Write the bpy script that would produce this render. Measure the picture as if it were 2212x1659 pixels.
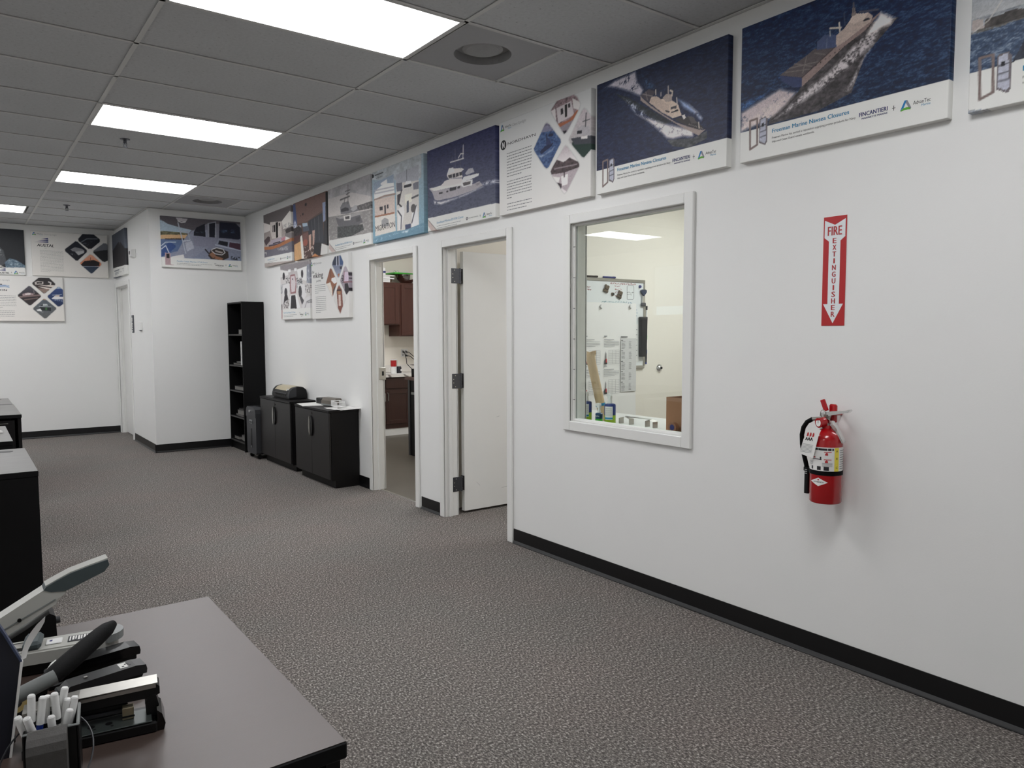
import bpy, bmesh, math, random, json
import numpy as np
from mathutils import Vector, Matrix

PI = math.pi
S = bpy.context.scene
COL = S.collection
for o in list(bpy.data.objects):
    bpy.data.objects.remove(o)

# ------------------------------------------------------------------ camera, world, exposure
cam_data = bpy.data.cameras.new('camera')
cam = bpy.data.objects.new('camera', cam_data)
COL.objects.link(cam)
RIGHT = Vector((0.801405, -0.598115, -0.002979))
UP = Vector((0.043647, 0.053513, 0.997613))
FWD = Vector((0.596527, 0.799622, -0.068991))
mw = Matrix((RIGHT, UP, -FWD)).transposed().to_4x4()
mw.translation = Vector((-2.99325, 0.0, 1.43658))
cam.matrix_world = mw
cam_data.sensor_fit = 'HORIZONTAL'
cam_data.sensor_width = 36.0
cam_data.lens = 1599.41 * 36.0 / 2212.0
cam_data.clip_start = 0.02
S.camera = cam

world = bpy.data.worlds.new('world')
S.world = world
world.use_nodes = True
world.node_tree.nodes['Background'].inputs[0].default_value = (0.62, 0.78, 1.0, 1)
world.node_tree.nodes['Background'].inputs[1].default_value = 2.2
PANEL = 14.6                      # radiance of the ceiling light panels
PANEL_COL = (0.985, 0.985, 1.0)
S.view_settings.view_transform = 'Standard'
S.view_settings.look = 'None'
S.view_settings.gamma = 1.0
S.view_settings.use_curve_mapping = False
S.view_settings.exposure = 0.0
S.cycles.use_denoising = True
S.cycles.max_bounces = 10
S.cycles.diffuse_bounces = 6
S.cycles.sample_clamp_indirect = 8.0

H = 2.922                        # ceiling height
T = 0.6096                       # ceiling grid module
GX = -0.97743                    # first main runner
Y0 = 3.66945                     # a cross tee
XL = GX - 5 * 2 * T              # left wall
YF = Y0 - 9 * T                  # front wall (behind the camera)
YB = 12.08                       # back wall
XA, YA = -1.13, 9.68             # corner of the alcove box

# ------------------------------------------------------------------ materials
def s2l(c):
    c = c / 255.0
    return c / 12.92 if c <= 0.04045 else ((c + 0.055) / 1.055) ** 2.4
def srgb(r, g, b):
    return (s2l(r), s2l(g), s2l(b), 1.0)
MATS = {}
def mat(name, col, rough=0.5, metal=0.0, var=0.06, scale=30.0, bump=0.0, bscale=200.0, spec=0.5, stretch=None, coat=0.0):
    if name in MATS:
        return MATS[name]
    m = bpy.data.materials.new(name); m.use_nodes = True
    nt = m.node_tree; n = nt.nodes; b = n['Principled BSDF']
    c = srgb(*col)
    tc = n.new('ShaderNodeTexCoord'); src = tc.outputs['Object']
    if stretch:
        mp = n.new('ShaderNodeMapping'); mp.inputs['Scale'].default_value = stretch
        nt.links.new(src, mp.inputs[0]); src = mp.outputs[0]
    nz = n.new('ShaderNodeTexNoise'); nz.inputs['Scale'].default_value = scale; nz.inputs['Detail'].default_value = 3
    nt.links.new(src, nz.inputs['Vector'])
    mx = n.new('ShaderNodeMix'); mx.data_type = 'RGBA'
    mx.inputs[6].default_value = tuple(max(0, v * (1 - var)) for v in c[:3]) + (1,)
    mx.inputs[7].default_value = tuple(min(1, v * (1 + var)) for v in c[:3]) + (1,)
    nt.links.new(nz.outputs['Fac'], mx.inputs[0])
    nt.links.new(mx.outputs[2], b.inputs['Base Color'])
    b.inputs['Roughness'].default_value = rough
    b.inputs['Metallic'].default_value = metal
    b.inputs['Specular IOR Level'].default_value = spec
    if coat: b.inputs['Coat Weight'].default_value = coat
    if bump:
        n2 = n.new('ShaderNodeTexNoise'); n2.inputs['Scale'].default_value = bscale; n2.inputs['Detail'].default_value = 2
        nt.links.new(src, n2.inputs['Vector'])
        bp = n.new('ShaderNodeBump'); bp.inputs['Strength'].default_value = bump; bp.inputs['Distance'].default_value = 0.002
        nt.links.new(n2.outputs['Fac'], bp.inputs['Height']); nt.links.new(bp.outputs[0], b.inputs['Normal'])
    MATS[name] = m
    return m
def emat(name, col, strength):
    m = bpy.data.materials.new(name); m.use_nodes = True
    nt = m.node_tree; nt.nodes.remove(nt.nodes['Principled BSDF'])
    e = nt.nodes.new('ShaderNodeEmission'); e.inputs[0].default_value = tuple(col) + (1,); e.inputs[1].default_value = strength
    nt.links.new(e.outputs[0], nt.nodes['Material Output'].inputs[0])
    return m
def ramp_mat(name, stops, scale, rough=0.9, bump=0.0, bdist=0.004, detail=6, stretch=None, sec=None):
    """noise -> colour ramp (display colours), optional second large-scale tint"""
    m = bpy.data.materials.new(name); m.use_nodes = True
    nt = m.node_tree; n = nt.nodes; b = n['Principled BSDF']
    tc = n.new('ShaderNodeTexCoord'); src = tc.outputs['Object']
    if stretch:
        mp = n.new('ShaderNodeMapping'); mp.inputs['Scale'].default_value = stretch
        nt.links.new(src, mp.inputs[0]); src = mp.outputs[0]
    nz = n.new('ShaderNodeTexNoise'); nz.inputs['Scale'].default_value = scale; nz.inputs['Detail'].default_value = detail
    nz.inputs['Roughness'].default_value = 0.7
    nt.links.new(src, nz.inputs['Vector'])
    rp = n.new('ShaderNodeValToRGB'); el = rp.color_ramp.elements
    el[0].position, el[0].color = stops[0][0], srgb(*stops[0][1])
    el[1].position, el[1].color = stops[-1][0], srgb(*stops[-1][1])
    for p, c in stops[1:-1]:
        e = el.new(p); e.color = srgb(*c)
    nt.links.new(nz.outputs['Fac'], rp.inputs[0])
    out = rp.outputs[0]
    if sec:
        n3 = n.new('ShaderNodeTexNoise'); n3.inputs['Scale'].default_value = sec[0]; n3.inputs['Detail'].default_value = 2
        nt.links.new(tc.outputs['Object'], n3.inputs['Vector'])
        r3 = n.new('ShaderNodeValToRGB'); r3.color_ramp.elements[0].position = 0.35; r3.color_ramp.elements[1].position = 0.65
        r3.color_ramp.elements[0].color = tuple(sec[1]) + (1,); r3.color_ramp.elements[1].color = tuple(sec[2]) + (1,)
        nt.links.new(n3.outputs['Fac'], r3.inputs[0])
        mm = n.new('ShaderNodeMix'); mm.data_type = 'RGBA'; mm.blend_type = 'MULTIPLY'; mm.inputs[0].default_value = 1
        nt.links.new(out, mm.inputs[6]); nt.links.new(r3.outputs[0], mm.inputs[7]); out = mm.outputs[2]
    nt.links.new(out, b.inputs['Base Color'])
    b.inputs['Roughness'].default_value = rough
    if bump:
        bp = n.new('ShaderNodeBump'); bp.inputs['Strength'].default_value = bump; bp.inputs['Distance'].default_value = bdist
        nt.links.new(nz.outputs['Fac'], bp.inputs['Height']); nt.links.new(bp.outputs[0], b.inputs['Normal'])
    MATS[name] = m
    return m

M_WALL = mat('wall_paint', (231, 231, 229), 0.62, var=0.012, scale=2.0, bump=0.12, bscale=160)
M_TRIM = mat('trim_paint', (229, 229, 226), 0.38, var=0.015, scale=6)
M_CREAM = mat('office_paint', (234, 229, 218), 0.6, var=0.012, scale=2, bump=0.1, bscale=160)
M_BASE = mat('black_vinyl', (9, 9, 11), 0.35, var=0.2, scale=8)
M_TILE = ramp_mat('ceiling_tile', [(0.30, (124, 125, 126)), (0.37, (192, 194, 196)), (0.6, (200, 202, 204))], 55, 0.92, bump=0.5, bdist=0.002, detail=5, sec=(1.2, (0.95, 0.95, 0.95), (1, 1, 1)))
M_TEE = mat('tee_white', (206, 206, 204), 0.5, var=0.02)
M_CARPET = ramp_mat('carpet', [(0.37, (54, 50, 48)), (0.47, (94, 89, 86)), (0.55, (126, 120, 116)), (0.65, (202, 196, 191))], 135, 0.95, bump=0.8, bdist=0.006, detail=5, stretch=(1.0, 0.6, 1.0), sec=(1.6, (0.93, 0.95, 0.93), (1.0, 0.965, 0.94)))
M_CONC = mat('kitchen_vinyl', (88, 82, 73), 0.4, var=0.1, scale=3)
M_BLACK = mat('black_laminate', (9, 9, 10), 0.5, var=0.2, scale=5, spec=0.2)
M_ESP = mat('espresso_laminate', (15, 13, 13), 0.46, var=0.25, scale=6, stretch=(1, 12, 12), spec=0.25)
M_DOORB = mat('espresso_door', (24, 22, 22), 0.42, var=0.2, scale=6, stretch=(12, 12, 1))
M_DESK = mat('espresso_desk', (72, 59, 53), 0.42, spec=0.9, var=0.05, scale=5, stretch=(1, 10, 10), bump=0.05, bscale=60)
M_STEEL = mat('brushed_steel', (186, 184, 178), 0.32, 1.0, var=0.08, scale=60)
M_DKSTEEL = mat('dark_hinge_steel', (96, 98, 104), 0.38, 1.0, var=0.12, scale=80)
M_CHROME = mat('chrome', (225, 225, 224), 0.14, 1.0, var=0.02)
M_BLKPL = mat('black_plastic', (9, 9, 10), 0.4, spec=0.35, var=0.15, scale=60)
M_BLKGL = mat('gloss_black_plastic', (10, 10, 11), 0.16, var=0.1)
M_RUB = mat('black_rubber', (6, 6, 7), 0.65, spec=0.15, var=0.15, scale=90, bump=0.2, bscale=400)
M_GREYPL = mat('light_grey_plastic', (176, 176, 170), 0.42, var=0.03, scale=40)
M_MIDGREY = mat('mid_grey_plastic', (122, 125, 124), 0.42, var=0.05, scale=40)
M_DKGREEN = mat('dark_teal_grip', (62, 72, 74), 0.55, var=0.08, scale=60)
M_CHAR = mat('charcoal_plastic', (52, 53, 56), 0.45, var=0.08, scale=30)
M_WHITE = mat('white_plastic', (228, 228, 226), 0.4, var=0.02)
M_PAPER = mat('paper', (230, 229, 226), 0.8, var=0.02, scale=8)
M_RED = mat('red_enamel', (168, 14, 22), 0.22, var=0.05, scale=12, coat=0.4)
M_SIGNRED = mat('sign_red', (176, 28, 32), 0.4, var=0.03)
M_SIGNWHITE = mat('sign_white', (226, 230, 232), 0.25, var=0.03, scale=40, bump=0.3, bscale=70)
M_YEL = mat('label_yellow', (232, 214, 70), 0.5, var=0.03)
M_WOODC = mat('cherry_cabinet', (74, 42, 34), 0.36, var=0.2, scale=7, stretch=(10, 10, 1))
M_WOODCD = mat('cherry_cabinet_lower', (58, 35, 29), 0.36, var=0.2, scale=7, stretch=(10, 10, 1))
M_CARD = mat('cardboard', (150, 108, 80), 0.8, var=0.06, scale=15)
M_KRAFT = mat('kraft_paper', (206, 182, 146), 0.75, var=0.05, scale=20)
M_BLUE = mat('blue_plastic', (28, 54, 140), 0.35, var=0.05)
M_GREEN = mat('green_plastic', (70, 178, 60), 0.4, var=0.05)
M_INKK = mat('ink_black', (26, 26, 30), 0.6, var=0.0)
M_INKG = mat('ink_grey', (120, 122, 124), 0.6, var=0.0)
M_INKLG = mat('ink_light_grey', (168, 168, 168), 0.6, var=0.0)
M_INKB = mat('ink_blue', (44, 136, 178), 0.6, var=0.0)
M_INKN = mat('ink_navy', (38, 44, 104), 0.6, var=0.0)
M_INKR = mat('ink_red', (180, 40, 44), 0.6, var=0.0)
M_LOGOB = mat('logo_blue', (30, 120, 180), 0.6, var=0.0)
M_LOGOG = mat('logo_green', (96, 170, 50), 0.6, var=0.0)
M_LOGOS = mat('logo_silver', (138, 138, 150), 0.6, var=0.0)
M_INKW = mat('ink_white', (228, 228, 228), 0.6, var=0.0)
M_PANEL = emat('light_panel', PANEL_COL, PANEL)

def glass_mat(name, tint=(0.97, 1, 0.985)):
    m = bpy.data.materials.new(name); m.use_nodes = True
    nt = m.node_tree; n = nt.nodes; nt.nodes.remove(n['Principled BSDF'])
    tr = n.new('ShaderNodeBsdfTransparent'); tr.inputs[0].default_value = tuple(tint) + (1,)
    gl = n.new('ShaderNodeBsdfGlossy'); gl.inputs['Roughness'].default_value = 0.0
    fr = n.new('ShaderNodeFresnel'); fr.inputs[0].default_value = 1.5
    mx = n.new('ShaderNodeMixShader')
    ge = n.new('ShaderNodeNewGeometry'); ma = n.new('ShaderNodeMath'); ma.operation = 'MULTIPLY_ADD'
    ma.inputs[1].default_value = -0.83333; ma.inputs[2].default_value = 1.5
    nt.links.new(ge.outputs['Backfacing'], ma.inputs[0]); nt.links.new(ma.outputs[0], fr.inputs[0])
    nt.links.new(fr.outputs[0], mx.inputs[0]); nt.links.new(tr.outputs[0], mx.inputs[1]); nt.links.new(gl.outputs[0], mx.inputs[2])
    nt.links.new(mx.outputs[0], n['Material Output'].inputs[0])
    MATS[name] = m
    return m
M_GLASS = glass_mat('window_glass')

# canvas print: painted flat artwork carried as vertex colours
M_PRINT = bpy.data.materials.new('canvas_print'); M_PRINT.use_nodes = True
_nt = M_PRINT.node_tree; _b = _nt.nodes['Principled BSDF']
_a = _nt.nodes.new('ShaderNodeVertexColor'); _a.layer_name = 'Col'
_nt.links.new(_a.outputs[0], _b.inputs['Base Color']); _b.inputs['Roughness'].default_value = 0.55
_tc = _nt.nodes.new('ShaderNodeTexCoord'); _nz = _nt.nodes.new('ShaderNodeTexNoise'); _nz.inputs['Scale'].default_value = 900
_bp = _nt.nodes.new('ShaderNodeBump'); _bp.inputs['Strength'].default_value = 0.1; _bp.inputs['Distance'].default_value = 0.001
_nt.links.new(_tc.outputs['Object'], _nz.inputs['Vector']); _nt.links.new(_nz.outputs['Fac'], _bp.inputs['Height']); _nt.links.new(_bp.outputs[0], _b.inputs['Normal'])

# ------------------------------------------------------------------ mesh builder
class MB:
    def __init__(self):
        self.v = []; self.f = []; self.m = []; self.mi = 0
        self.X = Matrix.Identity(4)
    def mat(self, i): self.mi = i; return self
    def at(self, loc=(0, 0, 0), rz=0.0, rx=0.0, ry=0.0):
        self.X = Matrix.Translation(loc) @ Matrix.Rotation(rz, 4, 'Z') @ Matrix.Rotation(ry, 4, 'Y') @ Matrix.Rotation(rx, 4, 'X'); return self
    def add(self, vs, fs):
        o = len(self.v)
        for p in vs: self.v.append(tuple(self.X @ Vector(p)))
        for f in fs:
            self.f.append([i + o for i in f]); self.m.append(self.mi)
        return self
    def box(self, x0, x1, y0, y1, z0, z1, bev=0.0):
        x0, x1 = min(x0, x1), max(x0, x1); y0, y1 = min(y0, y1), max(y0, y1); z0, z1 = min(z0, z1), max(z0, z1)
        if bev <= 0:
            vs = [(x0, y0, z0), (x1, y0, z0), (x1, y1, z0), (x0, y1, z0), (x0, y0, z1), (x1, y0, z1), (x1, y1, z1), (x0, y1, z1)]
            return self.add(vs, [(0, 3, 2, 1), (4, 5, 6, 7), (0, 1, 5, 4), (1, 2, 6, 5), (2, 3, 7, 6), (3, 0, 4, 7)])
        b = min(bev, 0.49 * min(x1 - x0, y1 - y0, z1 - z0))
        vs = []; idx = {}
        for cx, X0, sx in ((0, x0, 1), (1, x1, -1)):
            for cy, Y_, sy in ((0, y0, 1), (1, y1, -1)):
                for cz, Z_, sz in ((0, z0, 1), (1, z1, -1)):
                    for a in range(3):
                        p = [X0 + sx * b, Y_ + sy * b, Z_ + sz * b]; p[a] = (X0, Y_, Z_)[a]
                        idx[(cx, cy, cz, a)] = len(vs); vs.append(tuple(p))
        fs = []
        g = lambda *k: idx[k]
        for s in (0, 1):
            q = [g(s, 0, 0, 0), g(s, 1, 0, 0), g(s, 1, 1, 0), g(s, 0, 1, 0)]; fs.append(q if s else q[::-1])
            q = [g(0, s, 0, 1), g(1, s, 0, 1), g(1, s, 1, 1), g(0, s, 1, 1)]; fs.append(q[::-1] if s else q)
            q = [g(0, 0, s, 2), g(1, 0, s, 2), g(1, 1, s, 2), g(0, 1, s, 2)]; fs.append(q if s else q[::-1])
        for a in (0, 1):
            for c in (0, 1):
                fs.append([g(a, c, 0, 0), g(a, c, 1, 0), g(a, c, 1, 1), g(a, c, 0, 1)])
                fs.append([g(a, 0, c, 0), g(a, 1, c, 0), g(a, 1, c, 2), g(a, 0, c, 2)])
                fs.append([g(0, a, c, 1), g(1, a, c, 1), g(1, a, c, 2), g(0, a, c, 2)])
                for e in (0, 1): fs.append([g(a, c, e, 0), g(a, c, e, 1), g(a, c, e, 2)])
        return self.add(vs, fs)
    def prism(self, pts, a0, a1, axis='y'):
        """polygon pts (2-D) extruded along an axis from a0 to a1"""
        n = len(pts)
        def P(p, a):
            return {'y': (p[0], a, p[1]), 'x': (a, p[0], p[1]), 'z': (p[0], p[1], a)}[axis]
        vs = [P(p, a0) for p in pts] + [P(p, a1) for p in pts]
        fs = [list(range(n))[::-1], list(range(n, 2 * n))] + [[i, (i + 1) % n, n + (i + 1) % n, n + i] for i in range(n)]
        return self.add(vs, fs)
    def poly(self, pts3): return self.add(pts3, [list(range(len(pts3)))])
    def cyl(self, p0, p1, r0, r1=None, seg=16, caps=True):
        r1 = r0 if r1 is None else r1
        p0, p1 = Vector(p0), Vector(p1); d = (p1 - p0).normalized()
        u = d.orthogonal().normalized(); w = d.cross(u)
        vs = []
        for p, r in ((p0, r0), (p1, r1)):
            for i in range(seg):
                a = 2 * PI * i / seg; vs.append(tuple(p + u * (r * math.cos(a)) + w * (r * math.sin(a))))
        fs = [[i, (i + 1) % seg, seg + (i + 1) % seg, seg + i] for i in range(seg)]
        if caps: fs += [list(range(seg))[::-1], list(range(seg, 2 * seg))]
        return self.add(vs, fs)
    def tube(self, pts, r, seg=8, caps=True):
        P = [Vector(p) for p in pts]; n = len(P); vs = []
        rr = r if isinstance(r, (list, tuple)) else [r] * n
        prev = None
        for i in range(n):
            d = (P[min(i + 1, n - 1)] - P[max(i - 1, 0)]).normalized()
            if prev is None: u = d.orthogonal().normalized()
            else:
                u = prev - d * prev.dot(d); u = u.normalized() if u.length > 1e-6 else d.orthogonal().normalized()
            prev = u; w = d.cross(u)
            for k in range(seg):
                a = 2 * PI * k / seg; vs.append(tuple(P[i] + u * (rr[i] * math.cos(a)) + w * (rr[i] * math.sin(a))))
        fs = [[i * seg + k, i * seg + (k + 1) % seg, (i + 1) * seg + (k + 1) % seg, (i + 1) * seg + k] for i in range(n - 1) for k in range(seg)]
        if caps: fs += [list(range(seg))[::-1], list(range((n - 1) * seg, n * seg))]
        return self.add(vs, fs)
    def lathe(self, prof, seg=24, c=(0, 0, 0), axis='z'):
        vs = []; n = len(prof)
        for r, z in prof:
            for k in range(seg):
                a = 2 * PI * k / seg; x, y = r * math.cos(a), r * math.sin(a)
                p = {'z': (x, y, z), 'y': (x, z, y), 'x': (z, x, y)}[axis]
                vs.append((c[0] + p[0], c[1] + p[1], c[2] + p[2]))
        fs = [[i * seg + k, i * seg + (k + 1) % seg, (i + 1) * seg + (k + 1) % seg, (i + 1) * seg + k] for i in range(n - 1) for k in range(seg)]
        fs += [list(range(seg))[::-1], list(range((n - 1) * seg, n * seg))]
        return self.add(vs, fs)
    def strip(self, rows):
        """grid surface from rows of points"""
        n, k = len(rows), len(rows[0]); vs = [p for r in rows for p in r]
        return self.add(vs, [[i * k + j, i * k + j + 1, (i + 1) * k + j + 1, (i + 1) * k + j] for i in range(n - 1) for j in range(k - 1)])
    def mesh(self, name, mats, smooth=False):
        me = bpy.data.meshes.new(name)
        me.from_pydata(self.v, [], self.f)
        for m in (mats if isinstance(mats, (list, tuple)) else [mats]): me.materials.append(m)
        me.polygons.foreach_set('material_index', self.m)
        bm = bmesh.new(); bm.from_mesh(me); bmesh.ops.recalc_face_normals(bm, faces=bm.faces); bm.to_mesh(me); bm.free()
        if smooth:
            me.polygons.foreach_set('use_smooth', [True] * len(me.polygons)); me.set_sharp_from_angle(angle=math.radians(38))
        me.update()
        return me

def link(name, me, parent=None, loc=(0, 0, 0), rz=0.0):
    o = bpy.data.objects.new(name, me); COL.objects.link(o)
    o.location = loc; o.rotation_euler = (0, 0, rz)
    if parent is not None: o.parent = parent
    return o
def obj(name, mb, mats, parent=None, smooth=False, loc=(0, 0, 0), rz=0.0):
    return link(name, mb.mesh(name, mats, smooth), parent, loc, rz)
def thing(name, label, cat, loc=(0, 0, 0), rz=0.0, group=None):
    o = bpy.data.objects.new(name, None); COL.objects.link(o); o.empty_display_size = 0.05
    o.location = loc; o.rotation_euler = (0, 0, rz); o['label'] = label; o['category'] = cat
    if group: o['group'] = group
    return o
def tag(o, label, cat, group=None):
    o['label'] = label; o['category'] = cat
    if group: o['group'] = group
    return o
def struct(name, mb, mats, parent=None, smooth=False, kind=True):
    o = obj(name, mb, mats, parent, smooth)
    if parent is None: o['kind'] = 'structure'
    return o

# ------------------------------------------------------------------ flat lettering (font outlines turned into mesh)
_tc_cache = {}
def glyphs(s):
    if s in _tc_cache: return _tc_cache[s]
    cu = bpy.data.curves.new('t', 'FONT'); cu.body = s; cu.size = 1.0; cu.resolution_u = 2; cu.fill_mode = 'FRONT'
    o = bpy.data.objects.new('t', cu); COL.objects.link(o)
    dg = bpy.context.evaluated_depsgraph_get(); me = bpy.data.meshes.new_from_object(o.evaluated_get(dg))
    vs = [(v.co.x, v.co.y) for v in me.vertices]; fs = [list(p.vertices) for p in me.polygons]
    bpy.data.objects.remove(o); bpy.data.curves.remove(cu); bpy.data.meshes.remove(me)
    _tc_cache[s] = (vs, fs)
    return vs, fs
def letter(mb, s, x0, z0, w=None, h=None, y=0.0, slant=0.0, bold=0.0):
    """text in the local x-z plane: base line at (x0,z0), width w and cap height h"""
    vs, fs = glyphs(s)
    xs = [v[0] for v in vs]; a, b = min(xs), max(xs)
    hh = 0.69
    sz = (h / hh) if h else w / (b - a)
    sx = (w / (b - a)) if w else sz
    for dx in ([0.0] if not bold else [-bold, 0.0, bold]):
        mb.add([(x0 + (v[0] - a) * sx + slant * v[1] * sz + dx, y - 0.00001 * (dx > 0), z0 + v[1] * sz) for v in vs], fs)
# ------------------------------------------------------------------ room shell
WT = 0.11                                       # partition thickness
D1 = (5.335, 6.130, 2.085)                      # door 1 clear opening y0,y1,top
D2 = (4.055, 4.885, 2.085)
WN = (2.528, 3.405, 0.898, 2.088)               # window clear opening
DK = 0.02                                       # frame lining
def wall_x(mb, x0, x1, y0, y1, holes):
    """wall slab between x0..x1 running along y, holes = (ya,yb,za,zb)"""
    cur = y0
    for ya, yb, za, zb in sorted(holes):
        mb.box(x0, x1, cur, ya, 0, H + 0.1)
        if za > 0: mb.box(x0, x1, ya, yb, 0, za)
        mb.box(x0, x1, ya, yb, zb, H + 0.1); cur = yb
    mb.box(x0, x1, cur, y1, 0, H + 0.1)
b = MB()
wall_x(b, 0, WT, YF, YA, [(D1[0] - DK, D1[1] + DK, 0, D1[2] + DK), (D2[0] - DK, D2[1] + DK, 0, D2[2] + DK), (WN[0] - DK, WN[1] + DK, WN[2] - DK, WN[3] + DK)])
struct('wall_right', b, [M_WALL])
D3 = (11.10, 12.00, 2.10)
b = MB(); b.box(XA, WT, YA, YA + 0.11, 0, H + 0.1); struct('wall_alcove_front', b, M_WALL)
b = MB(); wall_x(b, XA, XA + 0.11, YA + 0.11, YB, [(D3[0] - DK, D3[1] + DK, 0, D3[2] + DK)]); struct('wall_alcove_side', b, M_WALL)
b = MB(); b.box(XL - 0.1, XA + 0.8, YB, YB + 0.1, 0, H + 0.1); struct('wall_back', b, M_WALL)
LW = (6.7, 9.30, 1.73, 2.63)
b = MB(); wall_x(b, XL - 0.1, XL, YF, YB, [LW]); struct('wall_left', b, M_WALL)
b = MB(); b.box(XL - 0.1, WT, YF - 0.1, YF, 0, H + 0.1); struct('wall_front', b, M_WALL)
# rooms beyond the wall
KB = 9.90
b = MB(); b.box(WT, 4.6, 5.08, 5.20, 0, H + 0.1)
struct('wall_partition', b, M_CREAM)
b = MB(); b.box(WT, 3.3, KB, KB + 0.1, 0, H + 0.1); struct('wall_kitchen_back', b, M_CREAM)
b = MB(); b.box(3.2, 3.3, 5.20, KB, 0, H + 0.1); struct('wall_kitchen_side', b, M_CREAM)
b = MB(); b.box(4.6, 4.7, 1.4, 5.2, 0, H + 0.1); struct('wall_office_side', b, M_CREAM)
b = MB(); b.box(WT, 4.7, 1.3, 1.4, 0, H + 0.1); struct('wall_office_front', b, M_CREAM)
# floors
b = MB(); b.box(XL, 0.075, YF, YB, -0.05, 0); b.box(0.075, 4.6, 1.4, 5.2, -0.05, 0); struct('floor', b, M_CARPET)
b = MB(); b.box(0.075, 3.2, 5.2, KB, -0.05, 0); struct('floor_kitchen', b, M_CONC)
b = MB(); b.box(0.065, 0.085, D1[0], D1[1], -0.01, 0.004, 0.003); struct('trim_threshold', b, M_STEEL)

# ------------------------------------------------------------------ drop ceiling: every tile and tee its own piece
ceil = struct('ceiling', MB().box(XL - 0.1, WT, YF - 0.1, YB + 0.1, H + 0.10, H + 0.14), M_TEE)
tile_meshes = {}
def tile(x0, x1, y0, y1):
    w, d = round(x1 - x0, 3), round(y1 - y0, 3)
    if w < 0.05 or d < 0.05: return
    k = (w, d)
    if k not in tile_meshes:
        tile_meshes[k] = MB().box(-w / 2 + 0.006, w / 2 - 0.006, -d / 2 + 0.006, d / 2 - 0.006, 0, 0.014, 0.003).mesh('ceiling_tile', M_TILE)
    link('ceiling_tile', tile_meshes[k], ceil, ((x0 + x1) / 2, (y0 + y1) / 2, H + 0.005 + 0.0012 * random.random()))
random.seed(4)
LIGHTS = [(0, 1, j) for j in (-5, -1, 3, 7)] + [(0.06, 2, 11)] + [(0, 4, j) for j in (-5, -1, 3, 7, 11)]
DIFF = [(-1), 8]
slots = {(c, j) for _, c, j in LIGHTS}
for j in range(-9, 14):
    ya, yb = Y0 + T * j, min(Y0 + T * (j + 1), YB)
    for c in range(0, 6):
        xb = 0.0 if c == 0 else GX - (c - 1) * 2 * T
        xa = GX - c * 2 * T
        if (c, j) == (2, 11): tile(xb - 0.06 * 2 * T, xb, ya, yb)
        if (c, j) in slots: continue
        if c == 0 and j in DIFF:
            tile(xa + T, xb, ya, yb); continue
        if ya < YA < yb and xb > XA:
            if xa < XA: tile(xa, XA, YA, yb); tile(xa, xb, ya, YA)
            else: tile(xa, xb, ya, YA)
            continue
        if ya >= YA:
            if xa >= XA: continue
            xb = min(xb, XA)
        tile(xa, xb, ya, yb)
def tee(x0, x1, y0, y1):
    b = MB(); b.box(x0, x1, y0, y1, H, H + 0.003)
    if x1 - x0 > y1 - y0: b.box(x0, x1, (y0 + y1) / 2 - 0.003, (y0 + y1) / 2 + 0.003, H + 0.003, H + 0.035)
    else: b.box((x0 + x1) / 2 - 0.003, (x0 + x1) / 2 + 0.003, y0, y1, H + 0.003, H + 0.035)
    obj('ceiling_tee', b, M_TEE, ceil)
for c in range(0, 5):
    x = GX - c * 2 * T
    tee(x - 0.012, x + 0.012, YF, YB if x < XA else YA)
for j in range(-8, 14):
    y = Y0 + T * j
    tee(XL, 0 if y < YA else XA, y - 0.0085, y + 0.0085)
for j in DIFF: tee(GX + T - 0.008, GX + T + 0.008, Y0 + T * j, Y0 + T * (j + 1))
def angle(x0, x1, y0, y1):
    obj('wall_angle', MB().box(x0, x1, y0, y1, H - 0.002, H + 0.0015).box(x0 if x1 - x0 > y1 - y0 else max(x0, x1 - 0.002), x1, (y1 - 0.002) if x1 - x0 > y1 - y0 else y0, y1, H - 0.002, H + 0.022), M_TEE, ceil)
angle(-0.022, 0, YF, YA); angle(XA, 0, YA - 0.022, YA); angle(XA - 0.022, XA, YA, YB); angle(XL, XA, YB - 0.022, YB)
b = MB(); b.box(WT, 4.7, 1.3, 5.2, H, H + 0.1); struct('ceiling_office', b, M_TEE)
b = MB(); b.box(WT, 3.3, 5.2, KB + 0.1, H, H + 0.1); struct('ceiling_kitchen', b, M_TEE)

def ceiling_light(label, x0, x1, y0, y1, group=None, inset=0.012):
    t = thing('ceiling_light', label, 'light', ((x0 + x1) / 2, (y0 + y1) / 2, H), 0, group)
    w, d = (x1 - x0) / 2 - inset, (y1 - y0) / 2 - 0.009
    b = MB()
    for a in (-1, 1):
        b.box(a * w, a * (w - 0.012), -d, d, -0.002, 0.04); b.box(-w + 0.012, w - 0.012, a * d, a * (d - 0.012), -0.002, 0.04)
    b.box(-w, w, -d, d, 0.04, 0.05)
    obj('frame', b, M_TEE, t)
    obj('diffuser', MB().box(-w + 0.012, w - 0.012, -d + 0.012, d - 0.012, 0.004, 0.010), M_PANEL, t)
names = {(1, -1): 'bright troffer light cropped by the top of the picture, next to a square diffuser', (1, 3): 'bright troffer light between the cropped one and the one beside the far diffuser', (1, 7): 'bright troffer light beside the diffuser near the white alcove', (2, 11): 'troffer light closest to the back wall, cut off by the picture edge', (1, -5): 'troffer light behind the viewpoint in the row along the poster wall'}
for off, c, j in LIGHTS:
    xb = GX - (c - 1 + off) * 2 * T
    lab = names.get((c, j), {-5: 'troffer light by the window wall, out of view behind the desks', -1: 'troffer light by the window wall level with the cropped troffer', 3: 'troffer light by the window wall in the second ceiling row', 7: 'troffer light by the window wall, mirrored in the office window', 11: 'troffer light by the window wall closest to the back wall'}[j])
    ceiling_light(lab, xb - 2 * T, xb, Y0 + T * j, Y0 + T * (j + 1), None if (c, j) in names else 'troffers along the window wall')
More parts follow.
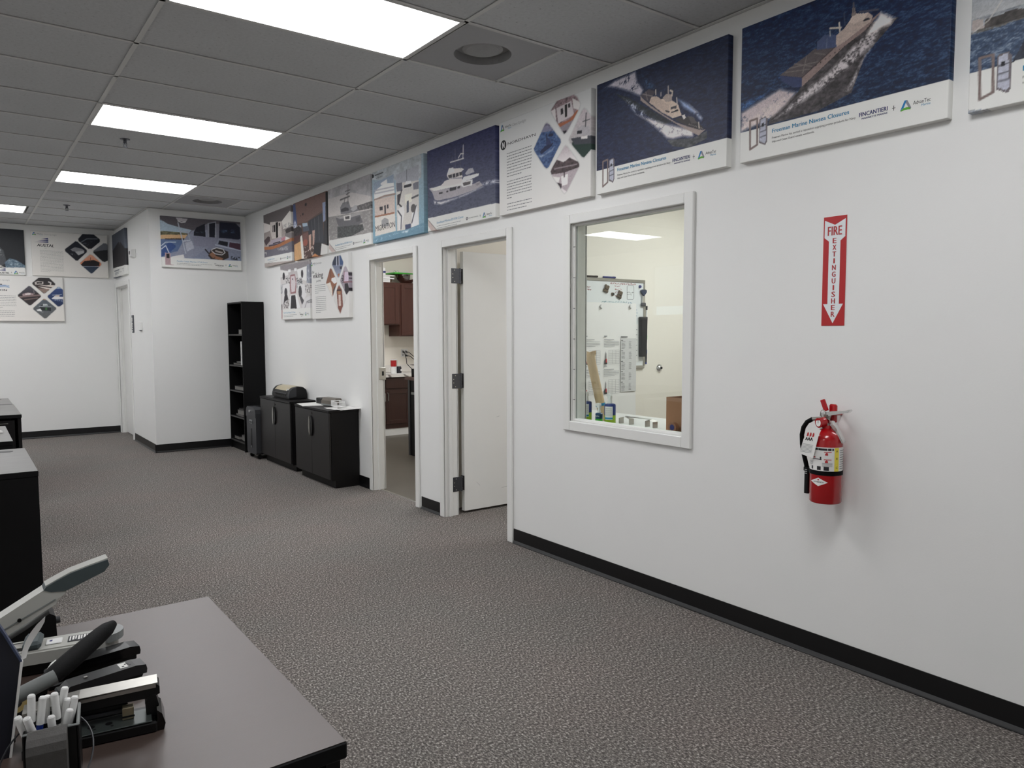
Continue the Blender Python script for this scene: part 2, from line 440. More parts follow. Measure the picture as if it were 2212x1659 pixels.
# unseen panels added to light the office and kitchen beyond
for x, y, lab in ((1.9, 3.3, 'added unseen light panel on the office ceiling nearer the window wall'), (2.9, 3.75, 'added unseen light panel on the office ceiling by the whiteboard wall')):
    t = thing('ceiling_light', lab, 'light', (x, y, H))
    obj('frame', MB().box(-0.61, 0.61, -0.305, 0.305, -0.012, 0.0), M_TEE, t); obj('diffuser', MB().box(-0.59, 0.59, -0.285, 0.285, -0.016, -0.0121), M_PANEL, t)
for x, y, lab in ((1.3, 6.4, 'added unseen light panel on the kitchen ceiling just inside the doorway'), (1.5, 8.3, 'added unseen light panel on the kitchen ceiling by the wall cabinets')):
    t = thing('ceiling_light', lab, 'light', (x, y, H))
    obj('frame', MB().box(-0.61, 0.61, -0.305, 0.305, -0.012, 0.0), M_TEE, t); obj('diffuser', MB().box(-0.59, 0.59, -0.285, 0.285, -0.016, -0.0121), M_PANEL, t)

# ------------------------------------------------------------------ air diffusers, sprinklers
M_DIFF = mat('diffuser_grey', (158, 158, 160), 0.55, var=0.03)
M_DIFFD = mat('duct_grey', (150, 150, 150), 0.7, var=0.1)
def diffuser(label, y0):
    t = thing('air_diffuser', label, 'vent', (GX + T / 2, y0 + T / 2, H))
    a = T / 2 - 0.014
    b = MB()
    # flat perforated face with a round neck above it
    ring = 32; r = 0.155; inner = [(r * math.cos(2 * PI * i / ring), r * math.sin(2 * PI * i / ring)) for i in range(ring)]
    outer = []
    for i in range(ring):
        c, s = math.cos(2 * PI * i / ring), math.sin(2 * PI * i / ring); k = a / max(abs(c), abs(s)); outer.append((c * k, s * k))
    vs = [(p[0], p[1], 0.004) for p in inner] + [(p[0], p[1], 0.004) for p in outer]
    b.add(vs, [[i, (i + 1) % ring, ring + (i + 1) % ring, ring + i] for i in range(ring)])
    obj('face_plate', b, M_DIFF, t)
    b = MB(); vs = [(p[0], p[1], 0.004) for p in inner] + [(p[0], p[1], 0.05) for p in inner]
    b.add(vs, [[i, (i + 1) % ring, ring + (i + 1) % ring, ring + i] for i in range(ring)])
    b.add([(p[0], p[1], 0.05) for p in inner], [list(range(ring))])
    obj('round_neck', b, M_DIFFD, t)
    b = MB(); b.lathe([(0.11, 0.03), (0.09, 0.022), (0.03, 0.016), (0.0, 0.016)], 24)
    obj('deflector', b, M_DIFFD, t)
    b = MB()
    for s in (-1, 1):
        b.box(s * a, s * (a + 0.008), -a - 0.008, a + 0.008, 0.0, 0.006); b.box(-a, a, s * a, s * (a + 0.008), 0.0, 0.006)
    obj('frame', b, M_TEE, t)
diffuser('square ceiling air diffuser with a dark round neck beside the cropped troffer light', Y0 - T)
diffuser('square ceiling air diffuser above the white alcove by the boat cockpit canvas', Y0 + 8 * T)
def sprinkler(label, x, y):
    t = thing('sprinkler', label, 'sprinkler', (x, y, H + 0.005))
    obj('escutcheon', MB().lathe([(0.036, 0.0), (0.034, -0.005), (0.016, -0.009), (0.0, -0.009)], 20), M_DKSTEEL, t, True)
    obj('head', MB().lathe([(0.012, -0.009), (0.012, -0.025), (0.007, -0.030), (0.007, -0.04), (0.0, -0.04)], 12), M_DKSTEEL, t, True)
    b = MB()
    for s in (-1, 1): b.tube([(s * 0.010, 0, -0.026), (s * 0.013, 0, -0.042), (s * 0.003, 0, -0.060)], 0.0025, 6)
    obj('yoke', b, M_DKSTEEL, t)
    obj('deflector', MB().lathe([(0.0, -0.060), (0.019, -0.060), (0.019, -0.063), (0.0, -0.063)], 16), M_DKSTEEL, t)
sprinkler('small ceiling sprinkler head between the second and third troffer lights', -1.903, 6.417)
sprinkler('small ceiling sprinkler head beyond the third troffer light, by the alcove', -1.921, 10.05)

# ------------------------------------------------------------------ baseboards
def base_y(mb, x, y0, y1, s=-1):   # on a wall facing -x
    mb.prism([(x, 0.1), (x + s * 0.004, 0.1), (x + s * 0.005, 0.02), (x + s * 0.012, 0.006), (x + s * 0.016, 0.003), (x + s * 0.016, 0), (x, 0)], y0, y1, 'y')
def base_x(mb, y, x0, x1):
    mb.prism([(y, 0.1), (y - 0.004, 0.1), (y - 0.005, 0.02), (y - 0.012, 0.006), (y - 0.016, 0.003), (y - 0.016, 0), (y, 0)], x0, x1, 'x')
b = MB(); base_y(b, 0, YF, D2[0] - 0.063); base_y(b, 0, D2[1] + 0.063, D1[0] - 0.083); base_y(b, 0, D1[1] + 0.063, YA); struct('baseboard_right', b, M_BASE)
b = MB(); base_x(b, YA, XA - 0.016, 0); struct('baseboard_alcove_front', b, M_BASE)
b = MB(); base_y(b, XA, YA - 0.016, D3[0] - 0.075); struct('baseboard_alcove_side', b, M_BASE)
b = MB(); base_x(b, YB, XL, XA); struct('baseboard_back', b, M_BASE)
b = MB(); b.box(WT + 0.02, 3.2, KB - 0.59, KB - 0.578, 0, 0.1); struct('baseboard_kitchen', b, M_TRIM)

# ------------------------------------------------------------------ door frames, window
def frame_x(x0, x1, y0, y1, z0, z1, cw=0.06, cp=0.016, sill=False, ext=0.0):
    """casing + lining (+ stop) of an opening in a wall running along y; face towards -x"""
    b = MB()
    o = cw
    ya, yb, zt = y0 - o, y1 + o, z1 + o - 0.005
    zb = z0 - o if sill else 0.0
    b.box(x0 - cp, x0, ya, y0, zb, zt, 0.004); b.box(x0 - cp, x0, y1, yb, zb, zt, 0.004)
    b.box(x0 - cp, x0, y0, y1, z1, zt, 0.004)
    if sill: b.box(x0 - cp, x0, y0, y1, zb, z0, 0.004)
    for s in (0, 1):   # casing on the other side
        pass
    b.box(x1, x1 + cp, ya, y0, zb, zt, 0.004); b.box(x1, x1 + cp, y1, yb, zb, zt, 0.004); b.box(x1, x1 + cp, y0, y1, z1, zt, 0.004)
    if sill: b.box(x1, x1 + cp, y0, y1, zb, z0, 0.004)
    b.box(x0 - cp * .5, x1 + cp * .5, y0 - DK, y0, z0, z1 + DK); b.box(x0 - cp * .5, x1 + cp * .5, y1, y1 + DK, z0, z1 + DK)
    b.box(x0 - cp * .5, x1 + cp * .5, y0, y1, z1, z1 + DK)
    if sill: b.box(x0 - cp * .5, x1 + cp * .5, y0 - DK, y1 + DK, z0 - DK, z0)
    return b
def stops(b, xa, xb, y0, y1, z1, t=0.014):
    b.box(xa, xb, y0, y0 + t, 0, z1, 0.002); b.box(xa, xb, y1 - t, y1, 0, z1, 0.002); b.box(xa, xb, y0 + t, y1 - t, z1 - t, z1, 0.002)
    return b
def hinge(parent, y, z, yd, xk):
    """jamb leaf, door-edge leaf, knuckle"""
    h = 0.114
    hg = obj('hinge', MB().box(WT - 0.046, xk - 0.004, y - 0.0025, y + 0.001, z, z + h).box(xk + 0.028, xk + 0.030, y + 0.005, y + 0.052, z, z + h), M_DKSTEEL, parent)
    b = MB()
    for k in range(5): b.cyl((xk, y + 0.001, z + h * k / 5 + 0.0006), (xk, y + 0.001, z + h * (k + 1) / 5 - 0.0006), 0.0085, seg=12)
    b.cyl((xk, y + 0.001, z - 0.004), (xk, y + 0.001, z + h + 0.004), 0.0065, seg=10)
    obj('knuckle', b, M_DKSTEEL, hg, True)
    b = MB()
    for k, dx in ((0.12, 0.018), (0.38, 0.034), (0.62, 0.034), (0.88, 0.018)):
        b.cyl((WT - dx + 0.006, y - 0.004, z + h * k), (WT - dx + 0.006, y - 0.002, z + h * k), 0.0045, seg=8)
        b.cyl((xk + 0.0265, y + 0.012 + dx * 0.8, z + h * k), (xk + 0.0285, y + 0.012 + dx * 0.8, z + h * k), 0.004, seg=8)
    obj('screws', b, M_STEEL, hg)
d1 = struct('door_1', stops(frame_x(0, WT, D1[0], D1[1], 0, D1[2]), 0.045, 0.095, D1[0], D1[1], D1[2]), M_TRIM)
b = MB(); b.box(0.062, 0.128, D1[1] - 0.017, D1[1] - 0.0005, 1.01, 1.125, 0.002); b.mat(1).box(0.088, 0.108, D1[1] - 0.0175, D1[1] - 0.012, 1.05, 1.09)
obj('strike_plate', b, [M_STEEL, M_BLKPL], d1)
d2 = struct('door_2', stops(frame_x(0, WT, D2[0], D2[1], 0, D2[2]), 0.03, 0.062, D2[0], D2[1], D2[2]), M_TRIM)
leaf = obj('door_leaf', MB().box(0.186, 1.012, D2[1] + 0.012, D2[1] + 0.056, 0.018, 2.07, 0.002), M_TRIM, d2)
b = MB()
for (x, z, L, a) in ((0.62, 0.30, 0.07, .35), (0.72, 0.22, 0.05, -.2), (0.55, 0.16, 0.06, .1), (0.30, 0.24, 0.05, -.8), (0.5, 0.75, 0.03, .2), (0.78, 1.80, 0.06, .15), (0.84, 1.79, 0.05, -.1), (0.86, 1.77, 0.04, .2)):
    b.add([(x, D2[1] + 0.0116, z), (x + L * math.cos(a), D2[1] + 0.0116, z + L * math.sin(a)), (x + L * math.cos(a), D2[1] + 0.0116, z + L * math.sin(a) + 0.003), (x, D2[1] + 0.0116, z + 0.002)], [[0, 1, 2, 3]])
obj('scuff_marks', b, M_INKLG, leaf)
for z in (0.19, 1.005, 1.82): hinge(d2, D2[1] - 0.001, z, None, 0.150)
d3 = struct('door_3', stops(frame_x(XA, XA + 0.11, D3[0], D3[1], 0, D3[2], cw=0.07), XA + 0.03, XA + 0.06, D3[0], D3[1], D3[2]), M_TRIM)
obj('door_leaf', MB().box(XA + 0.06, XA + 0.10, D3[0] + 0.003, D3[1] - 0.003, 0.008, D3[2] - 0.003, 0.002), M_TRIM, d3)

w1 = struct('window_1', frame_x(0, WT, WN[0], WN[1], WN[2], WN[3], sill=True, cp=0.018), M_TRIM)
for xa, xb in ((0.012, 0.028), (0.036, 0.052)):
    t_ = 0.013; b = MB()
    b.box(xa, xb, WN[0], WN[0] + t_, WN[2], WN[3], 0.002); b.box(xa, xb, WN[1] - t_, WN[1], WN[2], WN[3], 0.002)
    b.box(xa, xb, WN[0] + t_, WN[1] - t_, WN[2], WN[2] + t_, 0.002); b.box(xa, xb, WN[0] + t_, WN[1] - t_, WN[3] - t_, WN[3], 0.002)
    obj('glazing_bead', b, M_TRIM, w1)
obj('pane', MB().box(0.029, 0.035, WN[0] + 0.002, WN[1] - 0.002, WN[2] + 0.002, WN[3] - 0.002), M_GLASS, w1)
b = MB()
for k in range(6): 
    z = WN[2] + 0.13 + k * 0.185; b.cyl((0.0135, WN[1] - 0.0125, z), (0.0135, WN[1] - 0.0145, z), 0.003, seg=8); b.cyl((0.0115, WN[1] - 0.006, z), (0.0125, WN[1] - 0.006, z), 0.003, seg=8)
obj('bead_screws', b, M_DKSTEEL, w1)

# window of the opposite wall (seen only as a reflection)
w2 = obj('window_2', MB().box(XL - 0.06, XL + 0.015, LW[0] - 0.05, LW[0] + 0.02, LW[2] - 0.05, LW[3] + 0.05, .004).box(XL - 0.06, XL + 0.015, LW[1] - 0.02, LW[1] + 0.05, LW[2] - 0.05, LW[3] + 0.05, .004)
         .box(XL - 0.06, XL + 0.015, LW[0], LW[1], LW[2] - 0.05, LW[2] + 0.02, .004).box(XL - 0.06, XL + 0.015, LW[0], LW[1], LW[3] - 0.02, LW[3] + 0.05, .004).box(XL - 0.06, XL - 0.02, 8.0, 8.04, LW[2], LW[3]), M_TRIM)
w2['kind'] = 'structure'
obj('pane', MB().box(XL - 0.05, XL - 0.044, LW[0], LW[1], LW[2], LW[3]), M_GLASS, w2)
m = bpy.data.materials.new('shade_cloth'); m.use_nodes = True
nt = m.node_tree; n = nt.nodes; n['Principled BSDF'].inputs['Base Color'].default_value = (0.8, 0.8, 0.78, 1)
tl = n.new('ShaderNodeBsdfTranslucent'); tl.inputs[0].default_value = (0.75, 0.76, 0.76, 1); mx = n.new('ShaderNodeMixShader'); mx.inputs[0].default_value = 0.6
nt.links.new(n['Principled BSDF'].outputs[0], mx.inputs[1]); nt.links.new(tl.outputs[0], mx.inputs[2]); nt.links.new(mx.outputs[0], n['Material Output'].inputs[0])
obj('roller_shade', MB().box(XL - 0.03, XL - 0.028, LW[0] + 0.02, LW[1] - 0.02, 1.90, LW[3]), m, w2)
# ------------------------------------------------------------------ artwork of the wall canvases (150 x 100 units)
CV = json.loads('''{"c2":[["g",[[-10.6,163.4],[-7.1,-5.2]],[16,38,86],[16,30,52]],
["w",[[-9.8,124.1]],[70,96,130],0.5],
["n",[[64.3,64.9],[96.1,72.5],[117.8,69.5],[96.8,52.0],[88.3,30.5],[63.5,24.1],[24.2,23.8],[27.3,30.7],[48.7,41.3]],[60,56,58]],
["f",[[-0.8,45.1],[19.1,47.9],[32.2,57.7],[62.3,68.2],[63.3,65.2],[48.1,61.6],[34.5,53.3],[20.2,43.8],[0.5,37.9]],[52,92,150],0.65],
["f",[[-0.7,38.2],[15.7,43.0],[33.5,48.0],[48.7,41.3],[39.3,33.4],[29.7,28.4],[24.0,27.7],[-0.3,22.3]],[170,156,158],0.95],
["f",[[-0.5,29.2],[21.5,37.7],[46.6,42.0],[27.5,26.9],[-0.3,22.3]],[186,172,168],0.8],
["f",[[106.6,77.4],[117.0,69.8],[113.7,65.9],[106.9,65.7],[103.8,57.5],[96.8,53.8],[87.8,47.7],[76.7,42.1],[61.2,35.6],[38.5,27.2],[27.5,25.9],[40.4,33.3],[52.9,41.1],[70.6,49.0],[83.7,58.4],[96.3,66.6]],[176,168,170],0.7],
["f",[[106.6,77.4],[117.0,69.8],[113.7,65.9],[106.1,65.1],[96.5,62.3],[97.3,67.0]],[205,196,192],0.95],
["f",[[104.4,60.7],[102.9,56.9],[94.3,45.9],[90.8,36.7],[86.5,31.0],[83.5,32.5],[89.8,42.1],[96.8,53.8]],[196,188,190],0.7],
["p",[[32.8,56.4],[51.0,50.3],[51.4,43.9],[44.4,45.1],[35.1,52.1]],[46,56,92]],
["p",[[33.0,56.6],[40.8,59.5],[54.2,64.4],[60.5,67.2],[74.6,63.3],[68.5,57.5],[51.4,50.2]],[78,70,72]],
["l",[[40.8,59.5],[67.5,57.4]],[118,110,106],0.4],
["l",[[44.9,61.5],[58.5,55.9]],[112,104,100],0.4],
["l",[[54.4,63.4],[51.5,52.5]],[112,104,100],0.4],
["l",[[37.6,57.5],[58.7,54.1]],[112,104,100],0.4],
["l",[[60.5,64.3],[68.5,61.1]],[112,104,100],0.4],
["p",[[51.2,50.3],[74.1,63.1],[77.1,63.9],[82.5,66.6],[96.1,71.6],[106.7,77.0],[105.9,75.6],[95.5,67.7],[82.7,62.6],[68.6,54.1],[51.5,44.1]],[128,108,104]],
["l",[[51.2,50.3],[74.1,63.0]],[60,52,52],0.6],
["p",[[62.2,71.6],[68.0,74.3],[76.7,71.6],[76.6,63.4],[62.3,65.9]],[60,72,106]],
["l",[[69.6,71.3],[69.4,65.2]],[90,100,125],0.4],
["p",[[76.1,71.3],[81.2,73.6],[85.0,77.2],[89.7,79.0],[97.8,79.3],[101.6,75.9],[99.8,72.6],[92.7,69.8],[82.7,65.4],[76.6,63.6]],[164,146,136]],
["p",[[85.0,77.2],[87.3,80.0],[90.0,81.1],[96.0,79.2],[98.6,78.7],[95.1,75.2],[88.8,74.8]],[186,168,156]],
["p",[[94.6,75.4],[98.8,75.7],[99.6,74.4],[95.6,74.3]],[40,40,48]],
["p",[[87.2,85.6],[89.0,85.4],[90.0,80.3],[86.9,80.2]],[120,108,104]],
["l",[[88.0,88.7],[88.3,82.6]],[90,85,90],0.8],
["l",[[81.5,84.4],[82.4,76.1]],[60,66,90],0.6],
["l",[[92.3,81.3],[104.8,78.7]],[70,70,84],1.0],
["l",[[71.6,77.5],[79.6,75.4]],[190,176,160],0.9],
["l",[[78.2,79.0],[78.9,72.8]],[180,170,158],0.9],
["l",[[71.6,75.7],[71.9,72.3]],[150,150,150],0.6],
["d",[[51.5,52.5],[96.3,66.6]],[50,44,46],14],
["p",[[-2.8,22.8],[-0.3,23.0],[151.2,22.8],[152.7,22.8],[153.5,-1.5],[-3.5,-2.0]],[188,188,184]],
["l",[[8.5,29.8],[14.8,30.2],[15.2,11.0],[9.0,8.7],[8.5,29.8]],[104,88,84],1.3],
["p",[[16.7,29.3],[22.0,30.2],[23.5,28.2],[23.9,12.0],[22.2,9.2],[16.7,12.1]],[92,84,88]],
["p",[[17.6,28.7],[22.0,29.3],[22.9,12.6],[21.5,10.7],[17.4,13.3]],[150,152,166]],
["l",[[17.7,23.8],[22.4,24.4]],[70,70,80],0.7],
["l",[[17.7,19.7],[22.5,20.2]],[84,84,94],0.7],
["l",[[17.9,15.9],[22.5,16.4]],[84,84,94],0.7],
["p",[[18.9,25.7],[20.6,26.1],[20.7,23.4],[18.9,23.3]],[30,30,36]]],"c1":[["g",[[-1.3,69.8],[-0.5,46.2]],[120,126,134],[150,152,154]],
["p",[[0.5,47.0],[0.3,53.4],[6.3,52.3],[7.0,46.9]],[150,140,136]],
["p",[[6.8,51.3],[13.3,51.5],[22.7,52.6],[30.5,50.0],[45.6,49.2],[45.7,44.9],[28.2,46.6],[7.0,46.6]],[60,56,54]],
["p",[[-0.5,46.2],[28.2,45.9],[45.7,44.9],[46.9,15.4],[14.8,15.6],[-0.3,21.1]],[44,62,88]],
["p",[[-0.5,46.2],[7.0,47.2],[28.2,46.7],[45.7,45.6],[45.7,44.4],[28.2,45.4],[-0.5,45.2]],[84,80,74]],
["w",[[-171.5,124.1]],[110,124,144],0.9],
["g2",[[-1.8,80.5],[-0.8,53.8]],[120,126,134],[150,152,154]],
["p",[[0.5,47.0],[0.3,53.4],[6.3,52.3],[7.0,46.9]],[150,140,136]],
["n",[[6.8,51.3],[13.3,51.5],[22.7,52.6],[30.5,50.0],[45.6,49.2],[45.7,44.9],[28.2,46.6],[7.0,46.6]],[60,56,54]],
["l",[[15.7,59.3],[9.3,50.5],[1.0,46.1]],[170,166,160],0.5],
["n",[[28.7,34.9],[45.7,42.1],[46.9,14.1],[21.2,21.1]],[34,38,50]],
["p",[[-1.2,23.0],[28.5,23.4],[52.5,24.1],[53.9,-8.5],[-0.3,2.1]],[188,188,184]],
["l",[[5.3,30.3],[12.3,30.3],[13.1,9.0],[6.1,6.6],[5.3,30.3]],[104,88,84],1.3],
["p",[[14.4,29.2],[20.1,29.8],[21.9,27.5],[22.5,9.5],[20.7,6.6],[14.8,10.0]],[92,84,88]],
["p",[[15.2,28.5],[20.2,28.9],[21.4,10.3],[20.1,8.2],[15.4,11.3]],[150,152,166]],
["l",[[15.6,23.0],[20.7,23.4]],[70,70,80],0.7],
["l",[[15.7,18.4],[20.9,18.7]],[84,84,94],0.7],
["l",[[15.9,14.3],[21.0,14.4]],[84,84,94],0.7],
["p",[[16.7,25.1],[18.7,25.2],[18.7,22.5],[16.9,22.3]],[30,30,36]]],"c3":[["g",[[-0.2,127.2],[0.5,21.1]],[18,30,58],[26,32,62]],
["w",[[-12.1,159.7]],[60,72,104],0.35],
["f",[[9.9,95.1],[23.9,98.9],[50.2,100.0],[52.9,90.3],[60.5,81.1],[56.9,74.9],[47.9,79.8],[33.3,87.2],[19.7,92.5]],[170,164,174],0.85],
["f",[[56.5,95.6],[74.1,80.3],[74.1,77.7],[61.8,80.8]],[50,84,124],0.6],
["n",[[23.9,86.7],[41.4,78.7],[64.5,64.1],[93.5,46.1],[81.7,46.1],[62.2,59.3],[41.4,73.1]],[30,36,44]],
["f",[[28.0,85.7],[44.1,76.2],[64.5,60.5],[88.8,44.4],[79.4,39.5],[64.6,53.3],[48.1,63.4],[41.4,71.3]],[150,156,176],0.55],
["f",[[48.1,63.4],[64.6,56.9],[84.0,48.0],[116.2,35.9],[117.3,29.8],[115.2,28.5],[105.1,31.1],[93.6,31.3],[86.7,33.6],[77.1,42.6],[64.6,52.5]],[200,190,188],0.95],
["f",[[96.6,65.1],[104.6,61.8],[111.4,57.2],[122.5,47.0],[126.3,42.0],[124.6,39.5],[115.9,46.9],[104.8,54.6]],[130,150,190],0.85],
["f",[[110.2,57.5],[122.5,47.0],[126.3,42.0],[124.1,40.0],[117.0,47.5]],[196,190,196],0.7],
["n",[[87.8,32.5],[116.2,28.4],[130.1,31.3],[130.3,25.4],[112.0,21.6],[93.8,26.1]],[58,60,64]],
["p",[[55.9,76.6],[67.0,66.6],[81.5,55.7],[97.0,45.2],[111.7,38.2],[125.3,32.8],[128.3,32.6],[121.5,29.3],[111.7,35.2],[104.9,39.2],[91.2,48.0],[71.9,61.0],[56.5,72.5]],[138,122,116]],
["p",[[56.5,76.6],[65.8,79.8],[74.8,75.7],[69.3,72.6],[66.3,68.5]],[64,58,66]],
["l",[[58.7,77.5],[70.6,72.8]],[130,120,120],0.5],
["l",[[62.5,78.4],[64.5,71.3]],[120,110,110],0.5],
["p",[[66.6,68.5],[69.3,72.6],[75.4,71.6],[86.9,62.3],[89.8,60.7],[93.5,49.5],[81.5,56.7]],[172,152,138]],
["p",[[80.2,67.4],[85.5,68.7],[92.0,64.4],[99.3,59.3],[103.4,49.3],[93.5,49.3],[88.7,54.1],[89.8,60.7],[86.2,62.8]],[184,164,148]],
["p",[[82.0,68.7],[86.2,70.7],[92.5,68.9],[92.7,63.4],[85.7,64.3]],[150,134,126]],
["p",[[92.0,54.9],[99.6,55.1],[99.9,53.8],[92.2,53.6]],[24,24,30]],
["p",[[85.2,57.9],[90.5,55.7],[90.5,54.4],[85.7,56.1]],[50,46,50]],
["p",[[91.5,58.5],[97.6,58.9],[98.0,56.2],[91.7,57.0]],[60,56,60]],
["l",[[88.3,76.6],[88.5,67.9]],[160,148,140],1.0],
["l",[[74.1,77.2],[74.3,73.3]],[170,160,150],1.0],
["l",[[90.8,72.5],[93.1,71.1],[92.7,67.7]],[176,164,150],1.2],
["l",[[80.2,73.4],[80.2,70.8]],[150,140,134],0.9],
["l",[[97.8,64.8],[98.5,59.5]],[160,150,146],1.0],
["p",[[95.8,47.7],[103.8,47.5],[111.5,46.4],[121.0,39.8],[126.6,34.1],[122.2,33.6],[110.6,39.0]],[48,44,46]],
["p",[[109.9,47.4],[116.0,45.2],[119.8,39.7],[114.4,40.2]],[72,68,68]],
["p",[[103.4,49.5],[106.6,49.5],[108.2,46.1],[105.4,45.9]],[190,184,180]],
["d",[[111.7,40.3],[125.8,33.9]],[120,112,110],10],
["l",[[121.5,39.8],[122.2,35.1]],[170,160,150],0.8],
["p",[[-2.3,21.6],[148.8,21.6],[151.8,21.6],[152.3,-4.8],[-2.2,-1.8]],[188,188,184]],
["l",[[8.5,29.0],[14.9,29.7],[15.1,9.2],[8.6,6.2],[8.5,29.0]],[104,88,84],1.3],
["p",[[16.9,28.9],[22.2,30.0],[23.7,28.0],[23.9,10.7],[22.2,7.5],[16.6,10.3]],[92,84,88]],
["p",[[17.7,28.2],[22.2,29.0],[22.9,11.3],[21.5,9.2],[17.4,11.8]],[150,152,166]],
["l",[[17.7,23.0],[22.5,23.9]],[70,70,80],0.7],
["l",[[17.7,18.5],[22.7,19.3]],[84,84,94],0.7],
["l",[[17.7,14.6],[22.7,15.2]],[84,84,94],0.7],
["p",[[18.9,25.1],[20.7,25.4],[20.7,22.8],[18.9,22.5]],[30,30,36]]],"c5":[["g",[[-1.2,114.1],[-3.3,17.4]],[34,38,86],[58,62,84]],
["w",[[-11.6,186.9]],[80,88,120],0.22],
["f",[[120.5,41.6],[133.9,42.6],[152.5,41.8],[152.5,35.6],[124.3,37.4]],[180,180,190],0.7],
["f",[[13.8,37.5],[32.2,33.9],[65.3,33.6],[108.7,37.0],[124.3,38.4],[128.3,36.2],[92.7,32.0],[58.8,30.2],[32.2,28.7],[16.1,31.5]],[200,196,196],0.85],
["p",[[4.1,53.0],[16.4,48.7],[61.3,45.6],[80.4,45.9],[105.7,43.0],[117.7,44.4],[125.3,38.5],[108.7,36.2],[65.3,34.1],[25.4,35.4],[17.4,37.7],[11.6,47.4]],[146,140,146]],
["p",[[4.1,53.0],[32.7,52.8],[46.1,56.9],[80.4,52.5],[105.9,45.1],[80.4,45.4],[16.4,48.4]],[196,190,186]],
["p",[[41.6,56.6],[54.9,57.2],[80.6,53.6],[84.5,48.5],[54.9,48.9],[32.5,51.6]],[188,182,180]],
["p",[[46.7,62.5],[50.7,67.5],[55.2,69.0],[80.7,65.7],[85.9,63.1],[80.6,61.8],[82.5,54.3],[50.6,57.9]],[190,184,180]],
["p",[[49.6,62.1],[64.8,61.8],[76.4,61.5],[80.6,61.3],[81.5,57.2],[65.8,57.0],[51.7,58.4]],[40,38,46]],
["l",[[59.3,61.5],[59.7,57.5]],[180,175,172],1.2],
["l",[[66.8,61.6],[67.3,57.4]],[180,175,172],1.2],
["l",[[74.3,61.5],[75.1,57.2]],[180,175,172],1.2],
["p",[[46.7,63.1],[51.9,70.2],[61.7,69.5],[64.8,63.9],[55.0,63.9]],[202,196,192]],
["p",[[84.7,54.6],[116.9,53.4],[116.7,50.8],[100.9,49.2],[80.4,49.7]],[206,200,196]],
["p",[[87.8,57.9],[95.0,62.1],[104.1,61.6],[107.9,56.1],[90.8,55.7]],[150,148,156]],
["p",[[79.4,49.3],[103.9,48.7],[102.8,42.3],[84.5,42.5],[79.4,44.9]],[206,200,196]],
["p",[[82.5,48.0],[99.9,47.2],[98.8,43.8],[84.5,44.1]],[70,64,66]],
["l",[[55.2,76.6],[85.0,75.9]],[190,186,186],1.2],
["l",[[66.3,90.5],[66.0,67.2]],[120,120,136],0.4],
["l",[[84.4,91.3],[83.4,76.2]],[200,196,196],1.2],
["l",[[59.7,82.8],[59.5,76.1]],[110,110,130],0.4],
["l",[[73.4,78.5],[78.7,82.5],[85.0,81.3]],[190,186,186],1.2],
["l",[[76.6,77.4],[78.6,64.9]],[90,90,110],0.5],
["l",[[29.0,43.8],[35.8,43.4]],[30,28,34],1.6],
["l",[[46.2,43.3],[49.2,43.1]],[30,28,34],1.6],
["l",[[54.7,44.4],[66.6,44.1]],[30,28,34],3],
["l",[[71.9,44.1],[75.7,44.1]],[30,28,34],2],
["p",[[108.7,42.5],[119.0,43.0],[119.0,40.8],[112.7,39.7]],[120,114,120]],
["p",[[-0.8,16.6],[151.5,15.2],[152.2,-2.8],[-1.3,-2.0]],[188,188,184]],
["p",[[0.5,14.6],[20.1,-0.2],[8.3,0.0],[0.3,7.4]],[168,150,144]],
["l",[[0.5,14.6],[21.2,-0.2]],[110,96,92],0.8]],"c4":[["g",[[-2.5,113.0],[-3.3,10.5]],[180,182,182],[186,184,180]],
["clip",[[99.9,100.2],[124.8,99.5],[129.8,96.4],[134.6,88.5],[132.4,84.3],[114.5,66.7],[110.9,65.7],[108.1,68.2],[91.3,90.2],[90.3,92.8],[92.2,94.6]]],
["n",[[80.4,112.3],[137.9,97.9],[138.1,57.4],[80.4,69.3]],[120,100,104]],
["p",[[98.5,93.1],[121.3,94.9],[125.6,80.5],[101.4,77.9]],[178,170,172]],
["p",[[111.5,93.3],[115.0,93.3],[115.2,81.5],[111.9,81.3]],[16,14,16]],
["p",[[105.1,91.1],[108.7,91.1],[109.4,85.6],[105.7,85.1]],[40,36,40]],
["p",[[116.5,93.0],[119.3,93.1],[120.0,89.3],[116.9,89.2]],[40,36,40]],
["p",[[122.8,97.2],[135.2,89.8],[133.9,83.0],[124.3,87.0]],[190,186,184]],
["l",[[99.9,75.4],[118.7,75.7],[129.8,82.1]],[150,84,56],3],
["p",[[101.4,73.3],[124.3,76.4],[115.9,62.0]],[120,112,120]],
["p",[[90.3,92.3],[97.0,93.4],[98.5,78.4]],[190,184,184]],
["p",[[108.7,68.9],[114.4,68.5],[113.0,65.2],[110.2,65.4]],[30,28,34]],
["unclip",[]],
["clip",[[83.5,82.3],[87.3,80.0],[105.1,61.5],[105.6,58.5],[86.5,38.0],[83.2,37.2],[79.7,39.2],[63.3,58.0],[62.2,60.7],[64.1,63.1],[80.4,81.5]]],
["g",[[80.4,82.5],[80.4,37.2]],[120,112,130],[24,44,90]],
["p",[[48.9,77.7],[110.2,70.3],[110.2,27.4],[48.7,37.9]],[48,72,116]],
["w",[[-169.1,186.9]],[110,130,160],0.5],
["p",[[71.9,55.9],[80.4,59.8],[94.1,60.8],[91.2,57.7],[74.3,53.0]],[30,36,66]],
["p",[[82.0,60.5],[83.5,68.7],[88.0,64.9],[91.2,59.7]],[44,52,86]],
["l",[[83.2,71.5],[83.2,64.9]],[30,36,60],1],
["f",[[66.5,53.1],[80.4,52.3],[95.6,56.9],[94.1,53.4],[74.3,48.7]],[180,186,200],0.8],
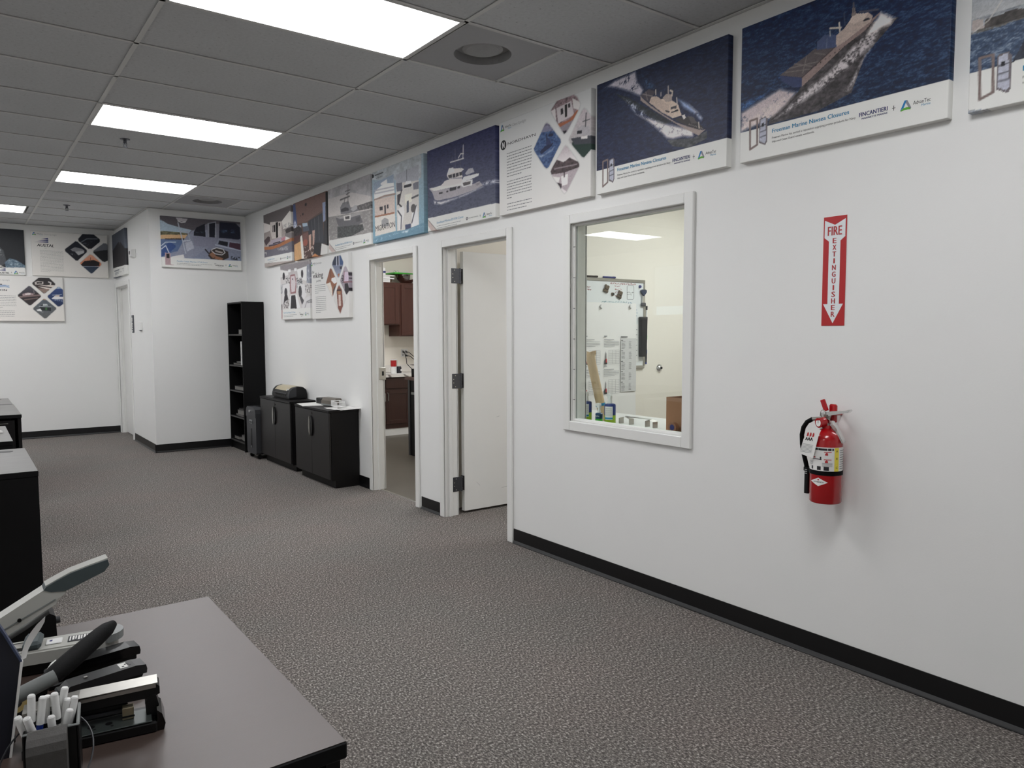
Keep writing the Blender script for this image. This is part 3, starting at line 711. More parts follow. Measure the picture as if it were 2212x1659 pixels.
["l",[[87.3,69.2],[92.5,68.7]],[30,34,60],2],
["unclip",[]],
["clip",[[140.1,83.0],[142.7,81.5],[150.0,73.6],[150.2,43.4],[140.2,37.7],[136.9,39.0],[119.5,55.7],[118.0,59.2],[120.2,61.5],[137.2,81.8]]],
["g",[[124.3,86.2],[124.3,53.0]],[176,164,168],[150,146,146]],
["p",[[122.3,55.2],[151.5,51.1],[151.7,33.6],[124.5,38.5]],[24,46,40]],
["p",[[120.8,59.2],[135.4,57.9],[150.2,56.2],[150.2,48.7],[125.8,52.3]],[52,54,62]],
["p",[[129.1,61.0],[130.6,66.1],[136.7,68.2],[147.3,65.1],[148.8,56.1]],[150,146,150]],
["l",[[143.0,78.2],[142.0,66.2]],[50,50,54],1],
["l",[[138.1,71.5],[148.0,71.5]],[70,70,74],0.7],
["p",[[129.9,64.4],[136.7,63.8],[136.7,60.7],[129.9,61.6]],[30,30,36]],
["p",[[135.4,57.9],[144.9,57.2],[144.9,54.3],[136.1,55.6]],[190,186,184]],
["unclip",[]],
["clip",[[112.7,53.9],[115.9,52.0],[132.8,33.4],[133.4,30.7],[114.7,9.8],[111.5,8.4],[108.9,10.2],[91.2,29.7],[89.7,32.8],[91.2,35.4],[110.2,52.6]]],
["g",[[110.2,53.9],[110.2,39.3]],[160,148,152],[190,184,184]],
["n",[[86.5,40.8],[98.6,43.3],[110.2,38.4],[118.8,41.5],[135.6,33.0],[132.8,22.8],[86.5,30.5]],[64,52,54]],
["p",[[89.7,30.0],[110.2,28.4],[132.8,29.8],[118.8,6.9],[98.6,19.2]],[150,138,142]],
["p",[[105.9,25.4],[116.7,26.4],[116.0,16.4],[107.4,15.9]],[196,190,188]],
["l",[[110.9,38.4],[111.0,24.6]],[60,50,54],1.5],
["l",[[95.6,34.6],[129.9,33.1]],[120,108,112],1],
["p",[[91.2,27.9],[104.4,24.8],[101.6,18.7]],[196,190,186]],
["n",[[98.6,21.0],[107.4,17.9],[105.9,12.5]],[50,40,44]],
["unclip",[]]],"c6":[["g",[[0.8,112.5],[-3.3,0.3]],[140,154,164],[96,136,154]],
["n",[[-2.7,111.5],[69.1,113.0],[144.4,98.7],[143.7,69.5],[77.2,77.7],[-3.5,90.8]],[150,156,160],0.1],
["p",[[5.0,84.9],[66.8,86.4],[70.8,10.5],[7.3,9.8]],[160,158,158]],
["p",[[5.0,84.9],[66.8,87.2],[66.5,75.1],[4.5,71.6]],[122,136,154]],
["p",[[5.3,68.5],[13.1,74.8],[39.6,79.3],[66.5,75.9],[69.1,62.0],[39.1,62.1],[5.8,62.5]],[196,192,188]],
["p",[[26.7,81.5],[46.2,84.1],[47.6,78.2],[28.2,78.4]],[190,188,186]],
["l",[[8.0,74.1],[68.0,70.7]],[150,150,156],1.5],
["l",[[7.8,69.7],[68.3,66.4]],[150,150,156],1.5],
["l",[[5.8,61.0],[39.1,62.1],[70.6,60.3]],[130,110,100],2],
["p",[[6.5,60.8],[69.1,58.4],[69.9,33.4],[8.3,36.7]],[176,160,150]],
["p",[[22.2,49.0],[32.2,48.7],[32.7,43.6],[22.7,44.1]],[36,34,40]],
["p",[[37.0,49.2],[41.9,49.2],[42.1,36.9],[37.3,37.2]],[40,38,44]],
["p",[[45.1,48.9],[49.9,48.9],[50.4,43.8],[45.6,43.8]],[40,38,44]],
["p",[[6.6,38.4],[66.8,36.6],[68.3,33.6],[7.6,36.1]],[140,90,66]],
["p",[[7.0,36.1],[69.3,34.1],[70.8,10.5],[7.3,9.8]],[186,180,172]],
["p",[[28.2,29.8],[38.1,32.3],[49.2,28.7],[50.6,19.8],[27.8,20.3]],[130,128,128]],
["p",[[72.9,85.4],[137.2,88.0],[136.6,4.6],[74.6,7.2]],[176,172,166]],
["p",[[72.9,85.4],[137.2,88.0],[136.7,68.0],[74.1,73.9]],[140,142,150]],
["p",[[96.6,66.2],[102.6,72.1],[115.7,70.7],[118.3,62.8],[98.0,63.1]],[210,206,200]],
["l",[[98.0,65.9],[115.5,65.2]],[40,40,46],3],
["l",[[104.4,87.0],[104.1,73.3]],[60,60,66],0.8],
["p",[[74.1,73.9],[90.8,72.6],[92.0,61.3],[75.4,62.5]],[90,90,100]],
["p",[[121.3,66.4],[136.7,66.7],[136.6,57.2],[122.5,58.0]],[100,100,110]],
["p",[[76.7,58.0],[88.8,59.0],[82.5,45.9],[76.4,43.9]],[50,46,50]],
["l",[[89.0,61.8],[79.4,46.2],[91.3,39.0]],[50,46,50],2],
["p",[[97.8,54.9],[118.2,54.6],[117.8,43.8],[99.0,43.6]],[200,190,176]],
["p",[[103.4,45.7],[109.2,46.2],[108.9,31.1],[102.9,30.5]],[60,66,80]],
["p",[[76.2,38.2],[94.3,41.5],[97.1,32.6],[87.5,11.5],[78.4,9.5]],[190,188,186]],
["l",[[77.7,36.6],[88.0,28.2],[86.0,11.6]],[60,60,70],2],
["p",[[117.5,34.1],[131.8,36.4],[136.7,8.7],[117.0,9.5]],[200,198,194]],
["l",[[129.0,36.7],[117.2,16.4]],[60,60,70],2],
["p",[[98.1,15.7],[114.2,15.4],[114.0,7.0],[98.8,8.0]],[50,60,90]],
["e",[[114.9,40.0],[127.5,28.9]],[70,66,66]],
["l",[[117.8,47.9],[134.9,49.3]],[70,70,74],2],
["p",[[0.3,6.1],[37.3,9.7],[105.4,9.3],[149.2,12.6],[150.2,-4.9],[3.5,-3.3]],[84,122,142]],
["f",[[0.3,4.6],[37.3,8.2],[105.2,8.7],[149.2,10.5],[149.2,7.2],[75.2,5.7],[3.6,-0.3]],[150,184,196],0.5],
["f",[[84.4,7.5],[109.7,9.0],[105.2,3.9],[90.3,5.4]],[210,216,216],0.8],
["p",[[-3.1,97.4],[0.3,98.4],[5.3,96.7],[6.1,93.0],[0.7,92.3],[-2.7,94.4]],[24,24,28]],
["l",[[8.6,95.1],[35.3,94.9]],[40,40,46],0.9]],"c7":[["g",[[-0.5,103.0],[-2.7,59.7]],[150,146,146],[176,170,166]],
["n",[[-0.7,99.7],[73.4,104.4],[157.6,98.2],[156.5,66.9],[88.0,83.1],[-1.3,86.4]],[140,138,140],0.07],
["p",[[-0.7,57.7],[31.0,55.4],[138.2,49.7],[155.8,49.7],[158.1,16.9],[3.8,18.5]],[120,116,114]],
["w2",[[-2.7,59.7],[159.3,51.5],[158.0,15.4],[-0.5,17.2]],[160,156,152],0.6],
["n",[[87.0,61.1],[124.3,60.8],[152.8,61.3],[155.8,50.5],[94.3,53.8]],[90,86,86]],
["n",[[34.3,38.5],[123.1,31.6],[126.5,23.4],[85.2,18.5],[33.5,20.5]],[56,58,58]],
["p",[[28.8,53.3],[47.1,49.3],[101.6,46.6],[114.5,46.6],[123.3,34.6],[108.4,32.5],[46.6,36.9],[36.5,40.0]],[86,84,88]],
["p",[[28.8,53.3],[63.1,51.5],[114.7,51.1],[114.5,46.6],[82.5,46.6],[45.1,49.2]],[140,136,136]],
["p",[[45.9,66.6],[54.2,72.0],[75.9,72.1],[83.2,61.6],[102.1,59.2],[113.0,53.0],[71.1,53.6],[47.4,55.9]],[104,102,106]],
["p",[[47.7,63.1],[63.8,64.3],[75.4,61.8],[77.2,57.7],[49.6,58.9]],[44,42,48]],
["l",[[75.4,96.1],[74.3,69.2]],[70,66,68],1.5],
["l",[[46.4,77.9],[80.1,78.7]],[80,76,78],2],
["l",[[64.5,78.5],[60.2,71.1]],[80,76,78],1.5],
["l",[[68.6,82.8],[80.4,84.3]],[80,76,78],1.5],
["l",[[64.8,88.2],[82.4,87.9]],[80,76,78],1.2],
["p",[[57.3,52.1],[82.7,50.7],[82.4,42.6],[59.0,44.8]],[190,186,182]],
["p",[[63.1,50.2],[78.7,49.2],[78.6,45.1],[63.8,46.2]],[60,56,58]],
["p",[[83.0,58.5],[94.6,62.5],[104.1,62.0],[105.7,56.2],[90.5,54.3]],[150,148,150]],
["p",[[99.6,43.8],[114.5,44.3],[116.0,37.0],[101.1,37.2]],[70,68,72]],
["p",[[-5.0,15.9],[4.0,20.2],[156.3,16.4],[157.5,-1.1],[19.9,-0.7],[-1.3,1.3]],[188,188,184]],
["p",[[1.5,14.4],[25.0,0.7],[11.6,0.7],[1.2,6.9]],[168,150,144]],
["l",[[1.5,15.4],[26.2,0.5]],[110,96,92],0.8]],"c8":[["g",[[-4.1,97.4],[-10.4,0.8]],[90,66,58],[70,48,42]],
["p",[[-2.8,98.0],[10.8,98.9],[18.2,61.3],[-3.0,56.7]],[56,70,112]],
["f",[[-4.3,56.9],[6.8,73.3],[18.2,61.3],[37.3,59.2],[37.0,52.3]],[170,176,190],0.8],
["p",[[10.9,100.5],[148.2,98.4],[142.7,72.6],[65.5,61.8],[18.2,62.3]],[104,76,68]],
["e",[[55.9,93.1],[64.8,88.0]],[24,18,20]],
["e",[[43.3,78.2],[48.9,74.1]],[24,18,20]],
["e",[[33.6,75.9],[37.1,73.8]],[40,30,30]],
["p",[[70.1,61.3],[131.9,67.7],[135.4,15.4],[90.5,23.8],[69.0,42.0]],[44,46,54]],
["l",[[98.1,62.0],[99.4,27.0]],[80,78,84],1.5],
["l",[[114.5,63.3],[116.9,24.6]],[80,78,84],1.5],
["l",[[83.7,60.5],[87.2,43.4]],[80,78,84],1.2],
["p",[[132.8,83.6],[145.4,83.6],[143.7,54.1],[134.3,52.0]],[124,136,168]],
["p",[[146.0,98.5],[156.3,97.9],[156.0,11.8],[145.7,12.8]],[20,18,22]],
["p",[[137.4,52.5],[149.8,52.5],[150.0,14.1],[133.6,18.9]],[34,32,38]],
["p",[[42.3,61.1],[65.5,59.3],[67.3,53.9],[44.3,54.9]],[140,160,176]],
["p",[[44.3,54.9],[69.6,53.8],[73.8,44.9],[46.1,46.2]],[70,76,90]],
["n",[[-3.1,55.1],[25.4,58.9],[41.6,51.8],[38.6,42.6],[-0.2,42.3]],[44,38,40]],
["p",[[-0.3,41.5],[38.8,43.4],[40.8,39.0],[1.5,29.8]],[70,40,40]],
["p",[[1.3,28.0],[35.6,31.8],[44.1,13.8],[38.5,0.5],[2.0,-0.2]],[180,136,88]],
["p",[[31.3,39.2],[39.8,41.6],[44.6,22.3],[47.9,-0.3],[36.1,0.7]],[196,188,180]],
["p",[[43.4,43.0],[69.1,43.6],[65.8,26.2],[56.2,22.1],[45.1,30.8]],[104,68,62]],
["e",[[43.9,32.6],[65.5,21.1]],[140,70,54]],
["p",[[70.9,37.5],[82.4,38.9],[78.7,13.3],[71.8,13.0]],[176,140,124]],
["p",[[87.2,43.4],[98.3,43.8],[94.6,20.2],[88.0,19.8]],[170,136,122]],
["d2",[[46.7,20.3],[94.6,17.5],[93.3,-3.9],[38.5,-0.5]],[196,180,170],26],
["p",[[95.0,23.4],[129.3,19.2],[119.8,0.5],[89.2,1.3]],[30,28,32]],
["p",[[82.4,0.3],[96.1,4.9],[111.2,0.3],[106.7,-0.8]],[184,116,66]],
["p",[[126.1,18.7],[154.0,12.1],[155.3,-1.6],[119.7,-1.1]],[188,186,182]]],"c9":[["g",[[-2.2,99.7],[-7.5,32.5]],[120,110,108],[150,140,134]],
["p",[[-2.0,100.7],[151.7,98.0],[153.6,89.0],[100.9,76.7],[37.3,77.7],[-0.2,85.9]],[84,78,78]],
["p",[[-0.2,85.9],[37.3,77.7],[36.5,66.6],[1.2,65.6]],[186,180,176]],
["p",[[100.9,76.7],[143.5,90.3],[155.8,85.2],[154.3,62.5],[107.9,61.5]],[190,186,180]],
["d2",[[103.1,68.4],[152.5,71.5],[151.5,57.5],[105.1,60.0]],[60,60,66],24],
["p",[[37.6,82.5],[100.9,76.7],[99.0,47.9],[46.6,50.3],[36.5,66.6]],[172,164,158]],
["p",[[68.5,77.9],[80.7,77.9],[80.1,49.7],[69.1,50.0]],[16,14,16]],
["p",[[57.0,74.6],[66.0,74.4],[66.0,61.5],[57.7,61.5]],[36,32,36]],
["p",[[84.7,75.1],[91.5,75.1],[91.8,69.7],[85.4,69.5]],[36,32,36]],
["p",[[50.7,74.3],[54.7,74.4],[53.9,62.8],[50.4,62.6]],[50,46,50]],
["p",[[118.2,59.3],[151.7,61.0],[153.8,53.6],[123.0,51.6]],[54,48,48]],
["p",[[117.8,53.1],[152.3,51.1],[151.7,39.7],[117.5,47.7]],[110,104,104]],
["p",[[0.0,51.1],[24.2,57.4],[35.5,54.3],[35.0,47.7],[11.1,40.5]],[70,58,60]],
["p",[[28.7,39.8],[40.8,48.0],[101.6,48.5],[120.0,47.4],[116.9,39.7],[73.8,38.4],[34.1,37.4]],[150,140,150]],
["l",[[28.5,38.9],[73.8,37.4],[116.9,39.7]],[70,64,76],2.5],
["l",[[51.5,41.0],[90.3,40.8]],[40,36,44],1.5],
["p",[[96.1,46.2],[117.5,47.7],[117.0,40.5],[98.5,41.5]],[170,110,120]],
["p",[[120.0,47.4],[150.3,39.8],[127.1,36.9],[116.9,39.7]],[190,186,182]],
["l",[[-1.2,36.4],[45.4,33.1],[87.2,34.3],[122.0,37.4],[151.5,38.9]],[150,92,56],5],
["p",[[0.2,33.3],[45.2,30.7],[87.0,31.5],[151.3,36.2],[151.3,16.2],[-1.0,19.3]],[92,90,100]],
["n",[[73.1,30.0],[131.8,30.0],[131.3,21.1],[78.4,25.9]],[120,118,124]],
["l",[[2.7,27.7],[12.9,26.9],[12.6,23.1]],[180,176,172],1.5],
["p",[[-2.7,18.5],[150.0,16.9],[152.8,1.5],[-0.5,7.7]],[188,188,184]]],"c10":[["g",[[-7.4,100.3],[-9.5,72.3]],[140,134,134],[176,172,170]],
["p",[[-7.6,99.5],[145.3,98.7],[149.3,91.6],[96.7,88.4],[36.0,87.5],[-5.3,95.2]],[120,114,116]],
["p",[[-5.5,92.8],[43.3,87.9],[42.8,80.7],[-1.6,78.5]],[190,188,186]],
["p",[[87.6,87.4],[136.4,90.3],[139.0,64.3],[95.5,71.3]],[194,192,190]],
["e",[[11.6,86.7],[24.1,73.0]],[40,36,40]],
["e",[[108.1,85.6],[119.0,71.5]],[40,36,40]],
["p",[[42.2,90.3],[55.3,90.3],[55.0,85.6],[43.1,85.6]],[206,204,202]],
["p",[[74.1,90.7],[86.7,90.7],[86.4,85.1],[74.8,85.1]],[206,204,202]],
["p",[[136.6,92.5],[155.7,93.4],[155.7,60.3],[134.7,61.5]],[120,124,136]],
["d2",[[138.4,90.2],[155.5,90.5],[153.6,60.5],[136.7,61.3]],[170,172,180],16],
["p",[[53.4,80.0],[76.7,80.2],[84.0,67.2],[80.3,46.1],[52.2,46.1],[49.8,62.6]],[130,84,86]],
["p",[[56.9,77.5],[75.5,77.2],[80.5,65.9],[75.9,49.5],[57.2,49.0],[54.7,62.5]],[178,168,170]],
["p",[[62.4,73.1],[66.4,73.3],[66.7,70.5],[62.9,70.5]],[24,22,24]],
["n",[[-5.0,65.4],[46.6,66.1],[50.3,53.0],[40.3,45.4],[-3.8,48.9]],[150,150,152]],
["n",[[84.1,68.9],[113.3,68.7],[115.0,60.8],[85.2,51.5]],[150,150,152]],
["d2",[[28.1,76.7],[49.7,77.0],[48.8,64.3],[29.7,65.2]],[30,28,32],22],
["d2",[[82.1,73.6],[113.6,73.3],[112.9,62.6],[83.6,62.5]],[30,28,32],22],
["p",[[9.8,63.8],[46.6,66.1],[48.1,53.1],[31.9,29.5],[7.4,30.2]],[186,184,184]],
["p",[[88.1,60.7],[123.6,60.5],[133.3,41.6],[110.5,27.0],[93.8,43.1]],[186,184,184]],
["e",[[19.3,58.0],[35.2,41.5]],[54,52,56]],
["e",[[93.6,58.5],[110.2,37.5]],[54,52,56]],
["p",[[19.7,44.6],[35.5,44.8],[39.7,36.6],[20.0,33.1],[12.1,25.9]],[40,36,40]],
["p",[[98.1,39.8],[107.1,40.3],[119.7,32.1],[110.3,23.9]],[64,62,66]],
["d2",[[12.8,34.1],[44.7,38.7],[43.4,21.0],[14.1,21.0]],[40,32,34],40],
["p",[[55.7,43.1],[76.6,43.1],[83.1,19.2],[50.3,19.2]],[36,34,38]],
["p",[[47.2,41.8],[55.7,43.9],[50.3,19.2],[42.1,19.3]],[196,194,192]],
["p",[[77.8,43.8],[84.7,43.6],[101.2,19.5],[84.1,19.5]],[200,198,196]],
["d2",[[125.7,58.9],[155.7,58.9],[154.8,43.8],[129.3,44.8]],[30,28,32],30],
["p",[[110.5,25.4],[128.6,36.4],[154.5,40.0],[153.3,18.9],[110.0,19.2]],[182,180,180]],
["l",[[123.3,18.9],[132.6,29.3],[154.1,32.5]],[110,108,112],1.5],
["l",[[136.7,27.7],[153.8,28.7]],[110,108,112],1.5],
["p",[[-13.4,19.7],[154.3,18.9],[156.4,0.5],[-12.2,2.1]],[188,188,184]],
["p",[[1.7,28.4],[6.0,29.0],[5.3,17.9],[1.6,18.0]],[40,34,36]],
["p",[[1.0,18.0],[6.6,18.0],[5.3,2.1],[-0.2,2.3]],[150,112,112]]],"c11":[["g",[[-2.8,94.3],[-8.1,3.8]],[186,186,184],[188,186,182]],
["clip",[[98.6,97.0],[120.3,97.7],[130.7,86.2],[129.7,82.1],[114.4,64.4],[110.9,63.6],[107.6,64.9],[87.4,85.2],[88.5,88.7]]],
["g",[[104.0,98.9],[102.4,65.2]],[60,70,96],[130,136,156]],
["p",[[93.3,97.5],[103.8,97.4],[103.2,83.4],[89.2,84.4]],[26,34,56]],
["p",[[107.3,97.0],[112.6,97.0],[112.7,83.1],[107.6,83.4]],[20,26,44]],
["p",[[116.9,97.7],[131.0,93.8],[128.9,82.1],[117.0,83.1]],[40,66,110]],
["l",[[105.7,97.9],[105.3,83.3]],[170,170,180],2],
["l",[[114.6,97.9],[114.6,83.0]],[170,170,180],2],
["p",[[116.9,80.3],[125.4,80.3],[125.3,75.6],[117.5,76.1]],[40,40,50]],
["p",[[107.8,69.0],[116.4,69.8],[112.7,63.9]],[150,90,60]],
["unclip",[]],
["clip",[[81.4,80.0],[85.4,78.4],[104.7,58.7],[104.5,55.2],[88.5,36.2],[85.4,35.2],[82.4,37.2],[63.3,55.4],[62.1,58.4],[78.1,78.9]]],
["g",[[85.4,79.0],[83.2,37.9]],[120,70,48],[130,80,56]],
["p",[[62.5,56.1],[79.0,58.0],[85.5,47.7],[86.7,35.6],[81.4,36.6]],[190,182,172]],
["p",[[84.6,64.1],[100.5,65.2],[105.5,56.6],[94.8,54.4],[82.6,60.7]],[206,200,192]],
["p",[[89.0,44.8],[100.1,52.6],[99.7,47.0],[88.5,35.4]],[60,54,54]],
["l",[[79.9,78.7],[80.3,66.6]],[90,50,36],1.5],
["unclip",[]],
["clip",[[138.0,79.5],[142.1,77.2],[154.6,64.8],[153.6,43.0],[141.8,35.4],[138.6,36.6],[119.2,55.9],[118.0,58.7],[133.7,77.7]]],
["g",[[137.1,79.5],[135.2,36.4]],[150,140,150],[120,112,120]],
["p",[[131.7,70.3],[150.0,69.8],[148.5,54.9],[131.9,55.1]],[176,160,176]],
["p",[[134.3,53.0],[145.9,53.0],[152.0,41.8],[140.1,35.4],[133.8,42.6]],[30,26,32]],
["d2",[[121.5,66.9],[131.5,67.5],[130.9,52.5],[122.5,52.8]],[40,36,42],26],
["l",[[133.5,71.6],[131.4,55.1],[149.3,54.8]],[110,60,66],1.5],
["d2",[[148.4,70.5],[153.3,70.2],[152.6,55.2],[149.3,55.6]],[30,26,32],14],
["unclip",[]],
["clip",[[112.9,51.6],[117.2,49.7],[135.8,31.5],[135.7,28.0],[118.7,8.4],[116.0,7.0],[112.7,8.5],[93.5,28.2],[92.8,31.0],[109.5,50.0]]],
["p",[[84.1,53.4],[144.1,50.3],[142.1,4.4],[81.8,5.6]],[180,178,174]],
["p",[[103.0,44.1],[112.9,51.6],[123.8,43.1],[126.9,18.7],[122.5,14.6],[116.0,7.0],[107.0,15.7]],[112,62,50]],
["p",[[109.8,36.7],[118.4,36.4],[119.2,18.9],[109.8,18.9]],[180,160,150]],
["p",[[106.5,42.5],[118.5,42.6],[118.4,37.4],[108.0,37.5]],[150,104,66]],
["l",[[104.8,43.6],[118.7,43.3]],[50,24,22],2],
["unclip",[]]],"c12":[["g",[[-0.6,98.0],[-3.2,17.5]],[104,102,112],[110,118,140]],
["p",[[-1.8,91.4],[26.8,83.1],[56.3,76.7],[49.8,69.6],[-0.5,69.9]],[136,154,168]],
["p",[[-1.5,101.2],[151.5,100.7],[151.5,96.0],[86.0,91.6],[58.4,75.7],[28.9,81.0],[11.9,85.1],[0.2,92.7]],[74,70,76]],
["p",[[27.3,98.5],[49.2,98.2],[45.5,91.2],[31.1,92.2]],[150,146,150]],
["l",[[31.1,92.2],[37.3,89.8],[44.4,91.2]],[190,188,190],1.2],
["n",[[-0.5,69.9],[11.5,70.2],[33.5,70.4],[48.9,68.4],[47.7,66.1],[13.2,63.3],[-0.8,61.2]],[82,80,56]],
["p",[[-0.8,62.3],[13.2,64.0],[47.7,66.1],[42.3,57.9],[-1.0,54.7]],[176,140,98]],
["n",[[6.0,55.7],[42.4,59.0],[41.3,56.2],[7.9,53.7]],[50,40,34]],
["p",[[0.0,54.7],[7.9,54.2],[41.3,56.2],[40.6,35.7],[20.2,29.9],[-1.1,18.8]],[70,90,126]],
["p",[[0.3,36.4],[14.8,50.4],[25.6,43.5],[25.5,40.2],[15.2,29.6],[-0.2,20.0]],[40,66,118]],
["l",[[0.0,41.7],[7.7,48.8],[25.8,50.1]],[170,180,190],1.2],
["l",[[0.3,35.2],[7.6,42.1],[13.1,28.4]],[180,186,194],1.2],
["p",[[41.3,56.7],[58.4,75.7],[85.6,79.2],[84.5,42.0],[56.6,21.2],[21.8,19.0]],[118,122,140]],
["p",[[57.9,63.5],[85.3,64.5],[102.4,64.6],[100.6,44.1],[59.5,44.6]],[112,114,132]],
["p",[[59.8,72.6],[64.7,81.8],[80.8,91.1],[81.6,64.8],[59.5,65.8]],[24,26,36]],
["f",[[61.5,73.7],[79.2,76.4],[80.2,70.7],[63.4,70.6]],[90,100,120],0.5],
["p",[[86.1,92.6],[102.3,97.4],[102.4,64.6],[86.3,64.6]],[128,130,142]],
["p",[[89.2,91.7],[100.8,95.2],[99.2,64.6],[88.4,64.6]],[24,26,38]],
["p",[[109.2,96.9],[140.3,97.4],[149.0,88.9],[149.5,66.0],[145.0,63.8],[107.3,65.0]],[20,24,40]],
["f",[[110.3,81.2],[124.5,83.5],[124.4,75.4],[111.3,73.2]],[70,90,120],0.6],
["f",[[130.0,83.8],[140.0,84.6],[138.5,75.4],[129.8,75.9]],[70,90,120],0.6],
["l",[[31.1,88.9],[43.5,29.3]],[150,156,168],1.5],
["l",[[47.1,77.0],[52.6,55.4]],[140,146,158],1.2],
["l",[[34.7,72.2],[48.9,72.7]],[140,146,158],1.2],
["l",[[39.2,53.2],[51.5,55.2]],[170,176,186],1.2],
["p",[[43.1,50.2],[55.6,54.4],[59.4,40.2],[45.6,32.7]],[150,154,166]],
["p",[[106.6,62.6],[150.3,57.9],[150.0,41.7],[99.8,50.9]],[120,124,142]],
["p",[[107.6,59.3],[124.8,57.2],[123.5,47.9],[105.2,51.7]],[26,28,36]],
["p",[[127.6,56.9],[149.2,55.5],[148.9,42.1],[126.3,47.6]],[60,36,50]],
["l",[[99.8,49.8],[150.0,41.0]],[150,156,172],1.5],
["p",[[16.8,21.0],[39.4,26.8],[41.1,19.7],[16.8,18.7]],[186,184,182]],
["p",[[85.2,27.3],[91.0,39.0],[106.1,44.5],[124.4,37.7],[125.2,25.1],[114.0,19.3],[90.3,20.8]],[46,38,36]],
["p",[[87.4,29.8],[95.0,35.9],[101.3,26.0],[94.7,22.1]],[124,84,62]],
["p",[[101.3,27.1],[114.2,23.3],[111.8,19.2],[96.8,21.2]],[128,84,60]],
["l",[[93.1,40.2],[101.8,44.1],[114.7,41.7],[118.2,35.0],[112.1,30.1],[99.2,31.6],[92.4,36.9],[93.1,40.2]],[180,180,182],1.2],
["p",[[99.5,39.5],[114.5,35.9],[112.3,32.9],[99.4,36.0]],[140,132,128]],
["l",[[80.3,39.3],[86.5,31.9]],[30,28,36],2],
["d2",[[128.5,28.8],[147.3,27.6],[147.1,20.7],[129.4,22.0]],[22,22,28],24],
["p",[[-2.1,19.3],[151.6,20.0],[151.0,-1.2],[-2.7,-1.0]],[188,188,184]],
["p",[[5.6,28.4],[15.5,27.9],[15.8,5.5],[24.4,4.6],[5.8,4.5]],[150,124,128]],
["p",[[8.1,26.4],[13.5,26.3],[13.5,17.5],[8.2,17.7]],[26,26,32]]],"c13":[["g",[[-2.9,106.7],[-12.6,63.9]],[46,52,64],[70,76,88]],
["p",[[-3.9,63.1],[40.9,71.1],[75.2,76.6],[98.6,74.1],[113.5,69.5],[141.8,57.9],[159.7,53.1],[152.9,19.2],[-8.5,22.8]],[28,28,32]],
["l",[[85.0,77.0],[93.9,70.2]],[90,90,96],2],
["p",[[-8.3,23.6],[156.7,19.7],[158.5,-1.5],[0.0,1.8]],[186,186,182]],
["d2",[[82.9,17.4],[129.4,15.2],[127.7,6.6],[84.8,8.2]],[40,40,44],9],
["l",[[15.9,15.4],[74.2,14.9]],[90,96,104],2],
["l",[[23.5,11.0],[77.3,10.2]],[120,124,128],1.2],
["l",[[22.9,8.0],[68.5,7.0]],[130,134,138],1.2]],"c14":[["g",[[107.2,102.8],[104.1,26.1]],[30,33,38],[26,28,32]],
["p",[[23.0,41.5],[105.4,59.3],[111.5,52.1],[114.9,34.4],[116.7,26.8],[103.6,15.9],[21.6,11.7]],[60,62,66]],
["f",[[43.0,40.2],[105.2,56.9],[110.3,52.1],[112.8,34.2],[99.8,26.0]],[140,142,146],0.4],
["p",[[112.5,26.6],[121.5,36.0],[134.1,32.9],[151.0,20.8],[150.8,16.9],[114.1,15.0]],[64,84,100]],
["f",[[112.5,26.6],[121.5,36.0],[134.1,32.9],[151.0,20.8],[150.8,16.9],[114.1,15.0]],[140,156,166],0.5],
["p",[[-55.2,12.6],[103.8,20.5],[112.1,16.4],[-55.4,6.6]],[160,156,150]],
["p",[[-55.4,7.8],[149.7,16.9],[152.3,0.2],[-56.2,-9.1]],[188,188,184]]],"c15":[["g",[[-0.2,101.8],[-4.1,2.6]],[180,178,174],[186,182,176]],
["clip",[[100.3,99.7],[122.6,100.3],[134.7,89.6],[134.5,84.1],[116.7,66.6],[110.7,66.3],[91.8,82.5],[91.1,87.8]]],
["g",[[113.3,103.0],[111.8,65.0]],[24,28,38],[16,18,24]],
["l",[[96.0,80.0],[108.1,89.1],[129.5,90.6]],[90,96,106],1.5],
["f",[[96.0,80.0],[107.9,86.3],[127.0,87.6],[107.3,70.1]],[70,76,86],0.4],
["unclip",[]],
["clip",[[85.6,82.0],[89.5,81.0],[107.1,63.3],[107.4,58.7],[88.5,37.9],[84.6,37.7],[64.6,57.9],[64.1,62.3]]],
["g",[[86.7,82.1],[85.1,36.4]],[22,26,40],[20,22,28]],
["p",[[74.5,62.5],[84.0,68.4],[97.8,65.3],[103.5,60.3],[95.1,55.7],[78.9,58.8]],[110,110,114]],
["p",[[83.5,57.7],[101.1,61.5],[102.1,56.2],[90.2,50.1]],[150,150,152]],
["f",[[74.2,54.4],[88.0,52.6],[85.3,44.5],[74.0,51.7]],[120,120,124],0.5],
["unclip",[]],
["clip",[[142.3,81.2],[147.1,81.0],[150.7,77.9],[149.3,41.3],[143.2,37.7],[138.4,38.7],[120.7,57.4],[120.8,62.3]]],
["g",[[141.0,80.5],[139.6,36.5]],[84,88,94],[70,72,78]],
["p",[[116.4,58.5],[135.7,63.8],[152.6,66.3],[151.5,34.5],[115.4,32.6]],[26,28,30]],
["unclip",[]],
["clip",[[113.3,53.4],[118.5,51.7],[135.8,33.7],[135.7,30.4],[117.1,10.2],[113.5,9.6],[94.1,28.8],[92.8,32.7]]],
["g",[[113.8,54.2],[113.0,29.8]],[196,140,112],[176,100,70]],
["p",[[94.1,28.8],[101.4,37.2],[120.5,41.0],[132.2,36.2],[131.9,27.9],[93.9,23.3]],[24,20,22]],
["p",[[89.3,25.8],[136.8,26.9],[119.3,8.3],[109.7,7.8]],[36,48,66]],
["l",[[96.2,24.8],[131.9,26.1]],[130,140,150],1.0],
["l",[[114.3,46.1],[114.0,37.9]],[90,60,50],1],
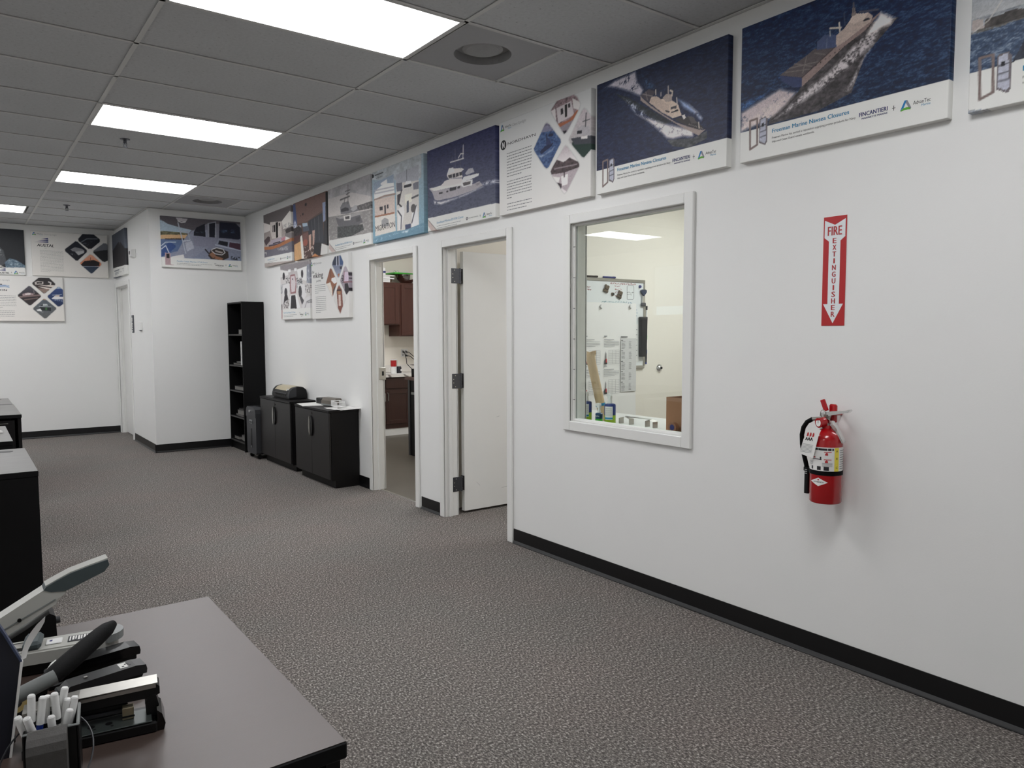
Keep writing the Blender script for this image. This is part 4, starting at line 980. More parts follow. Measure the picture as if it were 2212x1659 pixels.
["unclip",[]]],"c16":[["g",[[32.0,91.4],[28.2,1.3]],[184,182,178],[188,184,178]],
["clip",[[103.6,97.7],[123.8,98.0],[134.6,86.3],[134.6,83.0],[114.6,63.3],[111.8,63.0],[91.8,82.6],[91.3,85.8]]],
["g",[[108.2,98.5],[106.7,62.8]],[36,34,36],[60,50,46]],
["p",[[96.4,81.0],[134.4,82.3],[123.9,71.2],[107.2,76.0]],[186,176,166]],
["p",[[100.5,74.5],[123.9,72.6],[113.4,63.0]],[120,100,90]],
["p",[[95.6,87.4],[101.1,90.2],[112.3,89.4],[112.0,83.5],[96.4,82.1]],[160,152,146]],
["p",[[99.3,87.9],[110.0,88.3],[109.8,85.1],[99.2,84.3]],[30,26,28]],
["l",[[122.3,89.1],[126.7,87.3],[125.4,82.0]],[170,164,160],2],
["l",[[95.2,80.8],[133.1,75.5]],[50,40,38],2],
["unclip",[]],
["clip",[[84.1,78.5],[87.4,78.0],[106.1,58.2],[105.9,54.9],[86.9,36.0],[83.4,35.4],[63.6,55.0],[63.6,58.3]]],
["g",[[85.2,79.2],[83.6,36.0]],[70,68,76],[24,22,24]],
["p",[[62.6,57.7],[106.9,65.5],[105.6,33.7],[61.6,32.9]],[44,38,40]],
["p",[[71.5,60.5],[82.5,64.1],[93.4,61.8],[91.0,57.2],[76.7,55.4],[72.3,54.0]],[140,118,118]],
["p",[[76.9,61.3],[86.7,62.5],[86.7,59.8],[76.7,58.7]],[190,182,180]],
["l",[[92.6,68.9],[94.4,61.2]],[110,104,106],1],
["l",[[66.9,53.9],[105.4,58.8]],[104,86,84],3],
["l",[[75.2,47.6],[99.7,52.1]],[96,80,76],2],
["unclip",[]],
["clip",[[140.0,78.2],[143.4,78.0],[149.5,72.1],[148.9,40.0],[141.8,34.2],[138.4,34.0],[119.8,53.9],[119.3,57.2]]],
["g",[[141.1,78.5],[139.5,34.4]],[40,60,110],[26,40,72]],
["p",[[136.4,74.4],[141.1,78.5],[147.9,74.7]],[130,150,176]],
["p",[[126.6,52.1],[132.5,56.9],[149.5,56.0],[149.3,50.7],[128.7,50.2]],[186,184,186]],
["p",[[131.3,56.9],[135.9,60.3],[142.8,59.8],[141.5,56.5]],[170,150,140]],
["l",[[129.0,59.5],[146.2,61.3]],[120,130,150],1.5],
["f",[[126.6,51.4],[149.3,50.7],[149.0,44.0],[130.8,46.3]],[180,188,200],0.6],
["unclip",[]],
["clip",[[111.3,50.1],[114.6,49.8],[134.3,30.9],[134.3,27.6],[114.6,6.8],[111.1,6.3],[91.1,26.3],[91.0,29.6]]],
["g",[[113.0,50.1],[111.1,6.3]],[72,80,88],[80,80,80]],
["p",[[108.4,48.4],[113.0,51.1],[118.5,47.9]],[150,110,84]],
["p",[[102.3,33.1],[110.2,38.5],[124.8,33.4],[124.3,23.5],[104.1,24.5]],[34,38,40]],
["p",[[109.7,39.2],[117.0,39.3],[119.2,35.4],[109.0,34.5]],[150,156,156]],
["l",[[102.3,33.1],[124.6,32.7]],[130,136,138],1.5],
["p",[[96.4,25.6],[104.3,28.4],[107.4,22.5],[98.5,23.1]],[190,190,190]],
["p",[[113.3,30.6],[117.2,31.2],[117.5,24.6],[113.6,24.6]],[50,90,50]],
["f",[[98.5,23.1],[127.5,20.8],[126.2,16.9],[102.8,17.9]],[140,144,144],0.5],
["unclip",[]]]}''')
def _lat(seed, n=64):
    return np.random.RandomState(seed).rand(n, n)
def vnoise(x, y, seed):
    L = _lat(seed); n = L.shape[0]
    xi = np.floor(x).astype(int); yi = np.floor(y).astype(int); fx = x - xi; fy = y - yi
    fx = fx * fx * (3 - 2 * fx); fy = fy * fy * (3 - 2 * fy)
    a = L[xi % n, yi % n]; b = L[(xi + 1) % n, yi % n]; c = L[xi % n, (yi + 1) % n]; d = L[(xi + 1) % n, (yi + 1) % n]
    return (a * (1 - fx) + b * fx) * (1 - fy) + (c * (1 - fx) + d * fx) * fy
def fbm(x, y, seed, o=4):
    s = 0; t = 0; a = 1.0
    for k in range(o):
        s = s + a * vnoise(x * 2 ** k + 7.3 * k, y * 2 ** k + 3.1 * k, seed + k); t += a; a *= 0.55
    return s / t
def inpoly(gx, gy, P):
    m = np.zeros(gx.shape, bool); n = len(P)
    for i in range(n):
        x0, y0 = P[i]; x1, y1 = P[(i + 1) % n]
        if y0 == y1: continue
        c = ((y0 > gy) != (y1 > gy)) & (gx < (x1 - x0) * (gy - y0) / (y1 - y0) + x0)
        m ^= c
    return m
def segdist(gx, gy, P):
    d = np.full(gx.shape, 1e9)
    for i in range(len(P) - 1):
        x0, y0 = P[i]; x1, y1 = P[i + 1]; L = (x1 - x0) ** 2 + (y1 - y0) ** 2 + 1e-9
        t = np.clip(((gx - x0) * (x1 - x0) + (gy - y0) * (y1 - y0)) / L, 0, 1)
        d = np.minimum(d, np.hypot(gx - x0 - t * (x1 - x0), gy - y0 - t * (y1 - y0)))
    return d
def paint(ops, nx, ny, seed):
    SS = 2 if nx < 200 else 1                           # paint finer, then average down
    X, Y = nx * SS + 1, ny * SS + 1
    gx, gy = np.meshgrid(np.linspace(0, 150, X), np.linspace(0, 100, Y))
    img = np.full((Y, X, 3), 186.0); clip = np.ones((Y, X), bool)
    rs = np.random.RandomState(seed)
    def put(a, c):
        a = (a * clip)[..., None]; img[:] = img * (1 - a) + np.array(c, float) * a
    for k, op in enumerate(ops):
        kind, P = op[0], op[1]
        if kind == 'clip':
            clip = inpoly(gx, gy, P)
            d = segdist(gx, gy, P + P[:1])
            a = np.clip(1.6 - d, 0, 1) * 0.25 * (~clip)     # soft printed edge
            img[:] = img * (1 - a[..., None]) + 120 * a[..., None]
        elif kind == 'unclip': clip = np.ones((Y, X), bool)
        elif kind in ('g', 'g2'):
            y0, y1 = P[0][1], P[1][1]; t = np.clip((gy - y1) / (y0 - y1 + 1e-9), 0, 1)[..., None]
            col = np.array(op[2], float) * t + np.array(op[3], float) * (1 - t)
            m = clip if kind == 'g' else (clip & (gy > y1))
            img[m] = col[m]
        elif kind == 'w':
            n = fbm(gx * 0.26 + gy * 0.08, gy * 0.8, seed + k, 4); n2 = fbm(gx * 0.9, gy * 2.2, seed + 9 + k, 2)
            put(np.clip((n * 0.6 + n2 * 0.4 - 0.5) * 5, 0, 1) * op[3], op[2])
            put(np.clip((0.47 - n) * 4, 0, 1) * 0.35, (10, 14, 28))
        elif kind == 'w2':
            n = fbm(gx * 0.2, gy * 0.7, seed + k, 4)
            put(inpoly(gx, gy, P) * np.clip((n - 0.5) * 5, 0, 1) * op[3], op[2])
        elif kind == 'p': put(inpoly(gx, gy, P).astype(float), op[2])
        elif kind == 'n':
            fq = op[3] if len(op) > 3 else 0.35; n = fbm(gx * fq, gy * fq * 1.6, seed + k, 4); m = inpoly(gx, gy, P) & clip
            f = np.clip(1 + (1.1 if fq > 0.2 else 0.35) * (n - 0.5), 0.4, 1.6)[..., None]
            img[m] = (np.array(op[2], float) * f)[m]
        elif kind == 'f':
            m = inpoly(gx, gy, P); n = 0.5 * fbm(gx * 0.22, gy * 0.3, seed + k, 3) + 0.5 * fbm(gx * 0.8, gy * 1.0, seed + 31 + k, 3)
            d = segdist(gx, gy, P + P[:1]); e = np.clip(d / 2.5, 0.25, 1)
            put(m * e * np.clip((n - (0.78 - 0.62 * op[3])) * 5, 0, 1), op[2])
            put(m * e * np.clip((n - 0.62) * 6, 0, 1) * 0.6, tuple(min(225, c + 26) for c in op[2]))
        elif kind == 'l': put(np.clip(0.5 + (op[3] * 0.62 - segdist(gx, gy, P)) * 1.8, 0, 1), op[2])
        elif kind == 'e':
            (x0, y0), (x1, y1) = P[0], P[1]
            put((((gx - (x0 + x1) / 2) / (abs(x1 - x0) / 2 + 1e-6)) ** 2 + ((gy - (y0 + y1) / 2) / (abs(y1 - y0) / 2 + 1e-6)) ** 2 < 1).astype(float), op[2])
        elif kind == 'd':
            (x0, y0), (x1, y1) = P[0], P[1]
            for i in range(op[3]):
                t = i / (op[3] - 1); put((np.hypot(gx - x0 - t * (x1 - x0), gy - y0 - t * (y1 - y0)) < 0.45).astype(float), op[2])
        elif kind == 'd2':
            xs = [p[0] for p in P]; ys = [p[1] for p in P]; m = inpoly(gx, gy, P)
            for i in range(op[3]):
                cx, cy = rs.uniform(min(xs), max(xs)), rs.uniform(min(ys), max(ys)); a = rs.uniform(0, PI); L = rs.uniform(.02, .12) * (max(ys) - min(ys) + max(xs) - min(xs))
                q = [(cx - L * math.cos(a) / 2, cy - L * math.sin(a) / 2), (cx + L * math.cos(a) / 2, cy + L * math.sin(a) / 2)]
                put(m * np.clip(0.5 + (0.6 - segdist(gx, gy, q)) * 1.8, 0, 1), op[2])
    # photographic texture on everything that is not blank paper
    lum = img @ np.array([.3, .59, .11]); sat = img.max(-1) - img.min(-1)
    ph = np.clip((182 - lum) / 25 + np.clip((sat - 8) / 10, 0, 1), 0, 1)
    g_ = 0.55 * (fbm(gx * 0.5, gy * 0.6, seed + 71, 3) - .5) + 0.75 * (vnoise(gx * 1.7, gy * 2.0, seed + 77) - .5)
    img = np.clip(img * (1 + 0.2 * (ph * g_)[..., None]), 0, 235)
    if SS == 2:
        p = np.pad(img, ((1, 1), (1, 1), (0, 0)), mode='edge')
        img = (p[1:-1, 1:-1] * 2 + p[:-2, 1:-1] + p[2:, 1:-1] + p[1:-1, :-2] + p[1:-1, 2:])[::2, ::2] / 6
    return img
PRINT_GAIN = 1.62
def canvas(key, label, loc, rz, w, nx, ny, h=0.61, depth=0.035, seed=1):
    img = paint(CV[key], nx, ny, seed) / 255.0
    img = img * 0.84 + 0.16 * (img @ np.array([.3, .59, .11]))[..., None]
    lin = np.where(img <= 0.04045, img / 12.92, ((img + 0.055) / 1.055) ** 2.4)
    lin = np.clip((lin - 0.006) * PRINT_GAIN, 0.002, 0.84)
    X, Y = nx + 1, ny + 1
    gx, gz = np.meshgrid(np.linspace(-w / 2, w / 2, X), np.linspace(0, h, Y))
    front = np.stack([gx, np.full_like(gx, -depth), gz], -1).reshape(-1, 3)
    idx = np.arange(X * Y).reshape(Y, X)
    ring = np.concatenate([idx[0, :], idx[1:, -1], idx[-1, -2::-1], idx[-2:0:-1, 0]])
    back = front[ring].copy(); back[:, 1] = 0
    co = np.concatenate([front, back]); cols = np.concatenate([lin.reshape(-1, 3), lin.reshape(-1, 3)[ring]])
    quads = np.stack([idx[:-1, :-1], idx[:-1, 1:], idx[1:, 1:], idx[1:, :-1]], -1).reshape(-1, 4)
    nb = len(ring); bi = np.arange(nb) + X * Y
    sides = np.stack([ring, bi, np.roll(bi, -1), np.roll(ring, -1)], -1)
    F = np.concatenate([quads, sides]).astype(np.int32)
    me = bpy.data.meshes.new('canvas_print')
    me.vertices.add(len(co)); me.vertices.foreach_set('co', co.astype(np.float32).ravel())
    me.loops.add(F.size); me.loops.foreach_set('vertex_index', F.ravel())
    me.polygons.add(len(F)); me.polygons.foreach_set('loop_start', np.arange(len(F), dtype=np.int32) * 4)
    me.update(calc_edges=True); me.validate()
    ca = me.color_attributes.new('Col', 'FLOAT_COLOR', 'POINT')
    ca.data.foreach_set('color', np.concatenate([cols, np.ones((len(cols), 1))], 1).astype(np.float32).ravel())
    me.materials.append(M_PRINT)
    o = link('wall_canvas', me, None, loc, rz)
    tag(o, label, 'canvas', 'boat company canvases on the walls')
    o['w'] = w
    return o
INKS = [M_INKK, M_INKG, M_INKLG, M_INKB, M_INKN, M_INKR, M_LOGOB, M_LOGOG, M_LOGOS, M_INKW]
IK, IG, ILG, IB, IN_, IR, LB, LG_, LS, IW = range(10)
class Ink:
    """prints flat lettering on a canvas; coordinates in 150 x 100 units"""
    def __init__(self, o, h=0.61, depth=0.035):
        self.o = o; self.w = o['w']; self.h = h; self.y = -depth - 0.0007; self.b = MB(); self.lg = MB()
    def P(self, x, z): return (x / 150 * self.w - self.w / 2, z / 100 * self.h)
    def text(self, s, x, z, x1=None, cap=None, ink=IK, slant=0, bold=0.0, mb=None):
        X, Z = self.P(x, z)
        letter((mb or self.b).mat(ink), s, X, Z, (x1 - x) / 150 * self.w if x1 else None, cap / 100 * self.h if cap else None, self.y, slant, bold)
    def poly(self, pts, ink):
        self.lg.mat(ink).poly([(self.P(a, c)[0], self.y - 0.0002 * (ink == IW), self.P(a, c)[1]) for a, c in pts])
    def bars(self, x0, x1, z, n, pitch, hgt, ink=IG, seed=0, last=0.5):
        hgt *= 0.72
        r = random.Random(seed)
        for k in range(n):
            x = x0; end = x1 if k < n - 1 else x0 + (x1 - x0) * last
            while x < end - 0.6:
                L = min(r.uniform(1.2, 4.5), end - x); a = self.P(x, z - k * pitch); c = self.P(x + L, z - k * pitch + hgt)
                self.b.mat(ink).poly([(a[0], self.y, a[1]), (c[0], self.y, a[1]), (c[0], self.y, c[1]), (a[0], self.y, c[1])])
                x += L + 0.75
    def tri(self, x, z, s):
        """three-bar triangle emblem, lower middle at x,z, height s"""
        q = lambda *p: [(x + a * s, z + c * s) for a, c in p]
        self.poly(q((-.52, .06), (-.12, .97), (.12, .97), (-.22, .22), (-.30, .22)), LB)
        self.poly(q((-.02, .78), (.12, .97), (.16, .95), (.55, .16), (.50, .05), (.27, .26)), LS)
        self.poly(q((-.52, .06), (-.44, -.02), (-.1, .05), (.2, .05), (.50, .0), (.40, .24), (.1, .29), (-.22, .25)), LG_)
    def advan(self, x, z, w_=10.5, s=1.0):
        self.text('AdvanTec', x, z, x + w_, 2.3 * s, IK, mb=self.lg); self.text('Marine', x + w_ * .48, z - 1.9 * s, x + w_, 1.4 * s, IB, mb=self.lg)
    def plus(self, x, z):
        for a, c in ((1.1, .18), (.18, 1.6)): self.poly([(x - a, z - c), (x + a, z - c), (x + a, z + c), (x - a, z + c)], IK)
    def ring(self, x, z, r, ink, k=20, aspect=1.5):
        f = (self.w / 150) / (self.h / 100)
        self.poly([(x + r * math.cos(2 * PI * i / k), z + r * f * math.sin(2 * PI * i / k)) for i in range(k)], ink)
    def cut(self, name, stuff=False):
        for nm, mb in ((name if self.b.f else '', self.b), ('', None)):
            if nm:
                q = obj(nm, mb, INKS, self.o)
                if stuff: q['kind'] = 'stuff'
        self.b = MB()
    def cutlogo(self, name='logo'):
        if self.lg.f: obj(name, self.lg, INKS, self.o)
        self.lg = MB()
    def done(self):
        self.cut('body_text', True); self.cutlogo()
def navsea(o):
    k = Ink(o)
    k.text('Freeman Marine Navsea Closures', 28, 16.9, 87, 2.9, IB, bold=0.0006); k.cut('title_lettering')
    k.text('Freeman Marine has earned a reputation supplying proven products for Navy', 28, 12.7, 91.7, 1.45, IK)
    k.text('ships and Coast Guard vessels worldwide.', 28, 9.9, 62, 1.45, IK)
    k.text('FINCANTIERI', 94.2, 13.1, 113, 2.7, IN_, bold=0.0006, mb=k.lg); k.text('MARINETTE MARINE', 96, 11.1, 113.1, 1.1, IN_, bold=0.0003, mb=k.lg); k.cutlogo('partner_logo')
    k.plus(117, 13.6); k.cutlogo('plus_sign'); k.tri(124.5, 10.4, 6.4); k.advan(129.1, 12.7)
    k.done()
def n_mark(k, x, z, r):
    k.ring(x, z, r, IK); f = (k.w / 150) / (k.h / 100)
    for a in (-.42, .22): k.poly([(x + a * r, z - .6 * r * f), (x + (a + .2) * r, z - .6 * r * f), (x + (a + .2) * r, z + .6 * r * f), (x + a * r, z + .6 * r * f)], IW)
    k.poly([(x - .42 * r, z + .45 * r * f), (x - .1 * r, z + .45 * r * f), (x + .42 * r, z - .45 * r * f), (x + .1 * r, z - .45 * r * f)], IW)
def product(o, title, x0, x1, z, tags, mark, h=0.61, ink=IB):
    k = Ink(o, h)
    k.text(title, x0, z, x1, 2.5, ink, slant=0.1); k.cut('title_lettering')
    for i, (t, xe) in enumerate(tags): k.bars(x0, xe, z - 3.4 - 2.6 * i, 1, 2, .75, IG, 7 + i, 1.0)
    if mark == 'nord':
        n_mark(k, 91.5, z - 2.1, 2.0); k.text('NORDHAVN', 95, z - 2.6, 115, 1.2, IK, mb=k.lg)
    else:
        viking(k, 98.5, z - 4.4, 0.38)
    k.cutlogo('partner_logo')
    k.plus(119.2, z - 2.2); k.cutlogo('plus_sign'); k.tri(127.4, z - 5.6, 6.2); k.advan(132.2, z - 3.2)
    k.done()
def viking(k, x, z, s):
    """hand-drawn word mark"""
    k.text('viking', x, z, x + 43 * s, 9.0 * s if s > .5 else 7 * s, IK, slant=-0.1, bold=0.0012 * max(s, .5), mb=k.lg)
    k.text('yachts', x + 13 * s, z - 6.5 * s, x + 33 * s, 3.4 * s, IK, slant=0.25, mb=k.lg)
    k.text('the', x - 6 * s, z + 8.5 * s, x + 5 * s, 5 * s, IK, slant=0.3, mb=k.lg)
def spotlight(o, h=0.61, dx=0.0, dz=0.0, cs=True):
    k = Ink(o, h)
    k.tri(6 + dx, 90 + dz, 7.0); k.text('AdvanTec', 11 + dx, 92.6 + dz, 22.5 + dx, 2.3, IK, mb=k.lg); k.text('Marine', 16.5 + dx, 90.6 + dz, 22.5 + dx, 1.4, IB, mb=k.lg)
    k.cutlogo()
    if cs: k.text('Client Spotlight', 24.6 + dx, 91.6 + dz, 48.9 + dx, 3.0, ILG); k.cut('title_lettering')
    return k
R = -PI / 2
def rw(y_hi, w, z=2.222): return ((0, y_hi - w / 2, z), R, w)
SP = dict(c1=(1.206, .905), c2=(2.182, .908), c3=(3.152, .895), c4=(4.10, .900), c5=(5.05, .905), c6=(6.0, .893), c7=(6.97, .935), c8=(7.91, .905), c9=(8.88, .905))
def put_c(key, label, nx, ny, seed):
    y, w = SP[key]; l, r, w = rw(y, w); return canvas(key, label, l, r, w, nx, ny, seed=seed)
o = put_c('c2', 'large canvas of a grey navy ship seen from astern on dark blue sea', 300, 200, 5); navsea(o)
o = put_c('c3', 'canvas of a tan warship steaming bow-first with white foam on navy sea', 260, 200, 12); navsea(o)
o = put_c('c1', 'canvas of a river scene with a shoreline, cut off by the picture edge', 220, 150, 23); navsea(o)
o = put_c('c4', 'white client spotlight canvas with a black round N emblem and four diamond photos', 190, 170, 31)
k = spotlight(o); n_mark(k, 8, 75, 5.4); k.text('NORDHAVN', 16, 73.5, 65, 2.7, IK, mb=k.lg)
k.bars(14.4, 58.5, 64.2, 9, 3.05, 1.1, IG, 3, .6); k.bars(14.3, 58.5, 34.3, 7, 2.95, 1.1, IG, 4, .2); k.bars(14.5, 58.4, 10.5, 3, 3.3, 1.1, IG, 5, .8); k.done()
o = put_c('c5', 'canvas of a white motor yacht on deep blue water above a crane caption', 190, 170, 41); product(o, 'Steelhead Marine ES1500 Crane', 22, 83.4, 7.3, [('', 77.7), ('', 69)], 'nord')
o = put_c('c6', 'pale blue collage canvas with a big word Migration across a yacht stern', 170, 170, 53)
k = Ink(o); k.text('MIGRATION', 8.3, 16.2, 68.9, 7.6, IK, slant=0.05); k.cut('title_lettering'); k.text('NORDHAVN', 13, 89.5, 34, 1.6, IK, mb=k.lg); k.done()
o = put_c('c7', 'canvas of a grey trawler yacht under a cloudy sky in faded tones', 160, 150, 61); product(o, 'Steelhead Marine ES1500 Crane', 24.5, 86.7, 8.9, [('', 80.7), ('', 66)], 'nord')
put_c('c8', 'brown canvas of a varnished teak side deck seen along a cabin', 120, 150, 71)
o = put_c('c9', 'canvas of a cream aft deck with an orange rail stripe over grey hull', 110, 140, 83); product(o, 'ES1500 Crane', 19.1, 57.8, 11.4, [('', 72.8), ('', 50)], 'nord')
o = canvas('c10', 'lower-row canvas of a grey and white yacht engine room', (0, 8.35 - .435, 1.59), R, .87, 120, 140, seed=91); product(o, 'Pacific Coast Marine 1711 Door', 13.4, 75.7, 11.6, [('', 81), ('', 63.6)], 'viking')
o = canvas('c11', 'lower-row white client spotlight canvas beside the engine room picture', (0, 7.43 - .455, 1.585), R, .91, 130, 150, seed=101)
k = spotlight(o, dx=-4.2, dz=-.8); viking(k, 7, 68, 1.0); k.bars(14.5, 59, 55.5, 5, 3.2, 1.0, IG, 3, .35); k.bars(16.8, 60.5, 36, 9, 3.2, 1.0, IG, 4, .5); k.done()
o = canvas('c12', 'canvas of a boat cockpit with dark cabin windows on the white alcove', (-1.005 + .465, YA, 2.235), 0, .93, 190, 120, h=.605, seed=111); product(o, 'Pacific Coast Marine 1710 Door', 26.8, 84.2, 11.6, [('', 92), ('', 72)], 'viking', h=.605)
o = canvas('c13', 'narrow-looking dark canvas of a mountain over the door by the alcove corner', (XA, 12.04 - .495, 2.235), R, .99, 70, 100, seed=121)
k = Ink(o); k.bars(20, 60, 9, 3, 3, .9, IG, 2, .8); k.done()
def austal(k, x, z, w_):
    k.text('AUSTAL', x, z, x + w_, w_ * .185, IK, slant=0.18, bold=0.0012, mb=k.lg)
    s = w_ / 33
    for i, (a, c) in enumerate(((-5, 9.5), (1.5, 13.2), (8, 17))):
        k.poly([(x + a * s, z + c * s), (x + 22 * s, z + (c + 3.2) * s), (x + 22.6 * s, z + c * s), (x + 12 * s, z + (c + .2) * s)], IN_)
o = canvas('c14', 'dark canvas on the back wall cropped by the picture edge, with pale spray', (-3.14 + .4575, YB, 2.235), 0, .915, 150, 100, h=.605, seed=131)
k = Ink(o, .605); austal(k, 100, 2, 20); k.cutlogo('partner_logo'); k.plus(124, 5.0); k.cutlogo('plus_sign'); k.tri(132.3, 1.5, 7.6); k.advan(137.5, 4.2); k.done()
o = canvas('c15', 'upper white client spotlight canvas on the back wall with a sunset diamond', (-2.145 + .46, YB, 2.237), 0, .92, 180, 110, h=.605, seed=141)
k = spotlight(o, .605); austal(k, 10.4, 65.3, 32.6); k.text('USA', 24, 61.8, 29, 1.3, IG); k.bars(15.6, 60.5, 56.5, 19, 2.62, .62, IG, 6, .45); k.done()
o = canvas('c16', 'lower white client spotlight canvas on the back wall with four boat diamonds', (-2.71 + .4575, YB, 1.615), 0, .915, 180, 110, h=.605, seed=151)
k = Ink(o, .605); k.text('Client Spotlight', 25.5, 89, 49.5, 2.8, ILG); k.cut('title_lettering')
for i in range(3): k.poly([(26, 73.5 + i * 1.9), (40, 75 + i * 1.9), (48.5, 73.2 + i * 2.2), (48.5, 74 + i * 2.2), (40, 76 + i * 1.9), (26, 74.6 + i * 1.9)], LB)
k.text('SON', 27.0, 66.2, 43.5, 3.6, IK, bold=0.0012, mb=k.lg)
k.poly([(26, 79.8), (35.4, 79.8), (35.4, 81.4), (26, 81.4)], IK)
k.bars(18, 59.8, 55.3, 8, 3.6, 1.0, IG, 8, .4); k.bars(18, 56, 22, 5, 3.9, 1.0, IG, 9, .3); k.done()
# ------------------------------------------------------------------ fire extinguisher and its sign
t = thing('fire_extinguisher_sign', 'red and white fire extinguisher arrow sign flat on the wall', 'sign', (0, 1.7215, 1.463), R)
SW_, SH_ = 0.103, 0.461
obj('sign_plate', MB().box(-SW_ / 2, SW_ / 2, -0.002, 0, 0, SH_), M_SIGNRED, t)
A_ = [(.05, .03), (.5, .078), (.95, .03), (.95, .19), (.75, .225), (.75, .80), (.93, .80), (.5, .978), (.06, .80), (.25, .80), (.25, .225), (.05, .19)]
obj('white_arrow', MB().poly([(-SW_ / 2 + u * SW_, -0.0026, SH_ * (1 - v)) for u, v in A_]), M_SIGNWHITE, t)
b = MB(); letter(b, 'FIRE', -0.031, SH_ * (1 - .172), 0.062, SH_ * .082, -0.0034, bold=0.0009); obj('fire_lettering', b, M_SIGNRED, t)
for i, c in enumerate('EXTINGUISHER'):
    b = MB(); wl = 0.005 if c == 'I' else 0.0155
    letter(b, c, -wl / 2, SH_ * (1 - .245 - i * .0612), wl, SH_ * .047, -0.0034, bold=0.0009); obj('letter', b, M_SIGNRED, t)

EX, EY = -0.088, 1.684
t = thing('fire_extinguisher', 'red fire extinguisher with black hose and white inspection tag hung on the wall', 'extinguisher', (EX, EY, 0.722), R)
# local: +x = along the wall (towards -y of the room), -y = into the room
r = 0.064
obj('cylinder', MB().lathe([(0.0, 0.004), (0.05, 0.0), (r - 0.004, 0.0), (r, 0.006), (r, 0.262), (r - 0.003, 0.276), (r - 0.012, 0.291), (r - 0.028, 0.303), (0.026, 0.309), (0.02, 0.312), (0.02, 0.325), (0.0, 0.325)], 40), M_RED, t, True)
def band(z0, z1, a0, a1, rr, k=16):
    return [[(rr * math.sin(a0 + (a1 - a0) * i / k), -rr * math.cos(a0 + (a1 - a0) * i / k), z) for i in range(k + 1)] for z in (z0, z1)]
D_ = math.radians
lab = obj('label', MB().strip(band(0.139, 0.238, D_(-70), D_(126), r + 0.0006, 28)), M_PAPER, t)
def rl(z0, z1, a0, a1, ink, nm='label_print'):
    return band(z0, z1, D_(a0 + 34), D_(a1 + 34), r + 0.0011, 6)
b = MB(); b.strip(rl(0.139, 0.237, 25, 43, 0)); obj('yellow_stripe', b, M_YEL, lab)
b = MB(); b.strip(rl(0.225, 0.234, -70, 22, 0)); obj('title_bar', b, M_INKK, lab)
b = MB()
for a0, a1, z0, z1 in ((-62, -54, .143, .157), (-36, -22, .142, .158), (-12, 6, .142, .158)): b.strip(rl(z0, z1, a0, a1, 0))
q = obj('pictograms', b, M_INKK, lab); q['kind'] = 'stuff'
b = MB()
for i in range(9): b.strip(rl(.148 + .0095 * i, .1505 + .0095 * i, 48, 84, 0))
for z in (.176, .172, .168, .163): b.strip(rl(z, z + .0015, -75, -55, 0)); b.strip(rl(z - .004, z - .0025, -18, 18, 0))
q = obj('body_text', b, M_INKG, lab); q['kind'] = 'stuff'
b = MB()
for z in (.205, .174): b.strip(rl(z, z + .008, -8, 2, 0)); b.strip(rl(z + .008, z + .011, -5, 0, 0)); b.strip(rl(z + .012, z + .015, -12, 14, 0))
for a in (-52,): b.strip(rl(.192, .197, a, a + 8, 0))
q = obj('red_figures', b, M_INKR, lab); q['kind'] = 'stuff'
b = MB(); b.strip(rl(.186, .189, -58, -20, 0)); b.strip(rl(.185, .198, -26, -21, 0)); obj('aiming_figure', b, M_INKK, lab)
b = MB()
for c, z in (('A', .219), ('B', .188), ('C', .150)):
    vs, fs = glyphs(c); xm = max(v[0] for v in vs); s_ = 0.013
    b.add([((r + .0017) * math.sin(D_(68) + (v[0] - xm / 2) * s_ / r), -(r + .0017) * math.cos(D_(68) + (v[0] - xm / 2) * s_ / r), z + v[1] * s_) for v in vs], fs)
q = obj('class_letters', b, M_INKK, lab); q['kind'] = 'stuff'
obj('strap', MB().lathe([(r, .120), (r + .002, .1205), (r + .002, .1385), (r, .139)], 40), M_RUB, t, True)
# diamond maker's mark
def diamond(s, z, a, rr):
    rows = []
    for i in range(9):
        u = -1 + i / 4.0; hgt = (1 - abs(u)) * s * .49
        an = D_(a) + u * s / rr * 1.06
        rows.append([(rr * math.sin(an), -rr * math.cos(an), z - hgt), (rr * math.sin(an), -rr * math.cos(an), z + hgt)])
    return rows
dm = obj('diamond_mark', MB().strip(diamond(0.036, 0.092, 4, r + 0.0006)), M_PAPER, t)
b = MB(); vs, fs = glyphs('AMEREX'); xm = max(v[0] for v in vs); s_ = 0.0082
b.add([((r + .0012) * math.sin(D_(4) + (v[0] - xm / 2) * s_ * 1.5 / r), -(r + .0012) * math.cos(D_(4) + (v[0] - xm / 2) * s_ * 1.5 / r), .0895 + v[1] * s_ * .9) for v in vs], fs)
obj('mark_lettering', b, M_INKK, dm)
b = MB(); b.strip(band(.099, .104, D_(1), D_(7), r + .0012, 3)); obj('mark_flame', b, M_INKR, dm)
